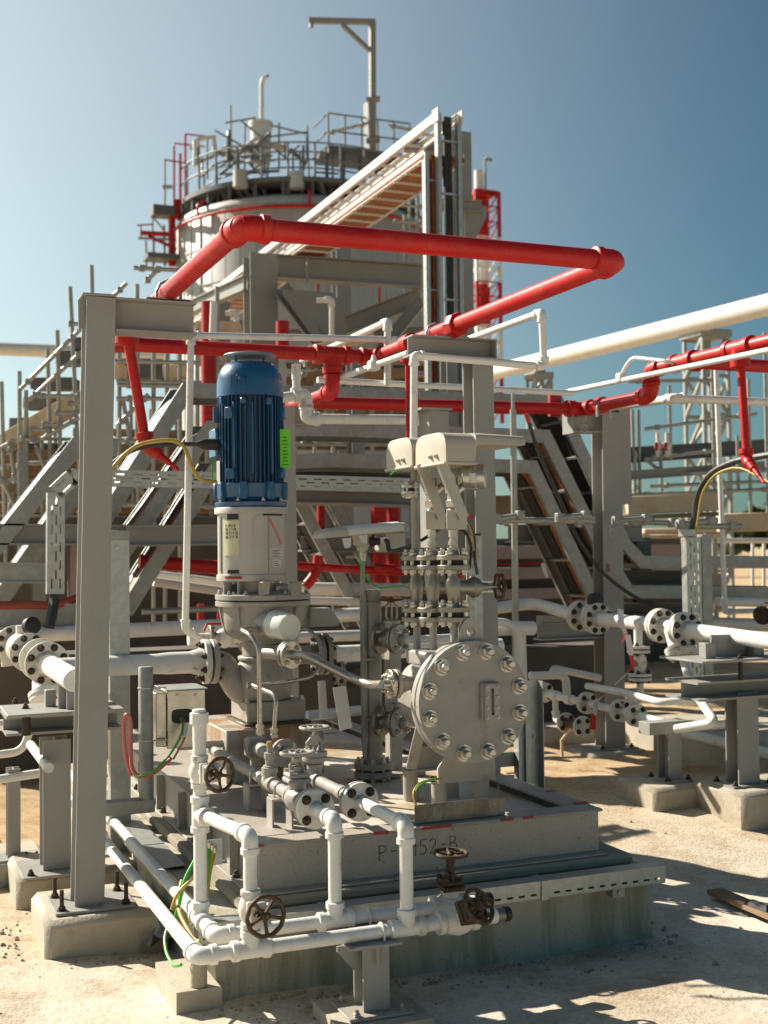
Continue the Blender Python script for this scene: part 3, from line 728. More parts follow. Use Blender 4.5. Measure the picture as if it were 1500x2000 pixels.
yf = ly(RX1, RZ, 890); MB().lathe((RX1, yf - .045, RZ), UY, [(0, rR), (.002, rR * 1.5), (.03, rR * 1.62), (.06, rR * 1.62), (.088, rR * 1.45), (.09, rR)], 8).done('union', m_red, ring)
coupling(ring, (RX1, ly(RX1, RZ, 800), RZ), UY, rR, m_red, 2.2)
yu = ly(RX1, RZ, 850)
mcol = MB().tube([V((RX1 + sx * .055, yu, RZ + dz)) for sx, dz in ((-1, -.05), (-1, .0), (-.7, .037), (0, .056), (.7, .037), (1, 0), (1, -.05))], .007, 8); mcol.done('u_bolt', m_galv, ring)
yu = CY + .07
MB().tube([V((RX0 + sx * .055, yu, RZ + dz)) for sx, dz in ((-1, -.05), (-1, .0), (-.7, .037), (0, .056), (.7, .037), (1, 0), (1, -.05))], .007, 8).done('u_bolt', m_galv, ring)
MB().bx(RX0 - .11, RX0 + .09, yu - .05, yu + .05, zb1 + .0095, zb1 + .014).done('saddle_plate', m_galv_b, ring)
# drop nozzles: one from the left leg, one under the right leg
def spray(label, pts, r, mat, tip_r=1):
    t = thing('spray_nozzle', label, 'nozzle', pts[0])
    pts = [V(p) for p in pts]
    MB().lathe(pts[0] + UZ * .01, -UZ, [(0, r * 1.5), (.005, r * 2.3), (.07, r * 2.3), (.08, r * 1.3)], 20).done('socket', mat, t)
    MB().cyl(pts[0], pts[1], r, 16).done('drop_pipe', mat, t)
    d = (pts[2] - pts[1]).normalized(); d0 = (pts[1] - pts[0]).normalized()
    m = MB(); m.lathe(pts[1] - d0 * .04, d0, [(0, r * 1.2), (.004, r * 1.75), (.035, r * 1.75), (.04, r * 1.4)], 16); m.tube([pts[1] - d0 * .01, pts[1] + d0 * .03, pts[1] + d0 * .03 + d * .05], r * 1.4, 16, bend=.03); m.done('swivel_elbow', mat, t)
    l = (pts[2] - pts[1]).length
    MB().lathe(pts[1] + d0 * .03 + d * .04, d, [(0, r * 1.3), (l * .3, r * 1.05), (l * .31, r * .75), (l * .65, r * .6), (l * .66, r * .45), (l * .95, r * .35)], 14).done('nozzle_head', mat, t)
    return t
NY = RY1 - .12
spray('red spray nozzle drooping towards the motor beside the left column', [PY(248, 650, NY - .25), PY(283, 858, NY - .25), PY(338, 900, NY - .3)], .028, m_red)
a = V((RX1, ly(RX1, RZ, 796), RZ - .05)); 
t = thing('spray_drop', 'thin straight red drop pipe behind the cream instrument hoods', 'nozzle', a)
MB().lathe(a, -UZ, [(0, .03), (.004, .044), (.05, .044), (.06, .024)], 18).done('socket', m_red, t)
zz_ = lz(a.x, a.y, 870); MB().cyl(a, (a.x, a.y, zz_), .0165, 14).done('drop_pipe', m_red, t)
# ================================================================== VERTICAL PUMP WITH BLUE MOTOR
PY0 = 6.40
m_cast2 = pm('brushed_bracket_steel', (.42, .385, .32), .4, metal=.5, var=.08, dirt=(.28, .22, .15), amt=.4, ds=9)
m_oil = pm('oily_shim_plate', (.085, .06, .035), .4, var=.3, dirt=(.26, .15, .05), amt=.7, ds=14, thr=.52)
G = PY(514, 1215, PY0); A = PY(489, 850, PY0)
gp = V((G.x, PY0, 0)); ap = V((A.x, PY0, 0))
def dist(p): return -(ROT.transposed() @ (V(p) - CAM)).z
Da = dist(A)
def za(py): return lz(ap.x, ap.y, py)
def zg(py): return lz(gp.x, gp.y, py)
def rp(px): return px * Da / F
def arcp(m, c, r, dx0, dx1, z0, z1, th=.003, n=10):
    """curved plate hugging a vertical cylinder, from screen-side offset dx0 to dx1 (metres across)"""
    t = V((CAM.x - c.x, CAM.y - c.y, 0)).normalized(); sd = V((-t.y, t.x, 0))
    a0, a1 = math.asin(max(-1, min(1, dx0 / r))), math.asin(max(-1, min(1, dx1 / r)))
    vs = []
    for i in range(n + 1):
        a = a0 + (a1 - a0) * i / n; d = t * math.cos(a) + sd * math.sin(a)
        for rr in (r, r + th):
            for z in (z0, z1): vs.append(V((c.x, c.y, 0)) + d * rr + UZ * z)
    fs = []
    for i in range(n):
        k = i * 4; fs += [(k + 2, k + 6, k + 7, k + 3), (k, k + 1, k + 5, k + 4), (k, k + 4, k + 6, k + 2), (k + 1, k + 3, k + 7, k + 5)]
    e = n * 4; fs += [(0, 2, 3, 1), (e, e + 1, e + 3, e + 2)]
    return m.add(vs, fs)
def arcpt(c, r, dx, z):
    t = V((CAM.x - c.x, CAM.y - c.y, 0)).normalized(); sd = V((-t.y, t.x, 0)); a = math.asin(dx / r)
    return V((c.x, c.y, z)) + (t * math.cos(a) + sd * math.sin(a)) * r
TC = V((CAM.x - ap.x, CAM.y - ap.y, 0)).normalized(); TR = V((-TC.y, TC.x, 0))

mo = thing('electric_motor', 'dark blue finned electric motor standing upright, numbered 129 in black marker', 'motor', (ap.x, ap.y, za(992)))
R1 = rp(64.5)
m = MB(); z7, z8 = za(778), za(712)
m.lathe(V((ap.x, ap.y, z7)), UZ, [(0, R1 * 1.01), ((z8 - z7) * .45, R1), ((z8 - z7) * .68, R1 * .95), ((z8 - z7) * .86, R1 * .86), (z8 - z7, R1 * .74), (z8 - z7 + .004, R1 * .6)], 40)
m.done('fan_cowl', m_blue, mo, sharp=.9)
zt_ = za(693)
MB().lathe(V((ap.x, ap.y, zt_ - .012)), UZ, [(0, rp(49)), (.004, rp(51.5)), (.010, rp(50)), (.02, rp(30)), (.024, 0)], 36).done('rain_hood', m_fan, mo)
for k in range(4):
    a = k * math.pi / 2 + .5; d = V((math.cos(a), math.sin(a), 0)) * rp(38); MB().cyl(V((ap.x, ap.y, z8 - .012)) + d, V((ap.x, ap.y, zt_ - .008)) + d, .006, 8).done('hood_post', m_blue_d, mo)
zb = za(950)
m = MB(); m.cyl((ap.x, ap.y, zb), (ap.x, ap.y, z7), R1 * .86, 40)
for k in range(44):
    a = 2 * math.pi * k / 44; d = V((math.cos(a), math.sin(a), 0)); tg = V((-d.y, d.x, 0))
    m.box(V((ap.x, ap.y, (zb + z7) / 2)) + d * R1 * .91, (R1 * .17, .0055, z7 - zb - .004), 0, (d, tg, UZ))
m.done('finned_body', m_blue_d, mo)
# bosses
for nm, dx, py, wd, ht in (('boss', -38, 812, 17, 22), ('boss', -36, 928, 18, 20), ('boss', 58, 926, 14, 20), ('lug', 60, 810, 10, 26), ('lug', -66, 812, 8, 30), ('boss', -12, 790, 10, 12), ('boss', 34, 790, 10, 14), ('boss', -52, 788, 9, 14)):
    p = arcpt(ap, R1 * 1.02, max(-R1, min(R1, rp(dx))), za(py)) ; d = (p - V((ap.x, ap.y, p.z))).normalized()
    MB().box(p, (rp(14), rp(wd), rp(ht)), .004, (d, V((-d.y, d.x, 0)), UZ)).done(nm, m_blue, mo)
for dx in (-30, 4, 40): 
    p = arcpt(ap, R1 * 1.0, rp(dx), za(860)); d = (p - V((ap.x, ap.y, p.z))).normalized()
    MB().box(p, (rp(8), rp(4), z7 - zb - .1), .002, (d, V((-d.y, d.x, 0)), UZ)).done('cooling_rib', m_blue, mo)
m = MB(); z9, z10 = za(976), za(944)
m.lathe(V((ap.x, ap.y, z9)), UZ, [(0, R1 * .93), (.01, R1 * 1.0), (z10 - z9 - .008, R1 * 1.02), (z10 - z9, R1 * .95)], 36)
for k in range(8):
    a = k * math.pi / 4 + .3; d = V((math.cos(a), math.sin(a), 0)); tg = V((-d.y, d.x, 0))
    m.box(V((ap.x, ap.y, (z9 + z10) / 2)) + d * R1, (rp(16), rp(17), z10 - z9 + .006), .006, (d, tg, UZ))
m.done('end_shield', m_blue, mo)
z11 = za(990)
m = MB(); m.lathe(V((ap.x, ap.y, z11)), UZ, [(0, rp(69)), (.004, rp(70)), (.022, rp(70)), (.026, rp(67)), (.03, rp(57)), (z9 - z11 + .005, rp(55))], 40); m.done('mounting_flange', m_blue, mo)
for k in range(8):
    a = k * math.pi / 4 + .1; d = V((math.cos(a), math.sin(a), 0)); bolt(mo, V((ap.x, ap.y, z11 + .027)) + d * rp(62), UZ, .011, m_bolt)
# nameplate strip, terminal box, gland
m = MB(); arcp(m, ap, R1 * 1.03, rp(-64.5), rp(-58), za(942), za(902)); m.done('rating_plate', m_steel, mo)
p = V((ap.x, ap.y, za(866))) - UX * (R1 - .035) + UY * .07
MB().box(p, (.10, .15, .16), .01).done('terminal_box', m_blue, mo)
# number
scrawl(mo, '129', lambda u, v: arcpt(ap, R1 * 1.008, rp(-40) + u, za(757) + v), .047, m_ink, .0014, 'lettering')
m = MB(); p0 = arcpt(ap, R1 * 1.06, rp(63.5), 0)
zt0, zt1 = za(917), za(842)
m.box(V((p0.x, p0.y, (zt0 + zt1) / 2)) + TC * .02 + TR * .008, (.054, .002, zt1 - zt0), 0, (TR, TC, UZ))
tg_ = thing('hanging_tag', 'bright lime green tag hanging on the right side of the blue motor', 'tag', V((p0.x, p0.y, zt0)))
m.done('card', m_tag, tg_)
m = MB()
for i in range(9): m.box(V((p0.x, p0.y, zt0 + .02 + i * .018)) + TC * .0213 + TR * .008, (.035 - .008 * (i % 3), .0005, .004), 0, (TR, TC, UZ))
m.done('print', m_ink, tg_)
m = MB(); m.tube([V((p0.x, p0.y, zt1 + .0)) + TC * .02 + TR * .004, V((p0.x, p0.y, zt1 + .03)) + TC * .01, V((p0.x, p0.y, zt1 + .05)) + TC * .0], .003, 6); m.done('wire', m_steel, tg_)

pu = thing('vertical_pump', 'grey vertical gear driven pump under the blue motor, with white oil filter', 'pump', (gp.x, gp.y, PLZ))
z12, z13, z14, z15 = za(992), za(1005), za(1121), za(1134)
MB().lathe(V((ap.x, ap.y, z13)), UZ, [(0, rp(69)), (.004, rp(71)), (z12 - z13 - .004, rp(71)), (z12 - z13, rp(70))], 44).done('lantern_flange', m_lantern, pu)
ln = MB().cyl((ap.x, ap.y, z14), (ap.x, ap.y, z13), rp(65), 44).done('lantern', m_lantern, pu)
MB().lathe(V((ap.x, ap.y, z15)), UZ, [(0, rp(66)), (.003, rp(68)), (z14 - z15 - .003, rp(68)), (z14 - z15, rp(66))], 44).done('lantern_flange', m_lantern, pu)
m = MB(); arcp(m, ap, rp(65), rp(5), rp(61), za(1117), za(1009), .005); m.done('guard_panel', m_lantern, pu)
m = MB(); arcp(m, ap, rp(65), rp(-60), rp(-57), za(1117), za(1009), .006); m.done('panel_seam', m_grey, pu); m = MB(); arcp(m, ap, rp(65) + .002, rp(31), rp(32.5), za(1117), za(1009), .0055); m.done('panel_seam', m_grey, pu)
for x0, x1, y0, y1 in ((-44, -24, 1016, 1005), (-44, -24, 1119, 1112), (22, 58, 1009, 1006)):
    m = MB(); arcp(m, ap, rp(65.3), rp(x0), rp(x1), za(y0), za(y1), .006); m.done('vent_slot', m_black, pu)
for x, y in ((8, 1013), (8, 1108), (59, 1012)): bolt(pu, arcpt(ap, rp(65) + .005, rp(x), za(y)), arcpt(ap, 1, rp(x) / rp(65), 0) - V((ap.x, ap.y, 0)), .004, m_bolt, name='screw')
lb = MB(); arcp(lb, ap, rp(65.2), rp(-51), rp(-22), za(1085), za(1018), .0015); lab = lb.done('paper_label', m_label, pu)
for i, tx_ in enumerate(('P-3952-B', '20.12-496', '49.15-9 20', '20.12-9 36')):
    scrawl(lab, tx_, lambda u, v: arcpt(ap, rp(65.2) + .0022, rp(-49) + u * .62, za(1030 + i * 7.2) + v), .0145, m_ink, .0009, 'lettering')
m = MB(); arcp(m, ap, rp(65.2) + .005, rp(36), rp(59), za(1090), za(1072), .001); arcp(m, ap, rp(65.2) + .005, rp(40), rp(56), za(1107), za(1093), .001); pl_ = m.done('maker_plate', m_paper, pu)
m = MB()
for i in range(5): arcp(m, ap, rp(65.2) + .0062, rp(38), rp(57 - (i % 2) * 5), za(1088 - i * 3), za(1087 - i * 3), .0004)
for i in range(3): arcp(m, ap, rp(65.2) + .0062, rp(42), rp(54 - i * 2), za(1105 - i * 4), za(1104 - i * 4), .0004)
m.done('print', m_ink, pl_)
t0, t1 = arcpt(ap, rp(66.5) + .004, rp(34), za(1016)), arcpt(ap, rp(66.5) + .004, rp(56), za(1064))
m = MB(); m.bar(t0, t1, .018, .002, TC); m.done('arrow_sticker', m_pink, pu)
m = MB(); arcp(m, ap, rp(68.2), rp(-50), rp(-18), za(1129), za(1124), .001); m.done('paint_mark', m_markred, pu)
# neck, brackets and gearbox
m = MB(); m.cyl((ap.x + rp(6), ap.y, zg(1160)), (ap.x + rp(6), ap.y, z15), rp(47), 28)
m.done('neck', m_pump, pu)
for dx in (-46, -22): 
    p = arcpt(ap, rp(54), rp(dx), za(1147)); d = (p - V((ap.x, ap.y, p.z))).normalized(); MB().box(p, (.05, .012, z15 - zg(1160)), .002, (d, V((-d.y, d.x, 0)), UZ)).done('neck_rib', m_pump, pu)
p = arcpt(ap, rp(50), rp(-34), za(1147)); d = (p - V((ap.x, ap.y, p.z))).normalized(); MB().box(p, (.01, .035, .04), .002, (d, V((-d.y, d.x, 0)), UZ)).done('vent_slot', m_black, pu)
for px in (516, 578):
    p = PY(px, 1147, PY0 - .23); m = MB(); m.prism([(-.03, .03), (.03, .03), (.022, -.035), (-.03, -.045)], p, UX, UZ, .012); m.prism([(-.03, .03), (.03, .03), (.03, .024), (-.03, .024)], p + UY * .012, UX, UZ, .09); m.done('splash_bracket', m_pump, pu)
m = MB(); m.cyl(PY(536, 1150, PY0 - .1), PY(560, 1150, PY0 - .1), .03, 18); m.done('shaft_coupling', m_steel, pu)
z1, z2 = zg(1170), zg(1159)
MB().lathe(V((gp.x, gp.y, z1)), UZ, [(0, rp(91)), (.004, rp(92.5)), (z2 - z1 - .004, rp(92.5)), (z2 - z1, rp(90)), (z2 - z1 + .004, rp(60)), (z2 - z1 + .03, rp(42))], 48).done('gearbox_flange', m_pump, pu)
z3, z4 = zg(1183), zg(1172)
MB().lathe(V((gp.x, gp.y, z3)), UZ, [(0, rp(90)), (.004, rp(92.5)), (z4 - z3 - .003, rp(92.5)), (z4 - z3, rp(90))], 48).done('gearbox_flange', m_pump, pu)
for k in range(14):
    a = 2 * math.pi * k / 14; bolt(pu, V((gp.x + math.cos(a) * rp(86), gp.y + math.sin(a) * rp(86), z2 + .001)), UZ, .011, m_pump)
m = MB(); zz = [zg(y) for y in (1250, 1244, 1234, 1222, 1205, 1190, 1182)]
m.lathe(V((gp.x, gp.y, zz[0])), UZ, [(z - zz[0], rp(r)) for z, r in zip(zz, (44, 62, 74, 79, 82, 83, 84))], 44)
for k in range(9):
    a = 2 * math.pi * k / 9 + .35; d = V((math.cos(a), math.sin(a), 0)); tg = V((-d.y, d.x, 0))
    m.prism([(rp(60), zz[1]), (rp(76), zz[2]), (rp(85), zz[4]), (rp(89), zz[6]), (rp(60), zz[6])], V((gp.x, gp.y, 0)) + tg * .007, d, UZ, .014)
m.done('gearbox', m_pump, pu, sharp=.8)
za_, zb_, zc_ = zg(1250), zg(1280), zg(1366)
m = MB(); m.cyl((gp.x, gp.y, zb_), (gp.x, gp.y, za_ + .01), rp(41), 32, .004); m.cyl((gp.x, gp.y, zg(1288)), (gp.x, gp.y, zb_), rp(50), 32, .004)
m.box((gp.x, gp.y - rp(38), zg(1268)), (.05, .03, .06), .003); m.done('separator', m_pump, pu)
p = V((gp.x + rp(18), gp.y - rp(40), zg(1266))); MB().box(p, (.09, .02, .055), .003).done('nameplate', m_cast, pu)
m = MB(); m.lathe(V((gp.x, gp.y, zc_)), UZ, [(0, rp(46)), (.01, rp(52)), (.1, rp(56)), (.17, rp(54)), (zg(1286) - zc_, rp(44))], 36); m.done('pump_case', m_pump, pu)
zsu = PY(405, 1292, PY0).z
xf = lx(PY0, zsu, 408)
m = MB(); m.tube([(xf + .03, PY0, zsu), (xf + .075, PY0, zsu - .01), (gp.x - rp(50), PY0, zsu - .17), (gp.x - .0, PY0, zsu - .20)], [.058, .058, .066, .075], 22, bend=.06); m.done('suction_nozzle', m_pump, pu)
MB().bx(gp.x - rp(50), gp.x + rp(66), PY0 - .16, PY0 + .16, PLZ + .012, zc_ + .004, .006).done('pump_foot', m_pump, pu)
MB().bx(gp.x - rp(58), gp.x + rp(74), PY0 - .19, PY0 + .19, PLZ + .0005, PLZ + .0115, .002).done('shim_plate', m_oil, pu)
for dx in (-.13, .17): bolt(pu, (gp.x + dx, PY0 - .135, zc_ + .004), UZ, .014, m_bolt)
flange(pu, (xf + .006, PY0, zsu), UX, .117, .03, 8, .013, m_pump, m_rbolt, (.06, .02), .8)
# oil filter and its stub
fo = PY(527, 1217, PY0 - rp(80)); fd = V((.33, -.93, -.10)).normalized()
MB().lathe(fo - fd * .06, fd, [(0, rp(24)), (.10, rp(24)), (.104, rp(27)), (.112, rp(27)), (.115, rp(26)), (.225, rp(26)), (.235, rp(24)), (.24, 0)], 36).done('oil_filter', m_filter, pu)
MB().cyl(fo - fd * .14, fo + fd * .045, rp(25), 30).done('filter_base', m_pump, pu)
# instrument tubing
tb = MB().tube([PY(512, 1229, 6.18), PY(468, 1229, 6.12), PY(487, 1238, 5.98), PY(506, 1262, 5.93), PY(508, 1437, 5.93)], .0125, 12, bend=.06); tb.done('oil_tube', m_steel, pu)
tb = MB().tube([PY(492, 1338, 6.12), PY(541, 1358, 5.93), PY(534, 1445, 5.93)], .0115, 12, bend=.05); tb.done('oil_tube', m_steel, pu)
tb = MB().tube([PY(488, 1340, 6.14), PY(560, 1332, 6.05), PY(612, 1322, 6.02), PY(628, 1295, 6.05), PY(625, 1250, 6.1), PY(600, 1227, 6.15), PY(575, 1229, 6.2)], .0095, 12, bend=.06); tb.done('oil_tube', m_steel, pu)
for px, py, y in ((508, 1425, 5.93), (535, 1432, 5.93)):
    p = PY(px, py, y); MB().lathe(p - UZ * .025, UZ, [(0, .014), (.002, .021), (.02, .021), (.022, .017), (.035, .017), (.036, .021), (.05, .021)], 6).done('tube_fitting', m_bolt, pu)
for px, py, y in ((507, 1229, 6.17), (490, 1338, 6.13)):
    p = PY(px, py, y); MB().lathe(p - UX * .02, UX, [(0, .02), (.018, .02), (.02, .016), (.034, .016)], 6).done('tube_fitting', m_bolt, pu)
# plinth under it
MB().bx(PLX0, PLX1, PLY0, PLY1, .5125, PLZ, .006).done('pump_plinth', m_plinth, sk)
a_ = PZ(408, 1385, PLZ)

q = PY(622, 1206, PY0 + .05); m = MB(); m.prism([(-.08, -.045), (.075, -.045), (.09, -.02), (.035, .055), (-.08, .055)], q, UX, UZ, .10)
tag(m.done('gauge_hood', m_grey), 'small grey slanted hood on the right shoulder of the pump gearbox', 'hood')
# ---- suction line
su = thing('suction_line', 'white suction pipe with flanges and strainer entering the pump from the left', 'pipe', (xf - 1.2, PY0, zsu - .2))
flange(su, (xf - .006, PY0, zsu), -UX, .117, .03, 8, .0155, m_wflange, m_rbolt, (.056, .07), .8)
MB().cyl((xf - .006, PY0, zsu), (xf + .006, PY0, zsu), .08, 24).done('gasket', m_black, su)
xs_ = lx(PY0, zsu, 108); T_ = V((xs_, PY0, zsu)); rS = .052
MB().lathe(T_, UX, [(0, rS), (xf - xs_ - .28, rS), (xf - xs_ - .22, .057), (xf - xs_ - .05, .057)], 28).done('pipe', m_white, su)
ye = ly(xs_, zsu, 146)
MB().lathe((xs_, PY0 + .12, zsu), -UY, [(0, rS * 1.02), (PY0 + .12 - ye - .02, rS * 1.02), (PY0 + .12 - ye - .004, rS * 1.0), (PY0 + .12 - ye, rS * .93)], 28).done('tee', m_white, su)
for px, sg in ((92, -1), (80, 1), (58, -1), (28, -1)):
    y = ly(xs_, zsu, px)
    flange(su, (xs_, y, zsu), UY * sg, .115, .024, 8, .0155, m_wflange, m_rbolt, (rS, .04), .78)
y0, y1 = ly(xs_, zsu, 95), ly(xs_, zsu, 2)
MB().cyl((xs_, y0, zsu), (xs_, y1 + .3, zsu), rS, 24).done('pipe', m_white, su)
y = ly(xs_, zsu, 44); m = MB(); m.lathe((xs_, y - .12, zsu), UY, [(0, .06), (.05, .085), (.12, .1), (.19, .085), (.24, .06)], 24); m.cyl((xs_, y, zsu), (xs_, y, zsu + .14), .04, 16); m.done('valve_body', m_wflange, su)
y = ly(xs_, zsu, 86); m = MB(); m.tube([(xs_, y, zsu), (xs_ + .0, y - .1, zsu - .16)], [.06, .075], 20); m.lathe((xs_, y - .10, zsu - .16), V((0, -.1, -.16)), [(0, .095), (.022, .095), (.023, .09), (.045, .09)], 24); m.done('strainer_leg', m_white, su)
for px, py, ax in ((62, 1222, V((.4, -1, .2))), (22, 1203, UZ)):
    p = PX(px, py, xs_ + .02); MB().lathe(p - ax.normalized() * .03, ax, [(0, .04), (.004, .052), (.045, .052), (.05, .046)], 24).done('black_cap', m_black, su)
m = MB(); m.tube([PX(10, 1235, xs_ + .05), PX(20, 1250, xs_ + .04), PX(30, 1262, xs_)], .01, 8); m.done('gauge_tube', m_rbolt, su)
# ---- discharge
zd = PY(640, 1277, PY0).z; xd0 = lx(PY0, zd, 628)
di = thing('discharge_line', 'white discharge pipe with dark flange pair on the right side of the pump', 'pipe', (xd0, PY0, zd - .1))
pair(di, (xd0, PY0, zd), UX, .112, .026, 8, .014, m_cast, m_rbolt, .012, (.05, .04), .78)
MB().cyl((xd0 + .05, PY0, zd), (xd0 + 1.1, PY0, zd), .043, 24).done('pipe', m_white, di)
MB().cyl((gp.x, PY0, zd), (xd0 - .04, PY0, zd), .05, 24).done('nozzle', m_pump, di)
# ---- seal line
sf = PY(566, 1279, 5.98); sfa = V((.42, -.9, 0)).normalized()
se = thing('seal_tube', 'bent shiny steel tube from small pump flange down to the grey seal pot', 'tube', sf)
flange(se, sf, sfa, .071, .018, 4, .012, m_steel, m_bolt, (.02, .03), .68, long=.05)
flange(se, sf - sfa * .006, -sfa, .071, .018, 4, .012, m_cast, m_bolt, (.03, .16), .68, bolts=False)

# ================================================================== SEAL POT VESSEL
VY = 5.0
vc = PY(928, 1371, VY); VX, VZ = vc.x, vc.z; VR = .274
ve = thing('seal_pot', 'grey pressure vessel with large round bolted cover facing the viewer', 'vessel', (VX, VY + .4, .512))
cv = MB().lathe((VX, VY + .044, VZ), -UY, [(0, VR - .004), (.004, VR), (.040, VR), (.044, VR - .004)], 72).done('cover', m_pump, ve)
for k in range(12):
    a = 2 * math.pi * (k + .5) / 12
    bolt(cv, (VX + math.cos(a) * VR * .842, VY - .0005, VZ + math.sin(a) * VR * .842), -UY, .031, m_bolt)
fl_ = MB().lathe((VX, VY + .05, VZ), UY, [(0, VR - .004), (.004, VR), (.04, VR), (.044, VR - .004), (.045, .205), (.10, .19)], 72).done('body_flange', m_pump, ve)
MB().lathe((VX, VY + .0445, VZ), UY, [(0, VR * .9), (.005, VR * .9)], 48).done('gasket', m_black, ve)
MB().lathe((VX, VY + .14, VZ), UY, [(0, .19), (.30, .19), (.36, .17), (.40, .12), (.42, 0)], 48).done('shell', m_pump, ve)
# sight glass
px0 = VX + .062
m = MB(); m.bx(px0 - .040, px0 + .045, VY - .022, VY - .001, VZ - .085, VZ + .085, .003); m.bx(px0 - .030, px0 + .045, VY - .036, VY - .0225, VZ - .083, VZ + .083, .003); sg = m.done('sight_glass_block', m_pump, ve)
m = MB(); m.bx(px0 + .002, px0 + .015, VY - .0372, VY - .0362, VZ - .055, VZ + .055, .0); m.lathe((px0 + .0085, VY - .0362, VZ - .055), -UY, [(0, .0065), (.001, .0065)], 12); m.lathe((px0 + .0085, VY - .0362, VZ + .055), -UY, [(0, .0065), (.001, .0065)], 12); m.done('sight_slot', m_glass, sg)
for dx in (-.018, .034):
    for dz in (-.07, -.024, .024, .07): bolt(sg, (px0 + dx, VY - .0362, VZ + dz), -UY, .0062, m_bolt, name='screw')
# lifting lug (plate with a hole)
def plate_hole(m, c, U, W, th, outline, hole, n=40):
    N_ = U.cross(W).normalized() * th; vs = []; poly = [V((x, y, 0)) for x, y in outline]
    for k in range(n):
        a = 2 * math.pi * k / n; d = V((math.cos(a), math.sin(a), 0)); best = 9
        for i in range(len(poly)):
            p, q = poly[i], poly[(i + 1) % len(poly)]; e = q - p; den = d.x * e.y - d.y * e.x
            if abs(den) < 1e-9: continue
            t = (p.x * e.y - p.y * e.x) / den; s_ = (p.x * d.y - p.y * d.x) / den
            if t > 0 and -1e-6 <= s_ <= 1 + 1e-6: best = min(best, t)
        for r_ in (hole, best):
            q = c + U * d.x * r_ + W * d.y * r_; vs += [q, q + N_]
    fs = []
    for k in range(n):
        a = k * 4; b = ((k + 1) % n) * 4; fs += [(a, a + 2, b + 2, b), (a + 1, b + 1, b + 3, a + 3), (a, b, b + 1, a + 1), (a + 2, a + 3, b + 3, b + 2)]
    return m.add(vs, fs)
lg = PY(917, 1234, VY + .06)
m = MB(); plate_hole(m, V((lg.x, VY + .06, lg.z)), UX, UZ, .016, [(-.075, -.075), (.08, -.085), (.045, .035), (.03, .055), (-.02, .06), (-.038, .045)], .021); m.done('lifting_lug', m_pump, ve)
# top pad with three stubs
ys3 = [ly(VX - .04, 1.35, p) for p in (887, 846, 814)]
m = MB(); m.box((VX - .05, VY + .31, VZ + .175), (.17, .32, .07), .01); m.done('nozzle_pad', m_pump, ve)
# saddle and feet
zf = .5125; zs = PY(900, 1527, VY + .12).z
m = MB(); m.prism([(-.135, 0), (-.135, .07), (-.095, .125), (.155, .125), (.155, 0)], V((VX, VY + .125, zs)), UX, UZ, .012); m.bx(VX - .15, VX + .155, VY + .1255, VY + .20, zs - .001, zs + .008); m.done('saddle', m_pump, ve)
for dx in (-.11, .105):
    MB().cyl((VX + dx, VY + .16, zf), (VX + dx, VY + .16, zs - .0015), .036, 24).done('foot', m_pump, ve)
    MB().cyl((VX + dx - .02, VY + .44, zf), (VX + dx - .02, VY + .44, zs + .01), .036, 24).done('foot', m_pump, ve)
m = MB(); m.bx(VX - .165, VX + .14, VY + .38, VY + .50, zs + .0105, zs + .018); m.prism([(-.13, 0), (-.13, .10), (.13, .10), (.13, 0)], V((VX - .01, VY + .43, zs + .0185)), UX, UZ, .012); m.done('saddle', m_pump, ve)
a, b = PY(826, 1405, VY + .2), PY(803, 1502, VY + .30); m = MB(); m.bar(a, b, .012, .055, UX, .003); m.done('strap_leg', m_pump, ve)
for dx, dy in ((-.15, .15), (-.15, .42)): bolt(ve, (VX + dx, VY + dy, zs + (.0085 if dy < .3 else .0185)), UZ, .014, m_rbolt)
# seal tube end flange on vessel left
nf = PY(768, 1336, VY + .28); 
se_p = [sf + sfa * .03, sf + sfa * .10 + UX * .02, PY(690, 1326, 5.72), PY(722, 1337, 5.62), nf - UX * .05]
MB().tube(se_p, .0205, 14, bend=.07).done('tube', m_steel, se)
flange(se, nf - UX * .004, -UX, .068, .018, 4, .012, m_steel, m_bolt, (.0205, .03), .7)
flange(ve, nf + UX * .004, UX, .068, .02, 4, .012, m_pump, m_bolt, (.035, .05), .7)
MB().cyl(nf + UX * .01, nf + UX * .25, .032, 20).done('side_nozzle', m_pump, ve)

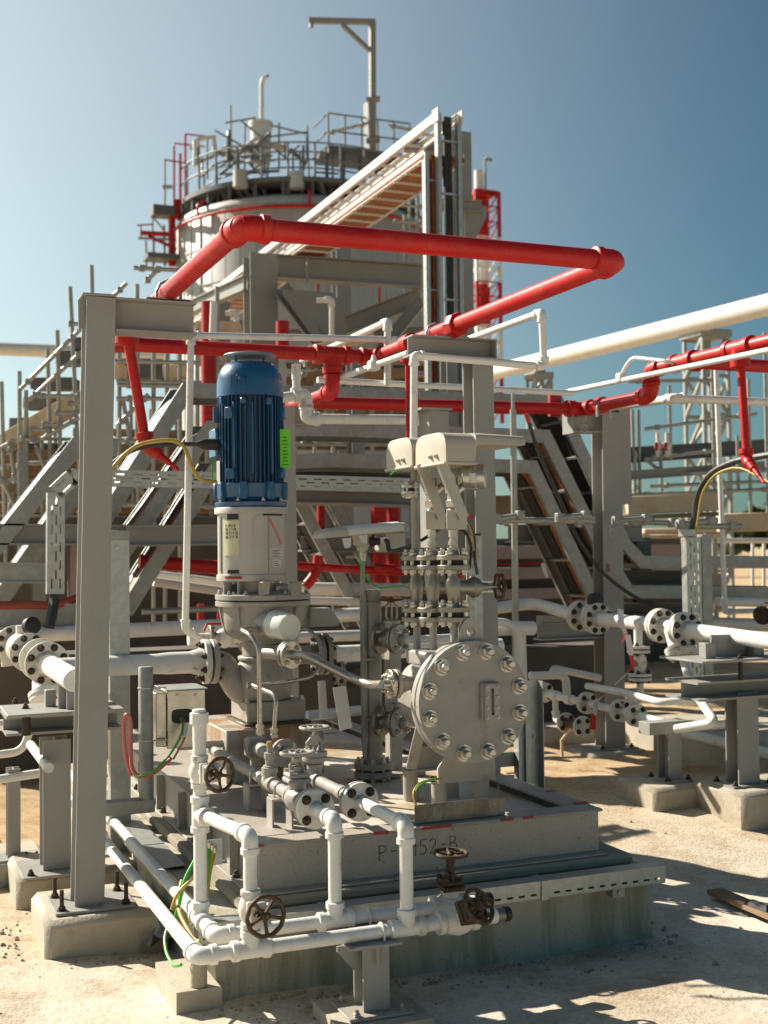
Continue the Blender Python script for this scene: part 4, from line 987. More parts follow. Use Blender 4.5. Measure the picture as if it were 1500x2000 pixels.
# ================================================================== VALVE STACKS ON THE VESSEL
def stack(label, y, px, hw, sc=1.0):
    x = VX - .04; o = V((x, y, 0)); zl_ = lambda py: lz(x, y, py)
    t = thing('valve_stack', label, 'valve', (x, y, VZ + .21), 'flanged globe valves on the seal pot')
    zA = VZ + .21; zl0, zu0 = 1.70 - 102 * dist((x, y, 1.3)) / F, 1.70
    k = dist((x, y, 1.4)) / F
    H = lambda py: 1.7 + (1073 - py) * k
    MB().cyl((x, y, zA - .02), (x, y, H(1212) + .0), .018, 18).done('stub_pipe', m_pump, t)
    R_, th = .075, .023
    for py, dn in ((1199, None), (1098, None)):
        zc = H(py); pair(t, (x, y, zc), UZ, R_, th, 4, .0185, m_cast, m_bolt, .022, (.022, .025), .70)
        MB().cyl((x, y, zc - .0095), (x, y, zc + .0095), .036, 18).done('spacer', m_rbolt, t)
    z0, z1 = H(1199) + .03, H(1098) - .03
    m = MB(); L = z1 - z0
    m.lathe((x, y, z0), UZ, [(0, .022), (L * .12, .024), (L * .32, .031), (L * .5, .037), (L * .62, .037), (L * .75, .030), (L * .9, .022), (L, .022)], 24); m.done('valve_body', m_cast, t)
    if hw:
        c = V((x, y, H(1147)))
        m = MB(); m.lathe(c, UX, [(0, .03), (.06, .032), (.075, .038), (.09, .046), (.092, .05), (.105, .05), (.107, .046), (.12, .046), (.125, .03), (.15, .02), (.17, .02)], 24); m.done('bonnet', m_cast, t)
        for dz in (-.022, .022): MB().bar(c + UX * .12 + UZ * dz, c + UX * .20 + UZ * dz, .012, .009).done('yoke', m_bolt, t)
        MB().cyl(c + UX * .12, c + UX * .245, .009, 10).done('stem', m_bolt, t)
        MB().wheel(c + UX * .235, UX, .055, .0075, 3, .25, .10).done('handwheel', m_iron, t)
        MB().ball(c + UX * .03 + UZ * .055 - UY * .02, .012, 12).done('red_plug', m_red, t)
    else:
        c = V((x, y, H(1147))); MB().cyl(c, c + UX * .09, .03, 16).done('bonnet', m_cast, t)
    return t, H
st3, H3 = stack('front globe valve stack with handwheel sticking out to the right, nearest the bolted cover', ys3[0], 887, True)
st2, H2 = stack('middle globe valve stack between two others on top of the seal pot', ys3[1], 846, False)
st1, H1 = stack('rear globe valve stack on the seal pot, carrying a plain upright pipe', ys3[2], 814, False)
# rear stack carries a pipe with a small flange pair up to the rear hood
x, y = VX - .04, ys3[2]
m = MB(); m.cyl((x, y, H1(1080)), (x, y, H1(968)), .023, 16); m.cyl((x, y, H1(940)), (x, y, H1(905)), .022, 16); m.done('riser_pipe', m_cast, st1)
pair(st1, (x - .03, y, H1(955)), UZ, .043, .016, 4, .011, m_steel, m_bolt, .014, (.022, .02), .72)
def fittings(t, x, y, H, y0, y1):
    m = MB(); z = H(y0); r = .017
    L = H(y1) - z
    m.lathe((x, y, z), UZ, [(0, .022), (L * .2, .024), (L * .21, .016), (L * .35, .016), (L * .36, .021), (L * .55, .021), (L * .56, .015), (L * .7, .015), (L * .71, .02), (L, .02)], 10); m.done('stem_fitting', m_cast2, t)
def transmitter(label, t_, x, y, H, dial):
    t = thing('transmitter', label, 'transmitter', (x, y, H(1030)), 'pressure transmitters under the cream hoods')
    m = MB(); m.box((x, y, H(1012)), (.045, .05, .09), .004); m.done('manifold_block', m_steel, t)
    m = MB(); m.lathe((x + .03, y, H(1010)), UX, [(0, .012), (.015, .012), (.016, .018), (.03, .018)], 10); m.tube([(x + .04, y - .01, H(1010)), (x + .075, y - .03, H(1004))], .006, 8); m.done('bleed_valve', m_bolt, t)
    m = MB(); m.tube([(x + .072, y - .028, H(1005)), (x + .085, y - .03, H(1011))], .009, 8); m.done('red_cap', m_red, t)
    # slanted support channel and front plate
    a = V((x - .085, y - .04, H(906))); b = V((x + .02, y - .04, H(1012)))
    MB().bar(a, b, .06, .006, V((.7, 0, .7)), .001).done('slanted_bracket', m_cast2, t)
    m = MB(); m.bar(a - UY * .037, b - UY * .037, .005, .05, V((.7, 0, .7))); m.done('bracket_flange', m_cast2, t)
    m = MB(); m.box((x - .01, y - .065, H(1016)), (.10, .006, .085), .001); m.done('front_plate', m_cast2, t)
    m = MB(); m.lathe((x, y, H(990)), UZ, [(0, .028), (.03, .032), (.034, .024), (.06, .024), (.064, .032), (.1, .034), (.104, .026), (.14, .026)], 18); m.done('sensor_neck', m_bolt, t)
    d = V((.86, -.5, 0)); c = V((x + .105, y - .03, H(930)))
    m = MB(); m.lathe(c - d * .06, d, [(0, .052), (.006, .058), (.04, .058), (.042, .063), (.062, .063), (.066, .058), (.10, .058), (.106, .05)], 28); m.tube([(x, y, H(985)), (x + .02, y, H(960)), c], .018, 10); m.done('housing', m_bolt, t)
    MB().lathe(c + d * .0465, d, [(0, .048), (.002, .048)], 24).done('dial', m_cream if dial else m_black, t)
    m = MB(); arcp(m, c, .0635, -.03, .0, c.z - .03, c.z + .012, .001); m.done('nameplate', m_paper, t)
    return t
fittings(st3, x, ys3[0], H3, 1080, 1035); fittings(st2, x, ys3[1], H2, 1080, 1035)
transmitter('round steel transmitter head under the larger front cream hood', st3, x, ys3[0], H3, True)
transmitter('darker transmitter head under the rear cream hood, half hidden by its slanted bracket', st2, x, ys3[1], H2, False)
def hood(label, xo, y0, y1, z0, z1, ext, group='cream sun hoods over the transmitters'):
    t = thing('sun_hood', label, 'hood', (xo, (y0 + y1) / 2, z0), group)
    h = z1 - z0
    # cross-section along Y is arched; profile along X has a box and a long visor
    xsl = [(0, z0, 1), (.004, z0, 1), (.145, z0, 1), (.152, z0 + h * .18, 1), (.156, z0 + h * .5, 1), (.165, z0 + h * .57, 1), (.19, z0 + h * .60, 1), (ext - .03, z0 + h * .60, .97), (ext - .008, z0 + h * .61, .93), (ext, z0 + h * .63, .85)]
    vs = []; fs = []; n = 14; yc, hw = (y0 + y1) / 2, (y1 - y0) / 2
    for i, (dx, zlo, s_) in enumerate(xsl):
        top = z1 - (0.0 if dx < .2 else (dx - .2) / (ext - .2) * h * .06) - (h * .1 if i == 0 else 0) - (h * .06 if i == len(xsl) - 1 else 0)
        shrink = .93 if i == 0 else 1
        for k in range(n + 1):
            a = math.pi * k / n; cy = -math.cos(a); sz = math.sin(a)
            yy = math.copysign(abs(cy) ** .45, cy) * hw * shrink * s_; zz_ = zlo + (top - zlo) * (abs(sz) ** .42)
            vs.append((xo + dx, yc + yy, zz_))
    for i in range(len(xsl) - 1):
        for k in range(n): a = i * (n + 1) + k; fs.append((a, a + 1, a + n + 2, a + n + 1))
        fs.append((i * (n + 1), (i + 1) * (n + 1), (i + 1) * (n + 1) + n, i * (n + 1) + n))
    fs.append(tuple(range(n + 1))[::-1]); e = (len(xsl) - 1) * (n + 1); fs.append(tuple(range(e, e + n + 1)))
    MB().add(vs, fs).done('shell', m_cream, t, sharp=.6)
    m = MB(); m.bx(xo - .006, xo + .16, y0 - .004, y1 + .004, z0 - .008, z0 + .006, .004); m.done('rim', m_cream, t)
    for dy in (.09, .15): bolt(t, (xo - .0005, y0 + dy, z0 + .035), -UX, .0105, m_cream, name='screw')
    return t
ph = PY(870, 905, ys3[0] - .12)
hood('larger front cream hood with long flat visor over the valve stacks', ph.x - .0, ys3[0] - .12, ys3[0] + .22, ph.z + .004, lz(ph.x + .02, ys3[0] - .12, 841), .42)
ph2 = PY(800, 915, ys3[1] + .0)
hood('smaller rear cream hood peeking out left of the front hood', ph2.x + .01, ys3[1] - .0, ys3[1] + .32, ph2.z + .012, lz(ph2.x, ys3[1], 851), .30)
# ================================================================== SMALL PIPE LINES ON THE SKID DECK
la = thing('drain_line', 'long grey drain line with wide handwheel, from the left front flange', 'pipe', (xc, 5.4, .52), 'grey drain lines on the skid deck')
flange(la, (xc, yA + .028, zB), UY, .077, .02, 4, .0145, m_pump, m_bolt, (rP, .03), .72)
y2 = ly(xc, zB, 396)
MB().cyl((xc, yA + .04, zB), (xc, y2, zB), rP, 18).done('pipe', m_pump, la)
yv = ly(xc, zB, 580)
gate_valve(la, (xc, yv, zB), UY, UZ, .027, lz(xc, yv, 1471) - zB, .062, m_pump, m_pump, spokes=6)
yt = ly(xc, zB, 527); tee(la, (xc, yt, zB), UY, UZ, rP, m_pump)
p = V((xc, yt, zB)); MB().lathe(p + UZ * .055, UZ, [(0, .03), (.02, .03), (.022, .02), (.05, .02), (.051, .024), (.075, .024), (.076, .012), (.12, .012)], 12).done('fitting', m_pump, la)
MB().cyl(p + UZ * .12, p + UZ * .18, .011, 10).done('oil_tube', m_steel, la)
MB().cyl(p + UZ * .155, p + UZ * .175, .0135, 10).done('tape_mark', m_yellow, la)
for px in (548, 500):
    y = ly(xc, zB, px)
    m = MB(); m.bx(xc - .05, xc + .045, y - .04, y + .04, zB - .0435, zB - .034, .002); m.bx(xc - .05, xc - .042, y - .04, y + .04, .5135, zB - .044); m.bx(xc + .035, xc + .043, y - .04, y + .04, .5135, zB - .044); m.done('stool', m_pump, la)
    u_bolt(la, (xc, y, zB), UY, rP, m_bolt)
lb_ = thing('drain_line', 'grey drain line with tall upright valve behind the right front flange', 'pipe', (xb, 5.2, .52), 'grey drain lines on the skid deck')
flange(lb_, (xb, yB + .028, zB), UY, .077, .02, 4, .0145, m_pump, m_bolt, (rP, .03), .72)
yv = ly(xb, zB, 615)
MB().cyl((xb, yB + .04, zB), (xb, yv + .1, zB), rP, 18).done('pipe', m_pump, lb_)
y = ly(xb, zB, 668); coupling(lb_, (xb, y, zB), UY, rP, m_pump, 2.2, 1.2)
elbow(lb_, (xb, yv, zB), UY, UZ, rP, m_pump)
zz0 = zB + .07
m = MB(); m.lathe((xb, yv, zz0), UZ, [(0, .034), (.012, .056), (.028, .056), (.03, .05), (.034, .05), (.036, .056), (.052, .056), (.056, .04)], 24); m.done('bonnet_flange', m_pump, lb_)
for k in range(4): a = k * math.pi / 2 + .7; bolt(lb_, (xb + math.cos(a) * .042, yv + math.sin(a) * .042, zz0 + .053), UZ, .010, m_pump)
zw = lz(xb, yv, 1421)
m = MB()
for sg in (-1, 1): m.tube([(xb + sg * .022, yv, zz0 + .055), (xb + sg * .034, yv, zz0 + .09), (xb + sg * .034, yv, zw - .065), (xb + sg * .014, yv, zw - .045)], .0085, 8)
m.cyl((xb, yv, zw - .055), (xb, yv, zw - .03), .02, 12); m.cyl((xb, yv, zz0 + .05), (xb, yv, zw + .01), .008, 10); m.lathe((xb, yv, zz0 + .08), UZ, [(0, .018), (.02, .022), (.035, .014)], 10); m.done('yoke', m_pump, lb_)
MB().wheel((xb, yv, zw), UZ, .060, .0075, 6, .2, .04).done('handwheel', m_pump, lb_)
# line C: flanged stub behind
q0 = PZ(545, 1482, .73); q1 = V((q0.x, ly(q0.x, .73, 484), .73))
lc = thing('flanged_spool', 'stubby grey flanged pipe spool with red rimmed flange left of the pump plinth', 'pipe', (q0.x, q0.y + .3, .52))
MB().cyl(q0, q1, .034, 22).done('pipe', m_pump, lc)
flange(lc, q1 + UY * .02, -UY, .078, .022, 4, .013, m_pump, m_bolt, (.034, .02), .72)
MB().lathe(q1 + UY * .021, UY, [(0, .0785), (.006, .0785)], 30).done('paint_rim', m_markred, lc)
MB().box(q1 - UY * .14, (.10, .10, .10), .012).done('body', m_pump, lc)
MB().cyl(q1 - UY * .14, q1 - UY * .14 - UZ * .15, .03, 14).done('leg', m_pump, lc)
MB().lathe(q1 + UY * .05, V((-1, .0, 0)), [(0, .02), (.35, .02)], 14).done('branch_pipe', m_pump, lc)
f2 = PZ(556, 1470, .72)
flange(lc, f2, -UY, .07, .02, 4, .012, m_pump, m_bolt, (.03, .03), .72)
MB().cyl(f2 + UY * .002, f2 + UY * .35, .032, 18).done('rear_pipe', m_pump, lc)
MB().lathe(f2 + UY * .001, UY, [(0, .0705), (.006, .0705)], 30).done('paint_rim', m_markred, lc)
m = MB(); p = PZ(695, 1395, .9); 
# earth wires by the vessel foot
def wire(label, pts, r, mat, cat='cable', name='earth_wire', grp=None, n=8, flat=None):
    return tag(MB().tube(pts, r, n, bend=.2).done(name, mat), label, cat, grp)
wire('short yellow earth wire looping from deck to the seal pot foot', [PY(812, 1572, 5.0), PY(806, 1548, 5.02), PY(818, 1530, 5.05), PY(840, 1523, 5.08), PY(862, 1521, 5.10)], .006, m_yellow)
wire('green stripe earth wire beside the yellow one at the seal pot foot', [PY(812, 1545, 4.995), PY(817, 1536, 5.01), PY(832, 1526, 5.05), PY(850, 1521, 5.07)], .004, m_green)
wire('yellow earth wire lying behind the rear seal pot foot', [PY(828, 1534, 5.4), PY(800, 1528, 5.45), PY(783, 1520, 5.5), PY(790, 1512, 5.5), PY(812, 1508, 5.45)], .006, m_yellow)

# ================================================================== BRIDLE STANDPIPE WITH LEVEL TRANSMITTER
bp_ = PZ(729, 1503, .565); BX, BY = bp_.x, bp_.y
kb_ = dist(bp_) / F
sp = thing('standpipe', 'dull grey upright level bridle pipe with flanged side branches', 'standpipe', (BX, BY, .512))
pair(sp, (BX, BY, .567), UZ, .098, .034, 8, .0145, m_pipe_d, m_bolt, .010, (.052, .015), .78)
zt_ = lz(BX, BY, 1152)
m = MB(); m.cyl((BX, BY, .60), (BX, BY, zt_), .0505, 28, .004)
m.done('pipe', m_pipe_d, sp)
for py in (1180, 1288, 1404): m = MB(); z = lz(BX, BY, py); m.lathe((BX, BY, z), UZ, [(0, .051), (.001, .054), (.012, .054), (.013, .051)], 28); m.box((BX - .03, BY - .05, z + .006), (.10, .02, .012)); m.done('band_clamp', m_pipe_d, sp)
sx2 = PY(709, 1300, BY - .03)
z0, z1 = lz(sx2.x, BY - .03, 1452), lz(sx2.x, BY - .03, 1160)
m = MB(); m.bx(sx2.x - .012, sx2.x + .016, BY - .05, BY - .022, z0, z1, .002); m.done('strut_channel', m_galv_b, sp)
zc_ = lz(sx2.x, BY - .03, 1096); MB().cyl((sx2.x, BY - .04, z0 - .08), (sx2.x, BY - .04, zc_), .0125, 12).done('conduit', m_pipe_d, sp)
ax_ = V((.515, -.857, 0))
for py, ptop in ((1247, 1200), (1407, 1360)):
    z = lz(BX, BY, py); c = V((BX, BY, z))
    MB().cyl(c, c + ax_ * .2, .03, 16).done('branch', m_pipe_d, sp)
    flange(sp, c + ax_ * .052, ax_, .078, .017, 4, .0145, m_cast, m_bolt, (.028, .02), .72)
    flange(sp, c + ax_ * .17, ax_, .078, .017, 4, .0145, m_pump, m_bolt, (.02, .03), .72)
    flange(sp, c + ax_ * .165, -ax_, .078, .017, 4, .0145, m_cast, m_bolt, (.03, .03), .72, bolts=False)
    MB().lathe(c + ax_ * .112, ax_, [(0, .03), (.01, .042), (.03, .042), (.04, .03)], 18).done('valve_body', m_cast, sp)
    m = MB(); o = c + ax_ * .13; m.cyl(o, o + UZ * .10, .022, 14); m.lathe(o + UZ * .06, UZ, [(0, .046), (.016, .046), (.017, .042), (.02, .042), (.021, .046), (.036, .046)], 20); m.done('bonnet', m_cast, sp)
    if py < 1300:
        m = MB(); 
        for sg in (-1, 1): m.tube([o + UZ * .095 + UX * sg * .02, o + UZ * .12 + UX * sg * .03, o + UZ * .17 + UX * sg * .03, o + UZ * .19 + UX * sg * .01], .007, 6)
        m.cyl(o + UZ * .09, o + UZ * .21, .007, 8); m.done('yoke', m_cast, sp); MB().wheel(o + UZ * .205, UZ, .055, .007, 5, .2, .05).done('handwheel', m_iron, sp)
    e = c + ax_ * .19; MB().tube([e, e + ax_ * .05 + UX * .1, e + UX * .42 + UY * (.02)], .021, 14, bend=.05).done('branch_pipe', m_white, sp)
MB().bx(BX + .13, BX + .20, BY + .08, BY + .15, .5135, lz(BX, BY, 1270), .003).done('support_post', m_pump, sp)
MB().bx(BX + .05, BX + .29, BY - .02, BY + .22, .5132, .535, .003).done('post_foot', m_pump, sp)
# level transmitter head
lt = thing('level_transmitter', 'white level gauge head with long flat torn sun cover on the standpipe', 'transmitter', (sx2.x, BY - .04, zc_))
c = V((sx2.x, BY - .04, zc_))
MB().lathe(c, UZ, [(0, .018), (.02, .018), (.021, .022), (.045, .022), (.046, .016), (.06, .02)], 10).done('gland_nut', m_bolt, lt)
m = MB(); m.lathe(c + UZ * .055, UZ, [(0, .03), (.02, .034), (.03, .05), (.10, .056), (.105, .05)], 8); m.done('housing', m_cream, lt)
MB().lathe(c + UZ * .16, UZ, [(0, .05), (.012, .05)], 24).done('blue_ring', m_blue, lt)
g = c + UZ * .10 + V((.03, -.04, 0)); d = V((.8, -.6, 0)).normalized()
MB().lathe(g, d, [(0, .026), (.02, .026), (.021, .02), (.05, .017), (.055, .012)], 12).done('cable_gland', m_black, lt)
MB().tube([g + d * .05, g + d * .09 + UZ * .005, PY(760, 1080, 5.75), PY(795, 1070, 5.7), PY(812, 1064, 5.65)], .0125, 10, bend=.1).done('cable', m_bcable, lt)
MB().cyl(g + d * .05, g + d * .085, .0135, 10).done('cable_band', m_yellow, lt)
cy_ = BY - .04; zh = lz(c.x, cy_, 1050)
xa_, xb_ = lx(cy_, zh, 614), lx(cy_, zh, 788); xm = lx(cy_, zh, 650)
def slabhood(m, x0, x1, z, h, hw, yc, lift=0):
    n = 10; vs = []; fs = []; xs = [(x0, .55, .35), (x0 + .02, .85, .8), (x0 + .07, 1, 1), (x1 - .02, 1, 1), (x1, .95, .8)]
    for x, wv, hv in xs:
        zz = z + lift * (x - x0) / (x1 - x0)
        for k in range(n + 1):
            a = math.pi * k / n; cc = -math.cos(a); vs.append((x, yc + math.copysign(abs(cc) ** .5, cc) * hw * wv, zz + h * hv * math.sin(a) ** .5))
    for i in range(len(xs) - 1):
        for k in range(n): a = i * (n + 1) + k; fs.append((a, a + 1, a + n + 2, a + n + 1))
        fs.append((i * (n + 1), (i + 1) * (n + 1), (i + 1) * (n + 1) + n, i * (n + 1) + n))
    fs += [tuple(range(n + 1))[::-1], tuple(range((len(xs) - 1) * (n + 1), len(xs) * (n + 1)))]
    return m.add(vs, fs)
slabhood(MB(), xa_, xb_ + .0, zh - .004, .048, .085, cy_, .035).done('cover', m_cream, lt, sharp=.9)
m = MB(); m.bx(xb_ - .14, xb_ - .015, cy_ - .07, cy_ + .07, zh - .075, zh + .03, .012); m.done('rear_box', m_cream, lt)
m = MB(); slabhood(m, xm, xb_ - .03, zh + .006, .048, .089, cy_ - .0, .03); m.done('torn_film', m_paper, lt, sharp=.9)
m = MB(); 
for k, (px, py) in enumerate(((668, 1052), (742, 1050), (700, 1046))):
    p = PY(px, py, cy_ - .093); m.add([p, p + V((.05, 0, .004)), p + V((.045, -.004, -.045)), p + V((.012, -.006, -.05 + .01 * k))], [(0, 1, 2, 3)])
m.done('torn_flap', m_paper, lt)
wire('thin green wire sagging from the level gauge head to the valve stacks', [PY(700, 1075, 5.9), PY(708, 1120, 5.9), PY(735, 1150, 5.85), PY(790, 1143, 5.7), PY(805, 1152, 5.6)], .004, m_green, name='signal_wire')
wire('black cable looping down beside the front transmitter to the slotted strut', [PY(868, 1000, 5.3), PY(905, 1010, 5.35), PY(928, 1045, 5.4), PY(926, 1085, 5.45), PY(932, 1120, 5.6)], .0085, m_bcable, name='instrument_cable')
wire('yellow and green earth lead beside the black loop at the front transmitter', [PY(910, 1015, 5.34), PY(924, 1045, 5.38), PY(925, 1075, 5.42), PY(936, 1090, 5.6)], .004, m_yellow, name='earth_lead')
wire('second black cable arching between rear transmitter and level gauge', [PY(822, 1056, 5.6), PY(845, 1042, 5.55), PY(866, 1028, 5.5), PY(885, 1018, 5.4)], .0085, m_bcable, name='instrument_cable')
wire('third black cable dropping behind the valve stacks from the front manifold block', [PY(895, 1030, 5.5), PY(912, 1042, 5.5), PY(921, 1065, 5.55), PY(917, 1110, 5.6)], .0085, m_bcable, name='instrument_cable')
wire('green wire tail poking out under the rear cream hood', [PY(762, 927, 5.5), PY(774, 920, 5.5), PY(785, 922, 5.5)], .004, m_green, name='signal_wire')
# paper tag hanging by the tube
p = PY(663, 1340, 5.7); q = MB(); r_ = (V((.98, .1, .05)).normalized(), V((.1, -.99, 0)).normalized())
ptg = thing('paper_tag', 'blank white paper tag hanging under the bent steel tube', 'tag', PY(668, 1425, 5.7))
a_, b_, c2, d2 = PY(650, 1343, 5.66), PY(676, 1340, 5.69), PY(688, 1421, 5.67), PY(664, 1428, 5.64)
q.add([a_, b_, c2, d2, a_ + UY * .002, b_ + UY * .002, c2 + UY * .002, d2 + UY * .002], [(0, 1, 2, 3), (7, 6, 5, 4), (0, 4, 5, 1), (2, 6, 7, 3), (1, 5, 6, 2), (3, 7, 4, 0)]); q.done('card', m_paper, ptg, smooth=False)
MB().tube([(a_ + b_) / 2 - UZ * .008, (a_ + b_) / 2 + V((0, .01, .02)), PY(662, 1318, 5.72)], .0015, 5).done('string', m_steel, ptg)

# ================================================================== LEFT: JUNCTION BOX, ARM, CABLES
JY = 5.78
jp = thing('bent_tube', 'galvanized tube bent to an L beside the left column, carrying the junction box', 'bracket', PY(285, 1560, JY))
a_, b_ = PY(286, 1302, JY), PY(286, 1560, JY)
m = MB(); c = PY(170, 1578, JY)
m.lathe(b_ + UZ * 0.0 - UZ * .03, UZ, [(0, .034), (a_.z - b_.z + .03 - .006, .034), (a_.z - b_.z + .03, .031)], 22); m.bx(c.x, b_.x + .034, JY - .034, JY + .034, b_.z - .06, b_.z + .005, .006); m.done('tube', m_galv_b, jp)
for py in (1345, 1447):
    z = PY(286, py, JY).z; m = MB(); m.lathe((b_.x, JY, z), UZ, [(0, .0345), (.001, .038), (.007, .038), (.008, .0345)], 20); m.bx(b_.x + .03, b_.x + .09, JY - .034, JY - .026, z, z + .008); m.done('pipe_clamp', m_galv, jp)
jb = thing('junction_box', 'open stainless junction box with rounded dark cut-out and wires hanging out', 'box', PY(362, 1455, JY - .02))
j0, j1 = PY(327, 1350, JY - .03), PY(402, 1458, JY - .03)
m = MB(); Y0, Y1 = JY - .03, JY + .2
m.bx(j0.x, j1.x, Y0 + .004, Y1, j1.z, j0.z, .003); m.bx(j0.x - .05, j0.x - .001, Y0 + .02, Y1 - .02, j1.z + .01, j0.z - .01, .003)
m.done('body', m_steel, jb)
MB().bx(j0.x - .012, j1.x + .01, Y0 - .008, Y1 + .01, j0.z + .001, j0.z + .006, .001).done('rain_lid', m_galv, jb)
xx0, xx1 = lx(Y0, j0.z, 335), lx(Y0, j0.z, 376); zc0, zc1 = lz(xx0, Y0, 1414), lz(xx0, Y0, 1386)
m = MB(); n = 24; pts = []
for k in range(n):
    a = 2 * math.pi * k / n; pts.append(((xx0 + xx1) / 2 + math.copysign(abs(math.cos(a)) ** .5, math.cos(a)) * (xx1 - xx0) / 2, (zc0 + zc1) / 2 + math.copysign(abs(math.sin(a)) ** .5, math.sin(a)) * (zc1 - zc0) / 2))
m.prism(pts, V((0, Y0 + .0035, 0)), UX, UZ, .0025); m.done('cut_out', m_black, jb)
for px in (346, 382): bolt(jb, PY(px, 1357, Y0 + .003), -UY, .006, m_bolt, name='screw')
p0 = PY(352, 1402, Y0 - .002)
lp = [p0, PY(362, 1415, Y0 - .06), PY(358, 1440, Y0 - .10), PY(335, 1480, Y0 - .12), PY(300, 1512, Y0 - .12), PY(272, 1520, Y0 - .10), PY(257, 1503, Y0 - .06), PY(255, 1450, Y0 - .05), PY(256, 1405, Y0 - .05), PY(247, 1393, Y0 - .04), PY(241, 1410, Y0 - .02), PY(243, 1470, Y0), PY(256, 1515, Y0 + .02)]
wire('salmon pink cable looping from the junction box beside the left column', lp[3:], .0095, m_pink, name='loose_cable')
wire('bright green wire running along the pink cable from the junction box', [p0] + [x + V((-.012, -.012, .008)) for x in lp[1:6]], .0055, m_green, name='loose_wire')
wire('orange wire twisted with the green one under the junction box', [p0 + UX * .01] + [x + V((.006, -.008, -.006)) for x in lp[1:4]], .005, m_pink, name='loose_wire')
MB_ = MB().tube([lp[1] + UZ * .0, lp[2]], .0135, 10); tag(MB_.done('cable_joint', m_paper), 'taped pale joint where the wires leave the junction box', 'cable joint')
# galvanized tray post behind the column
gpx = PY(232, 1300, 6.45)
gp_ = thing('tray_post', 'tall galvanized channel post standing close behind the left column', 'post', (gpx.x, 6.45, .1))
zt_ = lz(gpx.x, 6.45, 1036)
m = MB(); m.channel((gpx.x, 6.5, .0), (gpx.x, 6.5, zt_ - .06), .10, .06, .006, UX, 1); m.bx(gpx.x - .05, gpx.x + .052, 6.42, 6.44, 0, zt_ - .05); m.bx(gpx.x + .03, gpx.x + .05, 6.441, 6.52, 0, zt_ - .05); m.done('channel', m_galv, gp_)
MB().bx(gpx.x - .052, gpx.x + .054, 6.41, 6.55, zt_ - .049, zt_, .003).done('head_cap', m_galv_b, gp_)
bolt(gp_, (gpx.x - .01, 6.42, zt_ - .09), -UY, .009, m_bolt)
# motor cables
wire('bright yellow earth cable arching from behind the left column to the motor foot', [PY(205, 935, 6.3), PY(232, 897, 6.3), PY(270, 866, 6.3), PY(330, 858, 6.25), PY(360, 868, 6.25), PY(371, 905, 6.25), PY(388, 938, 6.28), PY(422, 941, 6.32)], .0105, m_yellow, name='motor_cable')
wire('black power cable with thick sleeve entering the left side of the motor', [PY(200, 925, 6.45), PY(232, 893, 6.45), PY(275, 872, 6.45), PY(330, 868, 6.42), PY(385, 867, 6.40), PY(432, 868, 6.40)], .012, m_bcable, name='motor_cable')
a_, b_ = PY(383, 867, 6.40), PY(424, 868, 6.40); tag(MB().lathe(a_, b_ - a_, [(0, .012), (.04, .03), ((b_ - a_).length, .032)], 16).done('cable_gland', m_black), 'thick black cable gland sleeve on the left of the motor', 'gland')
wire('thin yellow green wire at the lower left of the motor', [PY(418, 895, 6.3), PY(413, 915, 6.28), PY(416, 935, 6.3)], .0045, m_green, name='earth_wire')
# earth cable bundle by the plinth corner
ec = thing('earth_cables', 'bundle of yellow and green earth cables rising at the left front corner of the plinth', 'cables', PZ(390, 1760, .1))
for i, (tx, ty, bx2, by2, mt) in enumerate(((395, 1655, 345, 1745, m_yellow), (402, 1652, 385, 1775, m_yellow), (408, 1656, 392, 1780, m_green), (414, 1660, 400, 1790, m_yellow), (419, 1665, 404, 1770, m_yellow), (392, 1660, 352, 1760, m_green))):
    a_ = PY(tx, ty, 4.80); b_ = PY(bx2, by2, 4.72); mid = (a_ + b_) / 2 + V((.03 - .012 * i, -.02, -.01))
    MB().tube([a_, mid, b_, b_ + V((-.02, .0, -.06))], .0075, 8, bend=.15).done('cable', mt, ec)
    MB().cyl(a_, a_ + UZ * .02, .010, 8).done('lug', m_bolt, ec)
MB().bx(PY(388, 1650, 4.83).x, PY(432, 1650, 4.83).x, 4.815, 4.822, PY(400, 1690, 4.83).z, PY(400, 1640, 4.83).z).done('earth_bar', m_galv, ec)
wire('bright green wire curling onto the ground block at front left', [PY(332, 1800, 4.75), PY(321, 1828, 4.7), PY(324, 1862, 4.62), PY(340, 1888, 4.5), PY(354, 1884, 4.45)], .006, m_green)
wire('yellow wires trailing below the white elbows at front left', [PY(355, 1720, 4.85), PY(345, 1760, 4.75), PY(352, 1790, 4.65), PY(378, 1835, 4.5), PY(390, 1840, 4.45)], .007, m_yellow)
m_bag = pm("grey_plastic_scrap", (.38, .38, .38), .5, var=.35, vs=20, dirt=(.08, .07, .06), amt=.8, ds=18, thr=.5)
p = PZ(305, 1835, .06); m = MB(); rs = random.Random(3)
g8 = [[V((p.x - .06 + .035 * i, p.y - .06 + .05 * j, .03 + rs.uniform(0, .13))) for i in range(5)] for j in range(5)]
m.add([x for r_ in g8 for x in r_], [(j * 5 + i, j * 5 + i + 1, j * 5 + i + 6, j * 5 + i + 5) for j in range(4) for i in range(4)])
tag(m.done('plastic_scrap', m_bag), 'crumpled grey plastic scrap between left footing and white pipes', 'scrap')

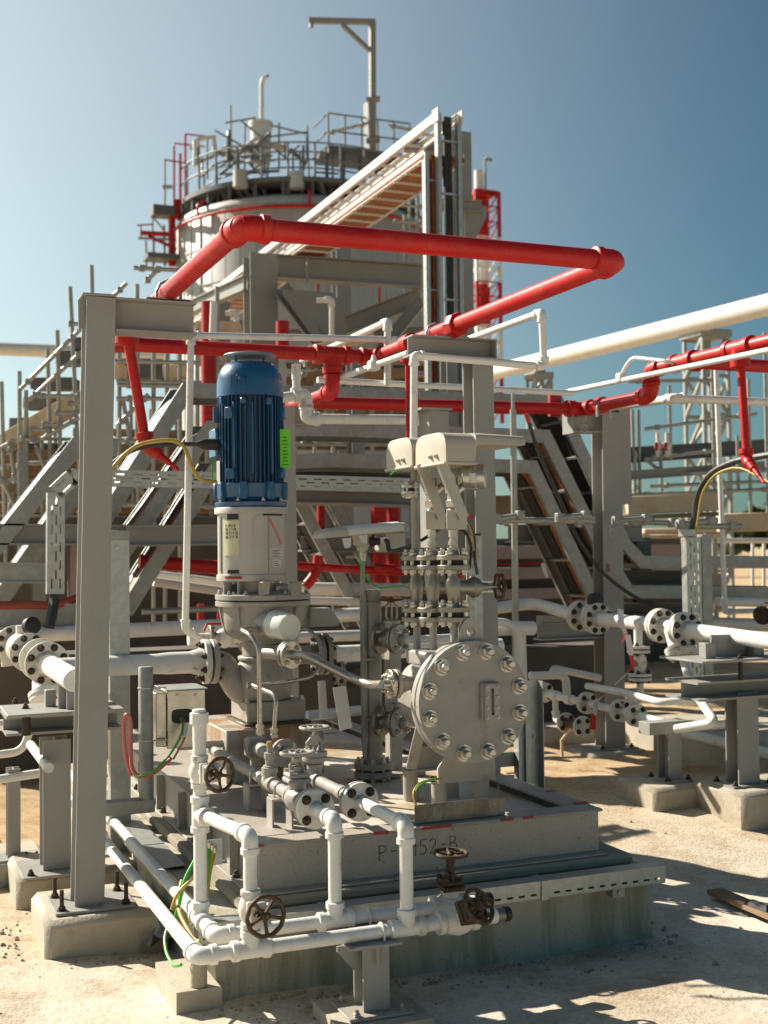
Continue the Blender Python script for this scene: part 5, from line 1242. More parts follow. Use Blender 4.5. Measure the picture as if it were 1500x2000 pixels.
# ================================================================== COLUMN UNDER THE RIGHT SIDE OF THE RING
MY = 5.86
c1 = PY(944, 720, MY); cm = thing('steel_column', 'grey column with beam head under the right side of the red loop', 'column', (c1.x, MY, .1))
Wm = 41 * dist(c1) / F; zbm = PY(890, 657, MY).z
m = MB(); m.ibeam((c1.x + .01, MY + .066, .05), (c1.x, MY + .066, zbm - .11), .13, Wm + .008, .008, .009, UY); m.done('shaft', m_grey, cm)
xl = PY(806, 660, MY).x; xr = PY(969, 680, MY).x
m = MB(); m.ibeam((xl, MY + .066, zbm - .055), (xr, MY + .066, zbm - .055), .108, .13, .007, .009); m.bx(xr - .004, xr + .004, MY - .002, MY + .134, zbm - .112, zbm + .002); m.done('head_beam', m_grey, cm)
MB().bx(RX1 - .09, RX1 + .10, MY + .02, MY + .12, zbm + .001, zbm + .007).done('saddle_plate', m_galv_b, cm)
# short bracket piece seen behind it
p = PY(855, 795, 6.3); m = MB(); q = thing('stub_bracket', 'short grey bracket post behind the cream hoods', 'bracket', PY(855, 860, 6.3))
m.bx(PY(838, 800, 6.3).x, PY(876, 800, 6.3).x, 6.3, 6.44, PY(850, 860, 6.3).z - .6, PY(850, 797, 6.3).z - .012); m.done('post', m_grey, q); MB().bx(PY(820, 800, 6.3).x, PY(880, 800, 6.3).x, 6.28, 6.46, PY(850, 797, 6.3).z - .0115, PY(850, 797, 6.3).z).done('cap_plate', m_grey, q)
# slotted strut beside the column
px_ = PY(926, 1150, MY - .03); q = thing('slotted_strut', 'slotted galvanized strut fixed beside the middle column', 'strut', (px_.x, MY, .6))
z0, z1 = .7, PY(930, 1045, MY).z
MB().perf((px_.x - .03, MY - .035, z0), UZ, UX, z1 - z0, .075, [.022, .052], .055, .03, .010).done('plate', m_galv, q)
MB().bx(px_.x + .043, px_.x + .047, MY - .036, MY - .005, z0, z1).done('flange', m_galv, q)
MB().cyl(PY(920, 1044, MY - .04), PY(938, 1044, MY - .04), .006, 8).done('pin', m_black, q)
# column right behind the motor
BYc = 7.35
c2 = PY(561, 900, BYc); cb2 = thing('steel_column', 'flat faced grey column directly behind the blue motor', 'column', (c2.x, BYc, .1))
wv = 34 * dist(c2) / F; zt_ = PY(561, 792, BYc).z
MB().ibeam((c2.x + .01, BYc + .07, .05), (c2.x, BYc + .07, zt_), .14, wv, .008, .009, UY).done('shaft', m_grey, cb2)
m = MB(); m.ibeam((PY(548, 800, BYc).x, BYc + .07, zt_ - .06), (PY(598, 800, BYc).x, BYc + .07, zt_ - .06), .12, .13, .007, .009); m.done('head_beam', m_grey, cb2)
# galvanized leg behind the bolted cover
X_ = 3.30; Yl = ly(X_, .5, 1037); q = thing('galvanized_post', 'dark galvanized channel leg standing right behind the bolted cover', 'post', (X_, Yl, .1))
z1 = PX(1037, 1330, X_).z; w2_ = 40 * dist((X_, Yl, .6)) / F
m = MB(); m.bx(X_ - w2_ * .9, X_ + w2_ * .5, Yl, Yl + .006, .1, z1); m.bx(X_ + w2_ * .5 - .004, X_ + w2_ * .5, Yl - .05, Yl - .0005, .1, z1); m.bx(X_ - w2_ * .9, X_ - w2_ * .9 + .004, Yl - .05, Yl - .0005, .1, z1); m.bx(X_ - w2_ * .35, X_ - w2_ * .1, Yl - .02, Yl - .001, .1, z1 - .02); m.done('channel', m_galv, q)
MB().bx(X_ - .45, X_ - w2_ * .9 - .001, Yl - .0, Yl + .04, PX(1000, 1482, X_).z, PX(1000, 1455, X_).z).done('cross_rail', m_galv_b, q)
bolt(q, (X_ + .02, Yl - .0005, PX(1040, 1440, X_).z), -UY, .009, m_bolt)
# white thin pipes round the upper structure
def wpipe(label, pts, r, mat=None, grp=None, name='white_pipe', fit=True, cat='pipe'):
    t = thing(name, label, cat, pts[0], grp); run(t, pts, r, mat or m_white, fit); return t
wv_ = 6.05
a = PY(806, 850, wv_); 
t = wpipe('white pipe rising behind the hoods and turning right under the column head', [PY(808, 872, 5.75), PY(809, 694, 5.75), PY(1063, 716, 5.75), PY(1058, 610, 5.75), V((PY(1058, 610, 5.75).x, ly(PY(1058, 610, 5.75).x, PY(1058, 610, 5.75).z, 905), PY(1058, 610, 5.75).z))], .0195, m_white, 'thin white pipes round the motor')
p1 = PY(757, 628, 6.9)
t = wpipe('white pipe with raised bend crossing behind the red tee above the motor', [PY(757, 752, 6.9), p1, V((p1.x, ly(p1.x, p1.z, 590), p1.z))], .021, m_white, 'thin white pipes round the motor')
t = wpipe('long thin white pipe running level across behind the red drop pipe', [PY(620, 742, 6.95), PY(1120, 768, 6.95)], .019, m_white, 'thin white pipes round the motor')
t = wpipe('white pipe slanting up from the level white pipe to the column head', [PY(662, 739, 6.95), PY(798, 690, 6.2)], .0185, m_white, 'thin white pipes round the motor')
m = MB(); p = PY(730, 714, 6.55); m.box(p, (.06, .08, .06), .01); m.lathe(p + UZ * .03, UZ, [(0, .02), (.03, .012)], 8); m.done('sampling_tee', m_white, t)
t = wpipe('white riser standing left of the motor with top bend to the right', [PY(392, 1248, 6.9), PY(362, 1228, 6.9), PY(373, 655, 6.9), PY(800, 664, 6.9)], .020, m_white, 'thin white pipes round the motor')
t = wpipe('white stub pipe stepping down beside the motor top and running right', [PY(545, 778, 6.85), PY(598, 770, 6.85), PY(598, 818, 6.85), PY(830, 820, 6.85), PY(835, 870, 6.85)], .030, m_white, 'thin white pipes round the motor')
p = PY(579, 755, 6.85); MB().lathe(p - UZ * .03, UZ, [(0, .035), (.02, .035), (.021, .024), (.07, .024), (.071, .028), (.16, .028)], 16).done('vent_nipple', m_white, t)
# ================================================================== RIGHT COLUMN AND THE NEXT PUMP'S PIPING
RYc = 8.2
c0, c1 = PY(1203, 1460, RYc), PY(1195, 805, RYc); kR = dist(c1) / F
cr = thing('steel_column', 'grey steel column on a low footing right of the cable ladders, with chalk marks', 'column', (c0.x, RYc, .2))
m = MB(); m.ibeam(c0 + UY * .08, c1 + UY * .08, .16, 44 * kR, .009, .010, UY); m.done('shaft', m_grey, cr)
xl = PY(1120, 800, RYc).x; xr = PY(1232, 800, RYc).x
m = MB(); zt_ = c1.z + .03
m.ibeam((xl, RYc + .08, zt_ - .095), (c1.x - 22 * kR - .001, RYc + .08, zt_ - .095), .19, .14, .008, .010); m.bx(xl - .005, xl + .003, RYc, RYc + .16, zt_ - .2, zt_ + .001); m.done('cantilever_beam', m_grey, cr)
m = MB(); m.bx(c1.x - 22 * kR - .01, xr, RYc - .01, RYc + .17, zt_ + .0015, zt_ + .013); m.ibeam((xr - .05, RYc + .08, PY(1215, 985, RYc).z), (xr - .05, RYc + .08, zt_), .14, 26 * kR, .008, .009, UY); m.done('hanger_stub', m_grey, cr)
MB().bx(c0.x - .17, c0.x + .17, RYc - .06, RYc + .22, c0.z - .012, c0.z, .002).done('base_plate', m_grey, cr)
for dx in (-.13, .13): bolt(cr, (c0.x + dx, RYc - .02, c0.z), UZ, .016, m_rbolt, name='anchor_bolt')
p = PY(1141, 838, RYc - .001); m = MB()
for pts in ([(-.01, .05), (.02, .08), (.015, .1)], [(.03 * math.cos(a / 2), .03 * math.sin(a / 2)) for a in range(13)], [(-.012, .012), (0, -.012), (.0, .012), (.014, -.01)]): m.tube([V((p.x + a, p.y - .001, p.z + b)) for a, b in pts], .0022, 5)
m.done('chalk_mark', m_chalk, cr)
p = PY(1196, 1040, RYc - .001); m = MB()
for pts in ([(-.03, .06), (-.005, .03), (-.02, 0)], [(.028 * math.cos(a / 2), .028 * math.sin(a / 2)) for a in range(13)], [(-.01, -.012), (.0, .012), (.012, -.012)]): m.tube([V((p.x + a, p.y - .001, p.z + b)) for a, b in pts], .0022, 5)
m.done('chalk_mark', m_chalk, cr)
p = PY(1187, 1113, RYc - .001); m = MB(); m.lathe((p.x, p.y - .001, p.z + .03), V((0, -1, 0)), [(0, .018), (.0015, .018)], 14); m.lathe((p.x + .002, p.y - .001, p.z), V((0, -1, 0)), [(0, .02), (.0015, .02)], 14); m.done('rust_spot', m_ocable, cr)
footing('low concrete footing of the chalk marked right column', c0.x - .30, c0.x + .22, RYc - .13, RYc + .35, c0.z - .0125)

RXP = 4.76
rl = thing('flanged_pipe', 'white flanged pipe with strainer on the right, running towards the viewer', 'pipe', PX(1300, 1228, RXP))
rr = .046
P_ = lambda px, py: PX(px, py, RXP)
def rdir(a, b): return (V(b) - V(a)).normalized()
pA, pB = P_(1040, 1178), P_(1500, 1252)
run(rl, [PY(940, 1192, pA.y), pA, P_(1128, 1202)], rr, m_white, False, 20, bend=.12)
d = rdir(P_(1128, 1202), P_(1345, 1232))
for (px, py), sg, nk in (((1136, 1203), -1, 1), ((1166, 1208), 1, 1), ((1292, 1222), -1, 1), ((1338, 1230), 1, 1)):
    c = P_(px, py); sgd = d * sg
    flange(rl, c, d, .112, .026, 8, .0165, m_wflange, m_rbolt, (rr, .04), .78)
    MB().lathe(c - d * .004, -d, [(0, .10), (.004, .112), (.03, .112), (.032, .05)], 30).done('flange', m_wflange, rl)
MB().cyl(P_(1166, 1208), P_(1292, 1222), rr, 22).done('pipe', m_white, rl)
MB().cyl(P_(1340, 1230), pB + d * .6, rr * 1.02, 22).done('pipe', m_white, rl)
a, b = P_(1136, 1203), P_(1166, 1208); m = MB(); c = (a + b) / 2; m.cyl(a, b, .055, 18); m.lathe(c - UZ * .02, UZ, [(0, .06), (.09, .05), (.1, .03), (.16, .02)], 16); m.done('valve_body', m_wflange, rl)
p = PX(1161, 1174, RXP); MB().lathe(p + UY * .03, V((.1, -1, .1)), [(0, .045), (.004, .055), (.05, .055), (.052, .05)], 24).done('black_cap', m_black, rl)
MB().bar(PX(1110, 1175, RXP), PX(1140, 1170, RXP), .014, .008).done('lever', m_dred, rl)
a, b = P_(1300, 1224), P_(1330, 1229); c = (a + b) / 2; e = PX(1330, 1272, RXP - .0)
m = MB(); m.tube([a, c], .05, 18); m.tube([c - UZ * -.0, e], [.062, .07], 20); m.done('strainer_body', m_white, rl)
sd_ = rdir(c, e); flange(rl, e, sd_, .10, .024, 8, .012, m_wflange, m_wflange, None, .8); MB().lathe(e - sd_ * .028, sd_, [(0, .10), (.024, .10)], 28).done('flange', m_wflange, rl)
# shoe under the pipe beyond
q = thing('pipe_support', 'grey I beam stub cradling the white flanged pipe beside the right column', 'support', PX(1110, 1250, RXP))
p = PX(1072, 1212, RXP); p2 = PX(1072, 1248, RXP); L_ = .55
m = MB(); m.ibeam((p2.x - .1, p2.y, p2.z + .06), (p2.x + L_, p2.y, p2.z + .06), .13, .13, .008, .012); m.done('beam', m_grey, q)
m = MB(); m.bx(p2.x - .08, p2.x + .2, p2.y - .055, p2.y + .05, p2.z + .1265, p2.z + .18, .003); m.bx(p2.x + .0, p2.x + .08, p2.y - .03, p2.y + .02, p2.z + .181, p2.z + .25); m.done('saddle', m_grey, q)
# lower drain manifold
MXL = 4.55
Q_ = lambda px, py: PX(px, py, MXL)
dl = thing('valve_manifold', 'thin white valve manifold with several small dark bolted flanges at right', 'manifold', Q_(1200, 1390))
d2 = rdir(Q_(1070, 1356), Q_(1235, 1395)); r3 = .026
m = MB(); m.cyl(Q_(1068, 1355), Q_(1235, 1394), r3, 16); m.done('pipe', m_white, dl); m = MB(); m.tube([Q_(1240, 1396), Q_(1318, 1421), V((Q_(1318, 1421).x + .15, Q_(1318, 1421).y, Q_(1318, 1421).z)), V((PX(1400, 1410, MXL).x + .55, Q_(1318, 1421).y, Q_(1318, 1421).z))], r3 * 1.2, 16, bend=.08); m.done('pipe', m_white, dl)
for px, py in ((1062, 1352), (1147, 1373), (1212, 1388), (1243, 1397)):
    c = Q_(px, py); flange(dl, c, d2, .075, .018, 4, .0145, m_wflange, m_rbolt, (r3, .02), .7); MB().lathe(c - d2 * .004, -d2, [(0, .07), (.003, .075), (.02, .075), (.022, .04)], 24).done('flange', m_wflange, dl)
coupling(dl, Q_(1085, 1359), d2, r3, m_white, 3); coupling(dl, Q_(1112, 1366), d2, r3, m_white, 3)
a, b = Q_(1084, 1360), Q_(1086, 1405)
run(dl, [a, b, Q_(1108, 1412)], r3 * .85, m_white)
for px, py in ((1104, 1411), (1136, 1418)):
    c = Q_(px, py); flange(dl, c, d2, .072, .02, 4, .0145, m_wflange, m_rbolt, None, .7)
MB().cyl(Q_(1104, 1411), Q_(1136, 1418), .035, 14).done('valve_body', m_iron, dl)
m = MB(); m.bar(Q_(1118, 1418), Q_(1097, 1445), .02, .008); m.bar(Q_(1097, 1445), Q_(1098, 1478), .02, .01); m.done('lever', m_timber, dl)
m = MB(); m.bar(Q_(1190, 1383), Q_(1217, 1371), .016, .012, UZ, .003); m.done('red_lever', m_red, dl)
m = MB(); m.tube([Q_(1147, 1340), Q_(1215, 1352), PX(1290, 1372, MXL), PX(1392, 1362, MXL + .25)], .024, 14, bend=.06); m.done('upper_pipe', m_white, dl)
# branch with two flange pairs
b0 = P_(1246, 1230); bt = [PX(1247, 1268, RXP), PX(1250, 1322, RXP)]
br_ = thing('drain_branch', 'short white vertical drain branch with a wrapped valve between two flanges', 'pipe', PX(1250, 1370, RXP))
m = MB(); m.tube([b0, PX(1247, 1262, RXP)], .03, 16); m.done('pipe', m_white, br_); m = MB(); m.tube([PX(1250, 1335, RXP), PX(1252, 1366, RXP), PX(1222, 1371, RXP - .12)], .024, 14, bend=.04); m.done('pipe', m_white, br_)
for p in bt: pair(br_, p, UZ, .078, .02, 4, .014, m_wflange, m_rbolt, .008, None, .72)
MB().lathe(bt[1] + UZ * .03, UZ, [(0, .03), (.04, .045), (.1, .045), ((bt[0] - bt[1]).length - .06, .03)], 16).done('valve_body', m_wflange, br_)
MB().box((bt[0] + bt[1]) / 2, (.11, .07, .045), .012).done('wrapped_stem', m_ocable, br_)
# strainer drain pipe
t = thing('drain_pipe', 'white drain pipe dropping from the strainer and turning right near the posts', 'pipe', PX(1345, 1350, RXP))
run(t, [PX(1336, 1292, RXP), PX(1352, 1345, RXP - .05), PX(1398, 1412, RXP - .15), PX(1320, 1424, RXP - .25)], .028, m_white, False, 14, bend=.06)
coupling(t, PX(1360, 1357, RXP - .06), rdir(PX(1352, 1345, RXP - .05), PX(1398, 1412, RXP - .15)), .028, m_white, 2.2, 1.3)
# barrier tape
def ribbon(root, pts, w_, cols, name='band'):
    pts = [V(p) for p in pts]; q = []
    for a, b in zip(pts, pts[1:]):
        n = max(1, int((b - a).length / .06)); q += [a + (b - a) * i / n for i in range(n)]
    q.append(pts[-1])
    ms = [MB(), MB()]
    for i in range(len(q) - 1):
        a, b = q[i], q[i + 1]; d = (b - a).normalized(); s1 = d.cross(V((math.sin(i * .35), -1, math.cos(i * .5) * .4))).normalized() * w_ / 2
        d0 = (q[i] - q[i - 1]).normalized() if i else d
        s0 = d0.cross(V((math.sin((i - 1) * .35), -1, math.cos((i - 1) * .5) * .4))).normalized() * w_ / 2 if i else s1
        ms[(i // 2) % 2].add([a - s0, a + s0, b + s1, b - s1, a - s0 + UY * .001, a + s0 + UY * .001, b + s1 + UY * .001, b - s1 + UY * .001], [(0, 1, 2, 3), (7, 6, 5, 4)])
    for k_, (nm, mt) in enumerate((('white_band', m_tape), ('red_band', m_tapered))):
        ch = {}
        for i in range(len(q) - 1):
            if (i // 2) % 2 == k_: ch.setdefault(i // 2, MB()).add(ms[k_].v[8 * len([j for j in range(i) if (j // 2) % 2 == k_]):][:8], [(0, 1, 2, 3), (7, 6, 5, 4)])
        for g in ch.values(): g.done(nm, mt, root)
t = thing('barrier_tape', 'red and white barrier tape wound round the white valves at right', 'tape', PX(1200, 1370, RXP - .1))
ribbon(t, [PX(1212, 1190, RXP - .1), PX(1213, 1215, RXP - .12), PX(1222, 1238, RXP - .12), PX(1214, 1258, RXP - .12)], .045, None)
ribbon(t, [PX(1226, 1240, RXP - .12), PX(1236, 1300, RXP - .12), PX(1225, 1315, RXP - .15), PX(1165, 1370, RXP - .25), PX(1160, 1395, RXP - .3), PX(1157, 1425, RXP - .3)], .045, None)
# posts with pads
def rpost(label, flabel, px, pyb, pyt, X, wpx, z0, plate=None):
    base = PX(px, pyb, X); k = dist(base) / F; top = lz(base.x, base.y, pyt)
    t = thing('pipe_post', label, 'post', (base.x, base.y, base.z - .01), 'grey pipe posts on concrete pads at right')
    MB().ibeam((base.x, base.y + .05, base.z), (base.x, base.y + .05, top), .12, wpx * k, .008, .009, UY).done('shaft', m_grey, t)
    MB().bx(base.x - wpx * k * 1.0, base.x + wpx * k * 1.0, base.y - .06, base.y + .17, base.z - .012, base.z - .0005).done('base_plate', m_grey, t)
    for dx in (-.8, .8): bolt(t, (base.x + dx * wpx * k, base.y - .035, base.z), UZ, .016, m_rbolt, name='anchor_bolt'); bolt(t, (base.x + dx * wpx * k, base.y + .14, base.z), UZ, .016, m_rbolt, name='anchor_bolt')
    return t, base, k, top
t, b, k, top = rpost('narrow grey post on its pad under the small white manifold', '', 1318, 1522, 1432, 4.55, 30, .2)
m = MB(); m.bx(b.x - 60 * k, b.x + .1, b.y - .02, b.y + .1, top + .001, top + .075, .002); m.done('head_bracket', m_grey, t)
footing('square concrete pad under the narrow right post', PX(1250, 1560, 4.3).x, b.x + .20, b.y - .15, b.y + .3, b.z - .0125)
t, b, k, top = rpost('wider grey H post with stacked plates under the strainer pipe at right', '', 1462, 1530, 1352, 4.78, 50, .2)
x0, x1 = PX(1348, 1300, 4.78).x, b.x + .5
zt_ = lz(b.x, b.y, 1325); zt2_ = lz(b.x, b.y, 1282)
m = MB(); m.bx(b.x - .42, b.x + .5, b.y - .15, b.y + .28, zt2_ - .014, zt2_, .003); m.done('top_plate', m_grey, t)
m = MB(); m.ibeam((b.x - .42, b.y + .06, zt_ - .05), (b.x + .5, b.y + .06, zt_ - .05), .11, .32, .008, .013); m.done('cross_beam', m_grey, t)
for dx in (-.3, .05): MB().bx(b.x + dx, b.x + dx + .07, b.y - .02, b.y + .05, zt2_ + .0005, zt2_ + .09, .003).done('stop_block', m_grey, t)
MB().bx(b.x - .2, b.x + .16, b.y + .06, b.y + .075, zt2_ + .001, zt2_ + .13).done('shoe', m_grey, t)
bolt(t, (b.x - .12, b.y - .1, zt2_), UZ, .016, m_rbolt); bolt(t, (b.x + .25, b.y - .1, zt2_), UZ, .016, m_rbolt)
MB().cyl((b.x - .12, b.y - .1, zt_ + .006), (b.x - .12, b.y - .1, zt2_ - .015), .014, 10).done('jack_stud', m_rbolt, t)
footing('large concrete pad under the wide right H post', PX(1372, 1580, 4.6).x, b.x + .4, b.y - .18, b.y + .34, b.z - .0125)
# distant plinth of the next pump with sunlit face
pl2 = thing('concrete_plinth', 'second concrete plinth with a flat white pipe on top, at the right edge', 'plinth', (6.2, 8.2, 0))
a, b_ = PX(1340, 1440, 5.6), PX(1500, 1480, 5.6)
m = MB(); frus(m, 5.55, 7.5, 6.6, 8.6, 0, PX(1342, 1432, 5.55).z, .02); m.done('block', m_concrete, pl2)
q = thing('low_pipe', 'flat lying white pipe on the ground beside the second plinth', 'pipe', PX(1400, 1440, 5.4))
MB().cyl(PX(1338, 1432, 5.4), PX(1520, 1478, 5.4), .04, 18).done('pipe', m_white, q)
# slotted tray riser on the right
XR = 5.3
p = PX(1366, 1035, XR)
tr_ = thing('tray_riser', 'upright slotted galvanized tray riser with black cable bending out of its top', 'cable tray', PX(1370, 1230, XR))
k = dist(p) / F; z1, z0 = p.z, PX(1370, 1240, XR).z - .4
m = MB(); m.perf((p.x - 30 * k, p.y, z0), UZ, UX, z1 - z0 - .05, 34 * k, [8 * k, 17 * k, 26 * k], .075, .045, .010); m.done('slotted_plate', m_galv, tr_)
m = MB(); m.bx(p.x + 4.2 * k, p.x + 14 * k, p.y - .006, p.y + .004, z0, z1 - .045); m.bx(p.x + 14 * k, p.x + 32 * k, p.y + .02, p.y + .10, z0, z1 - .03); m.bx(p.x - 31 * k, p.x - 30 * k - .001, p.y, p.y + .06, z0, z1 - .05); m.done('side_channel', m_galv_b, tr_)
MB().bx(p.x - 32 * k, p.x - 12 * k, p.y - .02, p.y + .09, z1 - .045, z1 + .005, .002).done('head_cap', m_galv, tr_)
wire('thick black cable arching out of the slotted tray riser to the right edge', [p + V((-.06, .05, -.1)), PX(1356, 1015, XR), PX(1362, 965, XR), PX(1385, 925, XR), PX(1430, 900, XR), PX(1520, 885, XR)], .022, m_bcable, name='power_cable')
wire('yellow green earth cable following the thick black cable at right', [p + V((-.03, .03, -.1)), PX(1364, 1010, XR - .05), PX(1369, 965, XR - .05), PX(1392, 928, XR - .05), PX(1440, 908, XR - .05), PX(1520, 952, XR - .05)], .008, m_yellow, name='earth_cable')
wire('long black cable slanting down across the right column', [PY(1030, 815, 7.9), PY(1050, 880, 7.95), PY(1095, 980, 8.0), PY(1130, 1060, 8.05), PY(1185, 1130, 8.1), PY(1260, 1180, 8.0), PY(1335, 1200, 7.8)], .014, m_bcable, name='loose_cable')
a, b_ = PY(1027, 808, 7.9), PY(1033, 826, 7.9); tag(MB().cyl(a, b_, .016, 10).done('cable_marker', m_tapered), 'red wrapped end of the slanting black cable under the red pipe', 'cable end')
t = thing('white_pipe', 'slender white riser pipe with foot valve in front of the right scaffolding', 'pipe', PX(1418, 1195, 6.2))
run(t, [PX(1398, 700, 6.2), PX(1416, 1195, 6.2), PX(1416, 1195, 6.2) + UX * .45], .020, m_white)
p = PX(1490, 1203, 6.3); flange(t, p, V((-.6, -.8, 0)), .068, .02, 4, .014, m_iron, m_rbolt); MB().lathe(p + V((.03, .04, 0)), V((.6, .8, 0)), [(0, .068), (.02, .068), (.03, .04), (.1, .05), (.14, .068), (.16, .068)], 22).done('valve_body', m_iron, t)
m = MB(); m.bar(p + V((.02, 0, .10)), p + V((.14, -.03, .09)), .02, .012); m.done('red_lever', m_red, t)
# ---- red line at right
ry = RYc + .04
rz_ = PY(1135, 798, ry).z
r4 = .045
t = thing('red_main', 'red fire pipe crossing behind the hoods, then rising towards the right edge', 'red pipe', PY(900, 795, ry))
pj = PY(1140, 799, ry); pe = PX(1278, 775, pj.x); zz_ = pj.z
pe = V((pj.x, ly(pj.x, zz_ , 1272), zz_)); zup = lz(pe.x, pe.y, 722)
run(t, [PY(560, 785, ry + .0), pj, pe, V((pe.x, pe.y, zup)), V((pe.x, ly(pe.x, zup, 1600), zup))], r4, m_red, n=20)
coupling(t, pj - UX * .12, UX, r4, m_red, 1.6); coupling(t, pj - UY * .25, UY, r4, m_red, 1.6)
MB().tube([pj - UY * .28 + V((sx * .054, 0, dz)) for sx, dz in ((-1, -.09), (-1, 0), (0, .055), (1, 0), (1, -.09))], .012, 8, bend=.03).done('pipe_clamp', m_galv, t)
y = ly(pe.x, zup, 1445)
tee(t, (pe.x, y, zup), UY, -UZ, r4, m_red)
y3 = ly(pe.x, zup, 1335); tee(t, (pe.x, y3, zup), UY, UX, r4, m_red)
MB().cyl((pe.x, y3, zup), (pe.x + 2.5, y3, zup), r4, 18).done('branch_pipe', m_red, t)
MB().bx(pj.x - .26, pj.x - .16, ry + .06, ry + .1, rz_ - .06, PY(1132, 765, ry).z, .002).done('red_bracket', m_dred, t)
a = V((pe.x, y, zup - .04)); b_ = along(a, UZ, py=885)
spray('red spray nozzle with long straight drop at the right edge', [a, PX(1458, 888, pe.x - .02), PX(1488, 928, pe.x - .05)], .026, m_red)
t = wpipe('thin white pipe in front of the right red pipe rising to the right edge', [PX(1108, 765, pj.x - .15), PX(1520, 680, pj.x - .15)], .019, m_white, 'thin white pipes round the motor')
m = MB(); p = PX(1212, 738, pj.x - .15); m.box(p, (.05, .07, .07), .01); m.tube([p, PX(1222, 715, pj.x - .15), PX(1236, 698, pj.x - .15), PX(1300, 705, pj.x - .1), PX(1330, 712, pj.x)], .013, 8, bend=.04); m.done('loop_pipe', m_white, t)
t = wpipe('white pipe below the right red pipe, bending towards the right edge', [PX(1160, 800, pj.x + .15), PX(1318, 778, pj.x + .15), PX(1318, 778, pj.x + .15) + UX * 1.4], .030, m_white, 'thin white pipes round the motor')
# small things on the sand
for px, py, L, lab in ((1225, 1495, .32, 'bent thin rod lying on the sand by the narrow post pad'), (1295, 1580, .12, 'short twig on the sand below the narrow post pad')):
    p = PZ(px, py, .01); wire(lab, [p, p + V((L * .5, -.02, .006)), p + V((L, -.07, .002))], .006, m_iron, 'rod', 'thin_rod')
# timber baulk far right foreground
p = PZ(1395, 1748, .02); q = PZ(1500, 1790, .02)
m = MB(); m.bar(p + UZ * .02, q + (q - p) * .3 + UZ * .012, .09, .022, UZ, .003); tag(m.done('wood_plank', m_timber_d), 'weathered plank lying on the sand at the right edge in front', 'plank')
wire('crumpled black rag lying beside the plank at the right edge', [PZ(1462, 1772, .03), PZ(1475, 1768, .05), PZ(1488, 1782, .03), PZ(1505, 1778, .05)], .03, m_black, 'rag', 'black_rag')
# ================================================================== CABLE LADDERS AND TRAYS
def ladder(t, pts, wvec, rh, mat, cables=(), rung=.3, rail2=True, rlow=0):
    """two rails along pts, apart by wvec, with rungs and cables"""
    pts = [V(p) for p in pts]; wvec = V(wvec)
    nrm = wvec.normalized(); N_ = len(pts); up = []
    for i in range(N_):
        us = []
        for a, b in ([(pts[i - 1], pts[i])] if i else []) + ([(pts[i], pts[i + 1])] if i < N_ - 1 else []):
            us.append(nrm.cross((b - a).normalized()).normalized())
        u = sum(us, V((0, 0, 0))).normalized(); up.append(u / max(.4, u.dot(us[0])))
    def strip(m, off, h0, h1, n0, n1):
        vs = []
        for p, u in zip(pts, up):
            for h, q in ((h0, n0), (h1, n0), (h1, n1), (h0, n1)): vs.append(p + off + u * h + nrm * q)
        fs = [(0, 1, 2, 3), tuple((N_ - 1) * 4 + k for k in (3, 2, 1, 0))]
        for i in range(N_ - 1):
            for k in range(4): fs.append((i * 4 + k, i * 4 + 4 + k, i * 4 + 4 + (k + 1) % 4, i * 4 + (k + 1) % 4))
        m.add(vs, fs)
    for off, sg in (((V((0, 0, 0)), 1), (wvec, -1)) if rail2 else ((V((0, 0, 0)), 1),)):
        m = MB(); strip(m, off, -rh / 2, rh / 2, 0, .006 * sg)
        for s_ in (-1, 1): strip(m, off, s_ * rh / 2 - .003, s_ * rh / 2 + .003, .0065 * sg, .04 * sg)
        m.done('rail', mat, t)
    m = MB()
    for a, b in zip(pts, pts[1:]):
        L = (b - a).length; n = max(1, int(L / rung))
        for i in range(n):
            c = a + (b - a) * (i + .5) / n + nrm.cross((b - a).normalized()) * (-rlow * (1 if nrm.cross((b - a).normalized()).z > 0 else -1)); m.bar(c + nrm * .008, c + wvec - nrm * .008, .03, .02, (b - a).normalized())
    m.done('rungs', mat, t)['kind'] = 'stuff'
    for fr, r, mt, lift in cables:
        q = []
        for i, p in enumerate(pts):
            d = (pts[min(i + 1, len(pts) - 1)] - pts[max(i - 1, 0)]).normalized(); u = wvec.normalized().cross(d).normalized()
            if u.z < 0: u = -u
            q.append(p + wvec * fr + u * lift)
        MB().tube(q, r, 8, bend=.2).done('cable', mt, t)
LY = 9.4
RC = [(.12, .022, m_rcable, .03), (.22, .022, m_ocable, .03), (.32, .020, m_rcable, .03), (.42, .022, m_ocable, .03), (.60, .024, m_bcable, .03), (.72, .024, m_bcable, .03), (.84, .022, m_bcable, .03)]
BC = [(.12 + .13 * i, .024, m_bcable, .03) for i in range(7)]
OC = [(.1 + .115 * i, .024, m_ocable if i % 3 else m_rcable, .03) for i in range(7)]
def tier(label, pts, cab, Y=LY, w_=.5, rh=.11, mat=None):
    t = thing('cable_ladder', label, 'cable ladder', PY(*pts[0], Y), 'cable ladders stepping over the walkway')
    ladder(t, [PY(a, b, Y) for a, b in pts], (0, w_, 0), rh, mat or m_galv_b, cab)
tier('topmost galvanized cable ladder, with black cables on its steep right leg', [(205, 1015), (366, 762), (640, 768), (1092, 786), (1222, 1062), (1255, 1098), (1560, 1098)], BC)
tier('middle galvanized cable ladder, with rust red cables on both slanted legs', [(238, 1085), (412, 836), (640, 838), (1068, 852), (1170, 1060), (1230, 1156), (1560, 1158)], RC + OC[:3])
tier('lowest galvanized cable ladder, its right leg ending behind the right column', [(246, 1196), (424, 912), (640, 898), (1042, 912), (1178, 1200)], RC)
tier('galvanized cable ladder rising at far left towards the steel column', [(-40, 1110), (152, 868), (230, 876)], BC, 9.0)
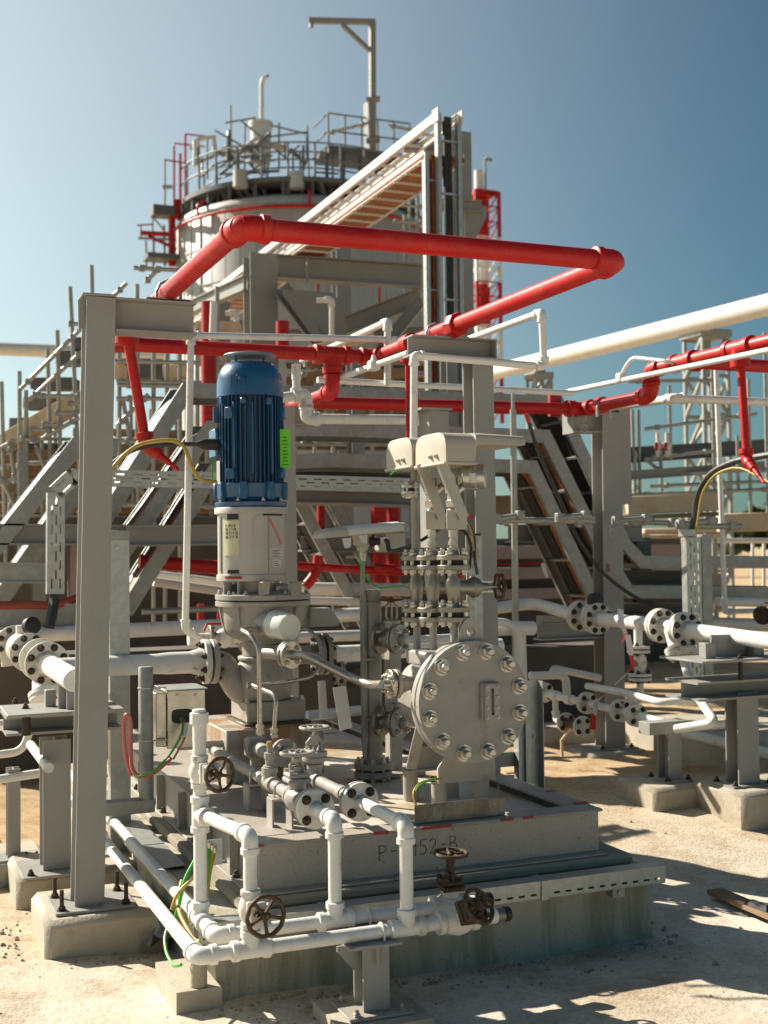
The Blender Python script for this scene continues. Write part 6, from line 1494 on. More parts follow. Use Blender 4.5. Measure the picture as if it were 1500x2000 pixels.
tier('second galvanized cable ladder at far left, under the first', [(-60, 1260), (60, 1090), (150, 960), (190, 925)], BC, 9.2)
t = thing('cable_ladder', 'short galvanized cable ladder slanting behind the standpipe, carrying black cables', 'cable ladder', PY(640, 1100, 10.2))
ladder(t, [PY(560, 930, 10.2), PY(720, 1230, 10.2)], (0, .5, 0), .1, m_galv_b, BC)
t = thing('cable_ladder', 'pale cable ladder slanting between the red risers behind the pump', 'cable ladder', PY(700, 1000, 11.0))
ladder(t, [PY(600, 890, 11.0), PY(755, 1170, 11.0)], (0, .5, 0), .1, m_galv_b, BC[:4])
# slotted tray
TYY = 8.4
def ptray(label, pts, Y, wd, group=None):
    t = thing('slotted_tray', label, 'cable tray', PY(*pts[0], Y), group)
    for a, b in zip(pts, pts[1:]):
        A_, B_ = PY(*a, Y), PY(*b, Y); d = (B_ - A_); L = d.length; d.normalize(); u = V((-d.z, 0, d.x))
        if u.z < 0: u = -u
        m = MB(); m.perf(A_ - u * wd / 2, d, u, L, wd, [wd * .25, wd * .5, wd * .75], .12, .065, wd * .09)
        m.bar(A_ + u * (wd / 2 + .001) + UY * .04, B_ + u * (wd / 2 + .001) + UY * .04, .08, .003, u); m.bar(A_ - u * (wd / 2 + .001) + UY * .04, B_ - u * (wd / 2 + .001) + UY * .04, .08, .003, u)
        m.done('slotted_plate', m_galv, t)
    return t
ptray('slotted tray dropping at far left and running level behind the column', [(109, 1160), (110, 962), (142, 932), (425, 938)], TYY, .09 * 1.2)
ptray('slotted tray running level behind the motor towards the hoods', [(575, 942), (812, 948)], TYY + .6, .11)
wire('bunch of black cables hanging under the far left slotted tray', [PY(108, 1150, 8.45), PY(104, 1190, 8.4), PY(96, 1225, 8.35)], .035, m_bcable, name='hanging_cables')
# ================================================================== X-BEAMS, RACK PIPES
def beam(label, a, b, Y, h, bw, mat=None, group=None, ang=False):
    t = MB(); A_, B_ = PY(*a, Y), PY(*b, Y)
    t.ibeam(A_ + UY * bw / 2, B_ + UY * bw / 2, h, bw, .012, .014) if h > .06 else t.cyl(A_, B_, h / 2, 12)
    return tag(t.done('steel_beam', mat or m_grey_b), label, 'beam', group)
beam('dark grey beam crossing at far left behind the slotted tray drop', (-40, 1043), (330, 1046), 9.0, .15, .12)
beam('grey beam end reaching the motor lantern from the left', (250, 1047), (470, 1044), 8.8, .15, .12)
beam('long flat beam under the middle cable ladder behind the standpipe', (570, 968), (830, 976), 9.6, .12, .3)
beam('grey beam behind the cable ladders left of the right column', (1000, 1042), (1262, 1040), 9.9, .16, .14)
beam('wide dark beam under the slotted tray behind the motor', (575, 905 + 24), (830, 930), 10.0, .1, .4, m_dark)
beam('low grey beam behind the pump, near the white rack pipes', (590, 1062), (830, 1066), 10.6, .14, .12)
beam('galvanized rail at far left below the dark grey beam', (-40, 1118), (100, 1120), 8.7, .14, .05, m_galv_b)
beam('galvanized tray side at far left under the orange hose', (-60, 1202), (172, 1204), 8.6, .17, .05, m_galv_b)
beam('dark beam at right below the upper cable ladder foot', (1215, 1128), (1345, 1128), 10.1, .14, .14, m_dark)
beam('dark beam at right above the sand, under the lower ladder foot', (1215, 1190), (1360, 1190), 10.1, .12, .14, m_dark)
wire('orange hose lying along the galvanized tray side at far left', [PY(-60, 1184, 8.6), PY(60, 1181, 8.6), PY(112, 1183, 8.6), PY(170, 1160, 8.7)], .028, m_rcable, name='orange_hose')
for (px, y0, y1, Y, wp, lab, mt) in ((78, 1028, 1230, 9.2, 26, 'grey post under the dark beam at far left', m_grey_b), (148, 1060, 1180, 9.3, 20, 'pinkish grey post beside the slotted tray drop', m_pinkwall), (1262, 1050, 1260, 10.2, 28, 'dark grey post carrying the ladder feet right of the chalk marked column', m_dark), (1405, 1120, 1190, 11.5, 24, 'short pale post between the ladder feet at right', m_pinkwall), (45, 880, 1100, 12.5, 16, 'slim galvanized lattice post at far left', m_galv_b), (855, 965, 1150, 11.6, 30, 'grey post behind the instrument stacks', m_grey_b), (700, 690, 940, 11.2, 26, 'grey post behind the white pipes above the motor', m_grey_b), (885, 655, 900, 10.2, 24, 'grey post with chalk mark behind the red drop pipe', m_grey_b)):
    c = PY(px, (y0 + y1) / 2, Y); k = dist(c) / F
    tag(MB().ibeam((c.x, Y + .08, max(0, PY(px, y1, Y).z)), (c.x, Y + .08, PY(px, y0, Y).z), .15, wp * k, .009, .011, UY).done('steel_post', mt), lab, 'post')
def rack(label, pts, Y, rpx, mat=None, cat='pipe', grp='white rack pipes behind the pump', bend=.15, name='rack_pipe'):
    q = [PY(a, b, Y) if len(p) == 2 else PY(a, b, p[2]) for p in pts for a, b in (p[:2],)]
    k = dist(q[0]) / F
    return tag(MB().tube(q, rpx * k, 16, bend=bend).done(name, mat or m_white_b), label, cat, grp)
rack('fat white rack pipe running level from the far left flanges to behind the pump', [(18, 1300), (12, 1245), (60, 1240), (455, 1222)], 8.4, 15)
rack('white rack pipe behind the standpipe at the gearbox height', [(560, 1208), (740, 1198)], 9.6, 14)
rack('lower white rack pipe behind the standpipe', [(560, 1246), (735, 1240)], 9.3, 11)
rack('white rack pipe low behind the discharge flanges', [(610, 1300), (720, 1296)], 9.0, 9)
rack('upper white rack pipe left of the lantern foot', [(305, 1122), (470, 1142)], 10.2, 8)
rack('middle white rack pipe left of the lantern foot', [(300, 1136), (470, 1160)], 10.0, 9)
rack('white rack pipe behind the motor lantern on the right', [(555, 1150), (800, 1152)], 10.4, 13)
rack('white rack pipe behind the seal tube', [(560, 1172), (800, 1178)], 10.1, 8)
rack('greenish rack pipe left of the pump gearbox', [(278, 1195), (470, 1187)], 9.4, 6, m_scaf)
rack('fat white pipe end with round cap behind the seal pot', [(930, 1228), (1042, 1227)], 7.4, 14)
rack('white pipe on posts right behind the seal pot cover', [(940, 1214), (1012, 1216), (1013, 1345)], 7.3, 8)
rack('white square looking post pipe behind the bolted cover', [(1016, 1240), (1020, 1350)], 7.5, 11)
rack('thin white pipe crossing low behind the right valve manifold', [(1035, 1320), (1105, 1318), (1107, 1355)], 7.6, 8)
rack('thin white pipe running to the right column foot', [(1078, 1325), (1080, 1305), (1172, 1324, 7.9)], 7.9, 7)
rack('white pipe at right edge behind the slotted tray riser', [(1400, 1175), (1560, 1178)], 9.0, 9)
rack('grey white fat pipe lying low at the right edge', [(1240, 1215), (1560, 1222)], 9.5, 13)
rack('white pipe at far left low down with sandy elbow', [(-40, 1478), (45, 1468), (60, 1420)], 6.9, 8)
rack('white pipe leaving the left edge low above the slim post', [(-40, 1528), (92, 1508)], 6.6, 9)
rack('white pipe behind the wide left post, slanting down', [(60, 1455), (95, 1500, 6.0)], 6.8, 9)
rack('white rack pipe lying at the left edge beneath the pipe support', [(-40, 1420), (50, 1412)], 7.4, 11)
rack('white pipe leaning on the deck edge behind the paper tag', [(628, 1330), (632, 1402)], 7.6, 8)
rack('white pipe along the ground behind the paper tag', [(600, 1398), (720, 1386)], 7.9, 10)
rack('large red fire main behind the pump lantern', [(272, 1096), (470, 1112)], 9.6, 14, m_red_b, 'red pipe', 'red fire mains behind the pump')
t = thing('red_main', 'red fire main with tee and slanted leg behind the standpipe', 'red pipe', PY(620, 1108, 9.8), 'red fire mains behind the pump')
k = dist(PY(620, 1108, 9.8)) / F
MB().tube([PY(555, 1104, 9.8), PY(800, 1118, 9.8)], 8 * k, 16).done('pipe', m_red_b, t); MB().tube([PY(622, 1085, 9.8), PY(618, 1120, 9.8), PY(596, 1146, 9.8)], 10 * k, 14, bend=.08).done('tee', m_red_b, t); MB().cyl(PY(728, 1110, 9.8), PY(768, 1113, 9.8), 11 * k, 16).done('coupling', m_red, t)
for px, y0, y1, Y, rpx, lab in ((408, 590, 860, 12, 15, 'dark red vertical riser left of the motor top'), (552, 628, 690, 12.5, 13, 'short red riser above the motor right side'), (627, 965, 1090, 10.8, 8, 'thin red riser behind the white level gauge'), (740, 965, 1180, 11, 16, 'thick red riser behind the level gauge housing'), (768, 965, 1180, 11.3, 14, 'second thick red riser close to the instrument stacks'), (392, 1180, 1240, 10.5, 7, 'short red leg at the left of the gearbox'), (430, 1190, 1240, 10.5, 6, 'shorter red leg touching the gearbox on the left')):
    rack(lab, [(px, y1), (px, y0)], Y, rpx, m_red_b, 'red pipe', 'red fire risers behind the pump', 0, 'red_riser')
wpipe('pale pipe end with tee at upper left of the frame column', [PY(415, 665, 9.5), PY(418, 590, 9.5)], .03, m_white_b)
# small valves behind the suction flange
t = thing('ball_valve', 'white ball valve with thin red lever behind the suction flange', 'valve', PY(405, 1245, 7.2))
m = MB(); c = PY(400, 1248, 7.2); m.cyl(c - UX * .1, c + UX * .3, .035, 16); m.ball(c + UX * .12, .06); m.done('body', m_white_b, t); flange(t, c + UX * .02, UX, .085, .02, 6, .012, m_cast, m_rbolt); flange(t, c + UX * .22, UX, .085, .02, 6, .012, m_cast, m_rbolt)
m = MB(); m.tube([PY(398, 1232, 7.1), PY(404, 1219, 7.1), PY(432, 1218, 7.1)], .008, 8); m.done('red_lever', m_red, t)
t = thing('pump_valve', 'rusty valve cluster on the ground line behind the discharge pipe', 'valve', PY(690, 1320, 7.4))
c = PY(690, 1318, 7.4); flange(t, c - UX * .08, -UX, .1, .02, 8, .014, m_cast, m_rbolt); flange(t, c + UX * .1, UX, .1, .02, 8, .014, m_cast, m_rbolt); MB().lathe(c - UX * .08, UX, [(0, .05), (.05, .08), (.13, .08), (.18, .05)], 20).done('body', m_iron, t)
# ================================================================== LOW WALLS / PIT BEHIND
def wallbox(label, a, b, Y, z0, z1, dep, mat, name='low_wall'):
    x0, x1 = PY(a, 1200, Y).x, PY(b, 1200, Y).x
    return tag(MB().bx(x0, x1, Y, Y + dep, z0, z1, .01).done(name, mat), label, 'wall')
wallbox('dark slab standing in for deep shade behind the right valve manifold', 955, 1205, 9.8, 0, PY(1100, 1262, 9.8).z, .4, m_wall_shade)  # dark slab added where only the shade under the pipes lies
wallbox('dark slab standing in for shade behind the standpipe', 565, 800, 9.9, 0, PY(660, 1268, 9.9).z, .4, m_wall_shade)  # shade behind the standpipe given as a dark slab
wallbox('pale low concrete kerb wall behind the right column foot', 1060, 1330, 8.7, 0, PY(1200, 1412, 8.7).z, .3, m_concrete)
wallbox('dark low wall at far left behind the posts', -60, 480, 9.8, 0, PY(200, 1275, 9.8).z, .4, m_wall_shade)
for i, (y0, y1, lab) in enumerate(((1066, 1092, 'topmost pinkish wall plank behind the cable ladders'), (1108, 1132, 'middle pinkish wall plank behind the cable ladders'), (1150, 1172, 'lowest pinkish wall plank above the bright sand'))):
    a, b_ = PY(900, y0, 14), PY(1330, y1, 14); tag(MB().bx(a.x, b_.x, 14, 14.1, PY(1000, y1, 14).z, PY(1000, y0, 14).z, .01).done('wall_plank', m_pinkwall), lab, 'plank')
a = PY(560, 1040, 14.3); b_ = PY(1345, 1175, 14.3); tag(MB().bx(a.x, b_.x, 14.3, 14.5, 0, PY(1000, 1052, 14.3).z).done('panel_wall', m_wall_shade), 'long dark panel wall behind the pinkish planks', 'wall')
a = PY(-60, 1000, 15.0); b_ = PY(560, 1175, 15.0); tag(MB().bx(a.x, b_.x, 15, 15.2, 0, PY(300, 1010, 15).z).done('panel_wall', m_wall_shade), 'long dark panel wall behind the left scaffolding', 'wall')
rack('red barrier line in front of the pinkish planks', [(900, 1102), (1140, 1100)], 13.8, 2.0, m_red_b, 'barrier', None, 0, 'barrier_line')
t = thing('barrier_tape', 'knotted scrap of red and white tape on the far barrier line', 'tape', PY(1060, 1115, 13.7)); ribbon(t, [PY(1060, 1100, 13.7), PY(1063, 1112, 13.7), PY(1069, 1128, 13.7)], .06, None)
# ================================================================== SCAFFOLDING
def scaffold(label, standards, ledgers, D, r=.024, boards=(), group=None):
    a = standards[0]; t = thing('scaffold', label, 'scaffold', PD(a[2], a[3], D), group)
    for s_ in standards:
        d = s_[4] if len(s_) > 4 else D; MB().cyl(PD(s_[0], s_[1], d), PD(s_[2], s_[3], d), r * d / D, 10).done('standard', m_scaf, t)
    for s_ in ledgers:
        d = s_[4] if len(s_) > 4 else D - .06; A_, B_ = PD(s_[0], s_[1], d), PD(s_[2], s_[3], d)
        m = MB(); m.lathe(A_, B_ - A_, [(0, r * .8), (0, r), ((B_ - A_).length, r), ((B_ - A_).length, r * .7)], 10); m.done('ledger', m_scaf, t)
        if len(s_) > 5: MB().cyl(B_ + (B_ - A_).normalized() * .002, B_ + (B_ - A_).normalized() * .006, r * .8, 10).done('dark_end', m_black, t)
        for p in (A_ + (B_ - A_) * .12, A_ + (B_ - A_) * .85): MB().box(p, (r * 2.6, r * 2.2, r * 2.8), .006).done('coupler', m_galv_b, t)
    for x0, y0, x1, y1, hp, d, mt in boards:
        A_, B_ = PD(x0, y0, d), PD(x1, y1, d); MB().bar(A_, B_, .25, hp * d / F, UZ, .004).done('board', mt, t)
    return t
scaffold('scaffold stairway climbing to the right beyond the left column', [(3, 745, 12, 1120), (38, 725, 40, 1120), (51, 762, 53, 1060), (93, 680, 104, 1120), (112, 645, 122, 1060), (137, 560, 164, 1120), (179, 518, 190, 1060), (268, 555, 270, 1000)],
    [(40, 760, 160, 640), (160, 640, 247, 553, 13.9, 1), (55, 783, 170, 678), (66, 866, 155, 816), (72, 773, 168, 774), (133, 788, 170, 788), (107, 806, 152, 808), (82, 829, 122, 830), (58, 839, 98, 840), (42, 857, 68, 858), (-10, 880, 30, 860), (135, 632, 165, 634), (20, 870, 30, 940, 13.9), (70, 870, 105, 960, 13.9), (0, 930, 40, 1010, 13.9)], 14,
    boards=[(8, 868, 165, 778, 34, 14.25, m_timber), (-20, 900, 165, 880, 14, 14.3, m_timber_d), (-20, 930, 165, 905, 12, 14.3, m_timber_d), (0, 958, 165, 935, 14, 14.3, m_timber_d)], group='scaffolding round the plant')
for i, (x0, x1, y0, y1) in enumerate(((66, 150, 740, 762), (115, 195, 688, 714), (145, 225, 662, 686), (52, 112, 778, 800), (25, 92, 818, 840))):
    A_, B_ = PD(x0, (y0 + y1) / 2, 14.6), PD(x1, (y0 + y1) / 2, 14.6)
    tag(MB().bar(A_, B_, .3, (y1 - y0) * 14.6 / F, UZ, .004).done('stair_tread', m_dark), ('fourth', 'second', 'topmost', 'third', 'lowest')[i] .replace('fourth', 'third').replace('third', 'middle', 1) + ' dark tread of the scaffold stairway' if i in (2, 4) else ('middle dark tread of the scaffold stairway, longest of them', 'second highest dark tread of the scaffold stairway', '', 'second lowest dark tread of the scaffold stairway')[i], 'stair tread', 'treads of the scaffold stairway')
scaffold('dense scaffold bay between the left column and the motor', [(268, 640, 268, 940), (300, 640, 300, 1220), (327, 655, 322, 1215), (351, 655, 352, 1220), (385, 640, 386, 1000), (404, 640, 404, 960), (240, 780, 262, 900), (233, 660, 233, 1000), (424, 560, 426, 900)],
    [(228, 706, 440, 709), (228, 745, 430, 748), (228, 778, 432, 780), (230, 752, 420, 755), (330, 768, 430, 760), (225, 860, 430, 870), (220, 985, 440, 990), (262, 523, 390, 530), (285, 550, 312, 522), (240, 660, 280, 655, 12.9, 1), (230, 830, 290, 770)], 13,
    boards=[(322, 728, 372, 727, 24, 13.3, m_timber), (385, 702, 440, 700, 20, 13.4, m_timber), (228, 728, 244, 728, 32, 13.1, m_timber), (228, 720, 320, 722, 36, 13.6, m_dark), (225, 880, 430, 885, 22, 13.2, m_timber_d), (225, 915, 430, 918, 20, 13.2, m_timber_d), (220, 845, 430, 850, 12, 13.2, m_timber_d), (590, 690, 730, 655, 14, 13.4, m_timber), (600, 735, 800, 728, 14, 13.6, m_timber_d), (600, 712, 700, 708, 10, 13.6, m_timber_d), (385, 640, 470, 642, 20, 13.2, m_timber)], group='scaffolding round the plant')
scaffold('open scaffold grid behind the right red pipe', [(1235, 800, 1240, 1000), (1247, 800, 1250, 975), (1307, 752, 1310, 900), (1390, 690, 1402, 1260), (1462, 740, 1466, 1010), (1493, 650, 1500, 1010), (1440, 850, 1442, 960), (1332, 970, 1333, 1060), (1002, 765, 1004, 1300, 9.0), (1290, 880, 1292, 960)],
    [(1258, 838, 1477, 808, 15.9, 1), (1260, 897, 1400, 880), (1225, 967, 1540, 954), (1270, 950, 1540, 938), (1258, 895, 1290, 920), (1240, 880, 1240, 965), (1226, 745, 1400, 742), (1215, 930, 1540, 915)], 16,
    boards=[(1222, 988, 1406, 980, 34, 12.5, m_timber), (1200, 1012, 1400, 1004, 8, 12.5, m_timber_d)], group='scaffolding round the plant')
scaffold('low tube frame with open pipe ends across the cable ladders', [(1002, 800, 1008, 1290, 8.9)], [(960, 1016, 1162, 1017, 8.8), (965, 1015, 1025, 1005, 8.7, 1), (1085, 1012, 1155, 1006, 8.7, 1), (1225, 1018, 1330, 1022, 9.2), (1195, 1018, 1275, 1012, 9.1, 1), (1320, 1025, 1400, 1016, 9.1, 1), (1330, 1028, 1448, 1028, 9.3)], 9.0, group='scaffolding round the plant')
rs_d = random.Random(21)
st_ = [(x + rs_d.uniform(-8, 8), 840 + rs_d.uniform(-60, 30), x + rs_d.uniform(-8, 8), 1190, 15.4 + rs_d.uniform(0, 1.2)) for x in range(-10, 440, 30)]
lg_ = [(-30, y + rs_d.uniform(-6, 6), 560, y + rs_d.uniform(-6, 6) + 4, 15.3 + rs_d.uniform(0, 1)) for y in (862, 900, 938, 978, 1012)]
lg_ += [(x, 885 + rs_d.uniform(-20, 20), x + rs_d.choice((-1, 1)) * rs_d.uniform(30, 60), 1020 + rs_d.uniform(-30, 30), 15.2) for x in range(0, 440, 42)]
scaffold('scaffold decks in painted shade far behind the left column and cable ladders', st_, lg_, 15.6, boards=[(-40, y, 560, y + 5, h, 16 + i * .25, m_timber_d if i % 2 else m_wall_shade) for i, (y, h) in enumerate(((872, 13), (888, 22), (912, 18), (934, 26), (962, 22), (985, 28), (1010, 26)))], group='scaffolding round the plant')  # boards added to block light, with shade put into their dark colour
st_ = [(x + rs_d.uniform(-6, 6), 690 + rs_d.uniform(-30, 30), x, 960, 14.8) for x in range(575, 830, 38)]
lg_ = [(560, y, 835, y + rs_d.uniform(-3, 8), 14.7) for y in (705, 732, 760, 792, 815, 868)] + [(590, 700, 660, 800, 14.6), (690, 705, 630, 815, 14.6), (720, 700, 800, 800, 14.6)]
scaffold('scaffold decks in painted shade inside the bridge frame behind the red tee', st_, lg_, 14.8, boards=[(560, y, 835, y + 4, h, 15 + i * .2, m_timber_d if i % 2 else m_wall_shade) for i, (y, h) in enumerate(((712, 12), (742, 18), (772, 14), (802, 20), (862, 30)))], group='scaffolding round the plant')  # shade inside the frame is put into the dark board colours
for i, (x0, y0, x1, y1, hp, D, lab) in enumerate(((1252, 1038, 1410, 1036, 10, 15.5, 'upper board of the sunlit plank stack at right'), (1252, 1048, 1410, 1047, 8, 15.4, 'lower board of the sunlit plank stack at right'), (1404, 1022, 1540, 1018, 36, 14.5, 'big sunlit timber stack at the right edge'), (940, 990, 1180, 985, 40, 13.0, 'shaded timber board behind the cable ladders'))):
    tag(MB().bar(PD(x0, y0, D), PD(x1, y1, D), .4, hp * D / F, UZ, .01).done('timber_board', m_timber if i < 3 else m_timber_d), lab, 'timber')
rack('bright white tube on trestles in front of the plank stack at right', [(1250, 1056), (1560, 1056)], 15, 5)
for i, px in enumerate((1268, 1286, 1316, 1470, 1492)):
    rack(('first', 'second', 'third', 'fourth', 'fifth')[i] + ' thin pale stake from the left under the bright white tube', [(px, 1145), (px, 1062)], 15.1, 3.2, m_white_b, 'stake', 'thin stakes under the white tube', 0, 'stake')
for px, lab in ((1285, 'left small white valve with dark wheel on the right scaffold beam'), (1303, 'right small white valve with dark wheel on the right scaffold beam')):
    t = thing('small_valve', lab, 'valve', PD(px, 890, 14)); MB().cyl(PD(px, 892, 14), PD(px, 845, 14), .025, 10).done('stem', m_white_b, t); MB().lathe(PD(px - 6, 872, 13.9), V((.8, -.5, 0)), [(0, .05), (.03, .05)], 14).done('wheel', m_dred, t); MB().ball(PD(px, 870, 14), .05, 12).done('body', m_white_b, t)
beam('long dark beam behind the right scaffolding', (1205, 890), (1560, 868), 13.5, .2, .15, m_dark); beam('thin grey beam under the long dark beam at right', (1205, 930), (1560, 905), 13.2, .12, .12)
# ================================================================== OVERHEAD LADDER BRIDGE AND STEEL FRAME
DT = 12.0
u0 = PD(851, 226, DT); v0 = PD(907, 231, DT); l0 = PD(827, 302, DT)
def yline(p, px): return V((p.x, ly(p.x, p.z, px), p.z))
t = thing('cable_ladder', 'upper white cable ladder bridge running overhead from the tank, turning down', 'cable ladder', l0, 'overhead cable ladder bridges')
wv_ = V((v0.x - u0.x, 0, 0)); rh = 18 * DT / F
far = yline(u0, 330)
ladder(t, [far, u0], wv_, rh, m_white_b, [], .35)
zb_ = lz(u0.x, u0.y, 845)
ladder(t, [u0 + UZ * .02, V((u0.x, u0.y, zb_))], wv_, rh * .8, m_galv, [(.22, .026, m_rcable, .06), (.5, .03, m_bcable, .06), (.66, .026, m_bcable, .06)], .45)
for p in (u0, u0 + wv_): MB().box(p + UZ * .0, (.02, rh * 1.5, rh * 1.5), .002).done('corner_plate', m_white_b, t)
t = thing('cable_ladder', 'lower white cable ladder bridge with orange cables, just under the upper one', 'cable ladder', l0, 'overhead cable ladder bridges')
wv2 = wv_ * 1.7
ladder(t, [yline(l0, 345), l0], wv2, rh * 1.05, m_white_b, [(.06 + .11 * i, .036, m_ocable, -.012) for i in range(9)], .3, rlow=.05)
ladder(t, [l0 + UZ * .02, V((l0.x, l0.y, lz(l0.x, l0.y, 835)))], wv2 * .35, rh * .8, m_galv, [(.2, .03, m_rcable, .05), (.5, .03, m_rcable, .05), (.8, .03, m_ocable, .05)], .45)
def pcol(label, px, ytop, D, wpx, mat=None, zbot=0):
    c = PD(px, ytop, D); k = D / F
    return tag(MB().ibeam((c.x, c.y, zbot), (c.x, c.y, c.z), wpx * k * .9, wpx * k, .012, .016, UY).done('frame_column', mat or m_grey_b), label, 'column', 'columns of the ladder bridge frame')
DF = 15.8
pcol('broad grey frame column under the overhead ladder bridges', 508, 500, DF, 55)
pcol('grey frame column behind the vertical ladders at the tank edge', 893, 262, 13.2, 42)
pcol('darker frame column in the middle of the ladder bridge frame', 666, 470, 19, 30)
pcol('slim frame column left of the broad one, under the sloping beam', 434, 590, 18.5, 26)
def fbeam(label, a, b, D, hp, D2=None):
    return tag(MB().ibeam(PD(*a, D), PD(*b, D2 or D), hp * D / F, hp * .7 * D / F, .012, .016).done('frame_beam', m_grey_b), label, 'beam', 'beams of the ladder bridge frame')
fb = fbeam('main cross beam of the ladder bridge frame', (537, 522), (822, 541), DF, 46, DF * 1.02)
p = PD(600, 527, DF - .18); tag(MB().box(p, (.02, .03, 46 * DF / F), .002).done('splice_plate', m_grey_b), 'splice plate with bolts on the main cross beam', 'plate')
fbeam('beam running back from the broad frame column', (484, 552), (335, 618), DF, 30, 21)
fbeam('short rising beam between middle column and vertical ladders', (668, 640), (822, 580), DF + .5, 34)
fbeam('heavy diagonal brace below the main cross beam', (548, 562), (680, 742), DF - .1, 34)
fbeam('lower diagonal brace behind the white pipes', (680, 720), (800, 850), DF - .2, 26)
fbeam('opposite diagonal brace under the vertical ladders', (820, 590), (740, 690), DF + .2, 24)
fbeam('low cross beam of the frame behind the red loop', (545, 655), (830, 650), DF + 1, 22)
fbeam('left low beam of the frame beside the red riser', (380, 640), (490, 636), DF + 1, 20)
fbeam('beam piece crossing behind the vertical ladders', (845, 400), (940, 404), 12.8, 22)
fbeam('upper beam piece behind the ladder corner', (790, 283), (880, 290), 13.0, 24)
m = MB(); c = PD(552, 565, DF - .3); k = DF / F
m.prism([(0, 0), (105 * k, 0), (130 * k, -60 * k), (125 * k, -120 * k), (60 * k, -90 * k), (0, -10 * k)], c, UX, UZ, .02); tag(m.done('gusset_plate', m_grey_b), 'large grey gusset plate in the corner of the bridge frame', 'plate')
m = MB(); c = PD(905, 400, 12.9); k = 12.9 / F; m.prism([(0, 0), (48 * k, 0), (48 * k, -20 * k), (10 * k, -90 * k), (0, -90 * k)], c, UX, UZ, .03); tag(m.done('bracket', m_grey_b), 'tapered bracket on the tall column beside the striped mast', 'bracket')
# ================================================================== BIG WHITE OVERHEAD PIPE ON LATTICE TOWERS
BX_ = 12.3
a, b_ = PX(1520, 590, BX_), PX(965, 727, BX_)
tag(MB().tube([a + (a - b_) * 1.6, b_, b_ + (b_ - a) * .3], .165, 24).done('overhead_pipe', m_white_b), 'big white overhead pipe slanting up to the right edge', 'pipe')
p = PD(-30, 680, 30); q = PD(330, 694, 30); tag(MB().tube([p, q], .165, 20).done('overhead_pipe', m_white_b), 'fat white overhead pipe far away at the left edge', 'pipe')
def lattice(label, px, ytop, D, wpx, mat, zb=0.0, cap=True):
    c = PD(px, ytop, D); k = D / F; h = wpx * k / 2
    t = thing('lattice_tower', label, 'tower', (c.x, c.y, zb), 'lattice towers under the white overhead pipe')
    for i in (-1, 1):
        for j in (-1, 1): MB().bx(c.x + i * h - .026, c.x + i * h + .026, c.y + j * h - .026, c.y + j * h + .026, zb, c.z).done('leg', mat, t)
    n = int((c.z - zb) / (h * 2.6)); m = MB()
    for s_ in range(n):
        z0, z1 = c.z - h * 2.6 * s_, c.z - h * 2.6 * (s_ + 1)
        for i in (-1, 1):
            m.bar((c.x - h, c.y + i * h, z0 if s_ % 2 else z1), (c.x + h, c.y + i * h, z1 if s_ % 2 else z0), .05, .05); m.bar((c.x + i * h, c.y - h, z0), (c.x + i * h, c.y + h, z1), .05, .05); m.bar((c.x - h, c.y + i * h, z0), (c.x + h, c.y + i * h, z0), .06, .06)
    o = m.done('bracing', mat, t); o['kind'] = 'stuff'
    if cap:
        MB().bx(c.x - h * 1.25, c.x + h * 1.25, c.y - h * 1.25, c.y + h * 1.25, c.z + .001, c.z + .12, .01).done('cap', mat, t); MB().bx(c.x - h * .7, c.x + h * .5, c.y - .1, c.y + .1, c.z + .121, c.z + .30).done('pipe_shoe', mat, t)
    return t
lattice('nearer lattice tower carrying the white overhead pipe at right', 1378, 662, 20.3, 58, m_galv_b)
lattice('smaller farther lattice tower seen above the white pipe bend', 1053, 740, 26, 34, m_galv_b)
# ================================================================== TANK
TD = 45.0; k = TD / F
t0 = PD(592, 1078, TD); tx, ty = t0.x, t0.y; tr = 241 * k
z_ap = 1.7 + (1076 - 381) * (TD - tr) / F
tk = thing('storage_tank', 'big silver clad cylindrical tank with railed roof platforms in the background', 'tank', (tx, ty, 0))
m = MB(); m.lathe((tx, ty, 0), UZ, [(0, tr), (z_ap, tr), (z_ap + .15, tr * .98), (z_ap + .9, tr * .5), (z_ap + 1.1, 0)], 72); m.done('shell', m_clad, tk)
def ringz(z, r): return lambda a: V((tx + math.cos(a) * r, ty + math.sin(a) * r, z))
for i in range(9):
    z = z_ap - .1 - i * 1.25
    MB().lathe((tx, ty, z), UZ, [(0, tr + .002), (.005, tr + .02), (.05, tr + .02), (.055, tr + .002)], 72).done('cladding_band', m_clad, tk)
m = MB()
for i in range(48):
    a = 2 * math.pi * i / 48
    if math.sin(a) < .35: m.bx(tx + math.cos(a) * (tr + .01) - .015, tx + math.cos(a) * (tr + .01) + .015, ty + math.sin(a) * (tr + .01) - .015, ty + math.sin(a) * (tr + .01) + .015, 0, z_ap - .02)
m.done('cladding_seams', m_clad, tk)['kind'] = 'stuff'
zp = z_ap + .62
pr = tr * .985
MB().lathe((tx, ty, zp), UZ, [(0, pr - .9), (0, pr), (.16, pr), (.16, pr - .9), (0, pr - .9)], 60).done('platform', m_dark, tk)
for i in range(28):
    a = 2 * math.pi * i / 28; f = ringz(z_ap - .05, pr - .1); p = f(a); MB().bar(p, V((p.x, p.y, zp)), .09, .09).done('platform_post', m_dark, tk)
def railing(fn, a0, a1, n, z, h, mat):
    for i in range(n + 1):
        p = fn(a0 + (a1 - a0) * i / n); MB().cyl(V((p.x, p.y, z)), V((p.x, p.y, z + h)), .04, 6).done('rail_post', mat, tk)
    for f in (.5, 1):
        MB().tube([V((*fn(a0 + (a1 - a0) * i / (n * 2)).xy, z + h * f)) for i in range(n * 2 + 1)], .03, 6).done('handrail', mat, tk)
railing(ringz(0, pr - .05), math.pi * .98, math.pi * 2.02, 16, zp + .16, 1.15, m_rail)
m = MB(); rs0 = random.Random(5)
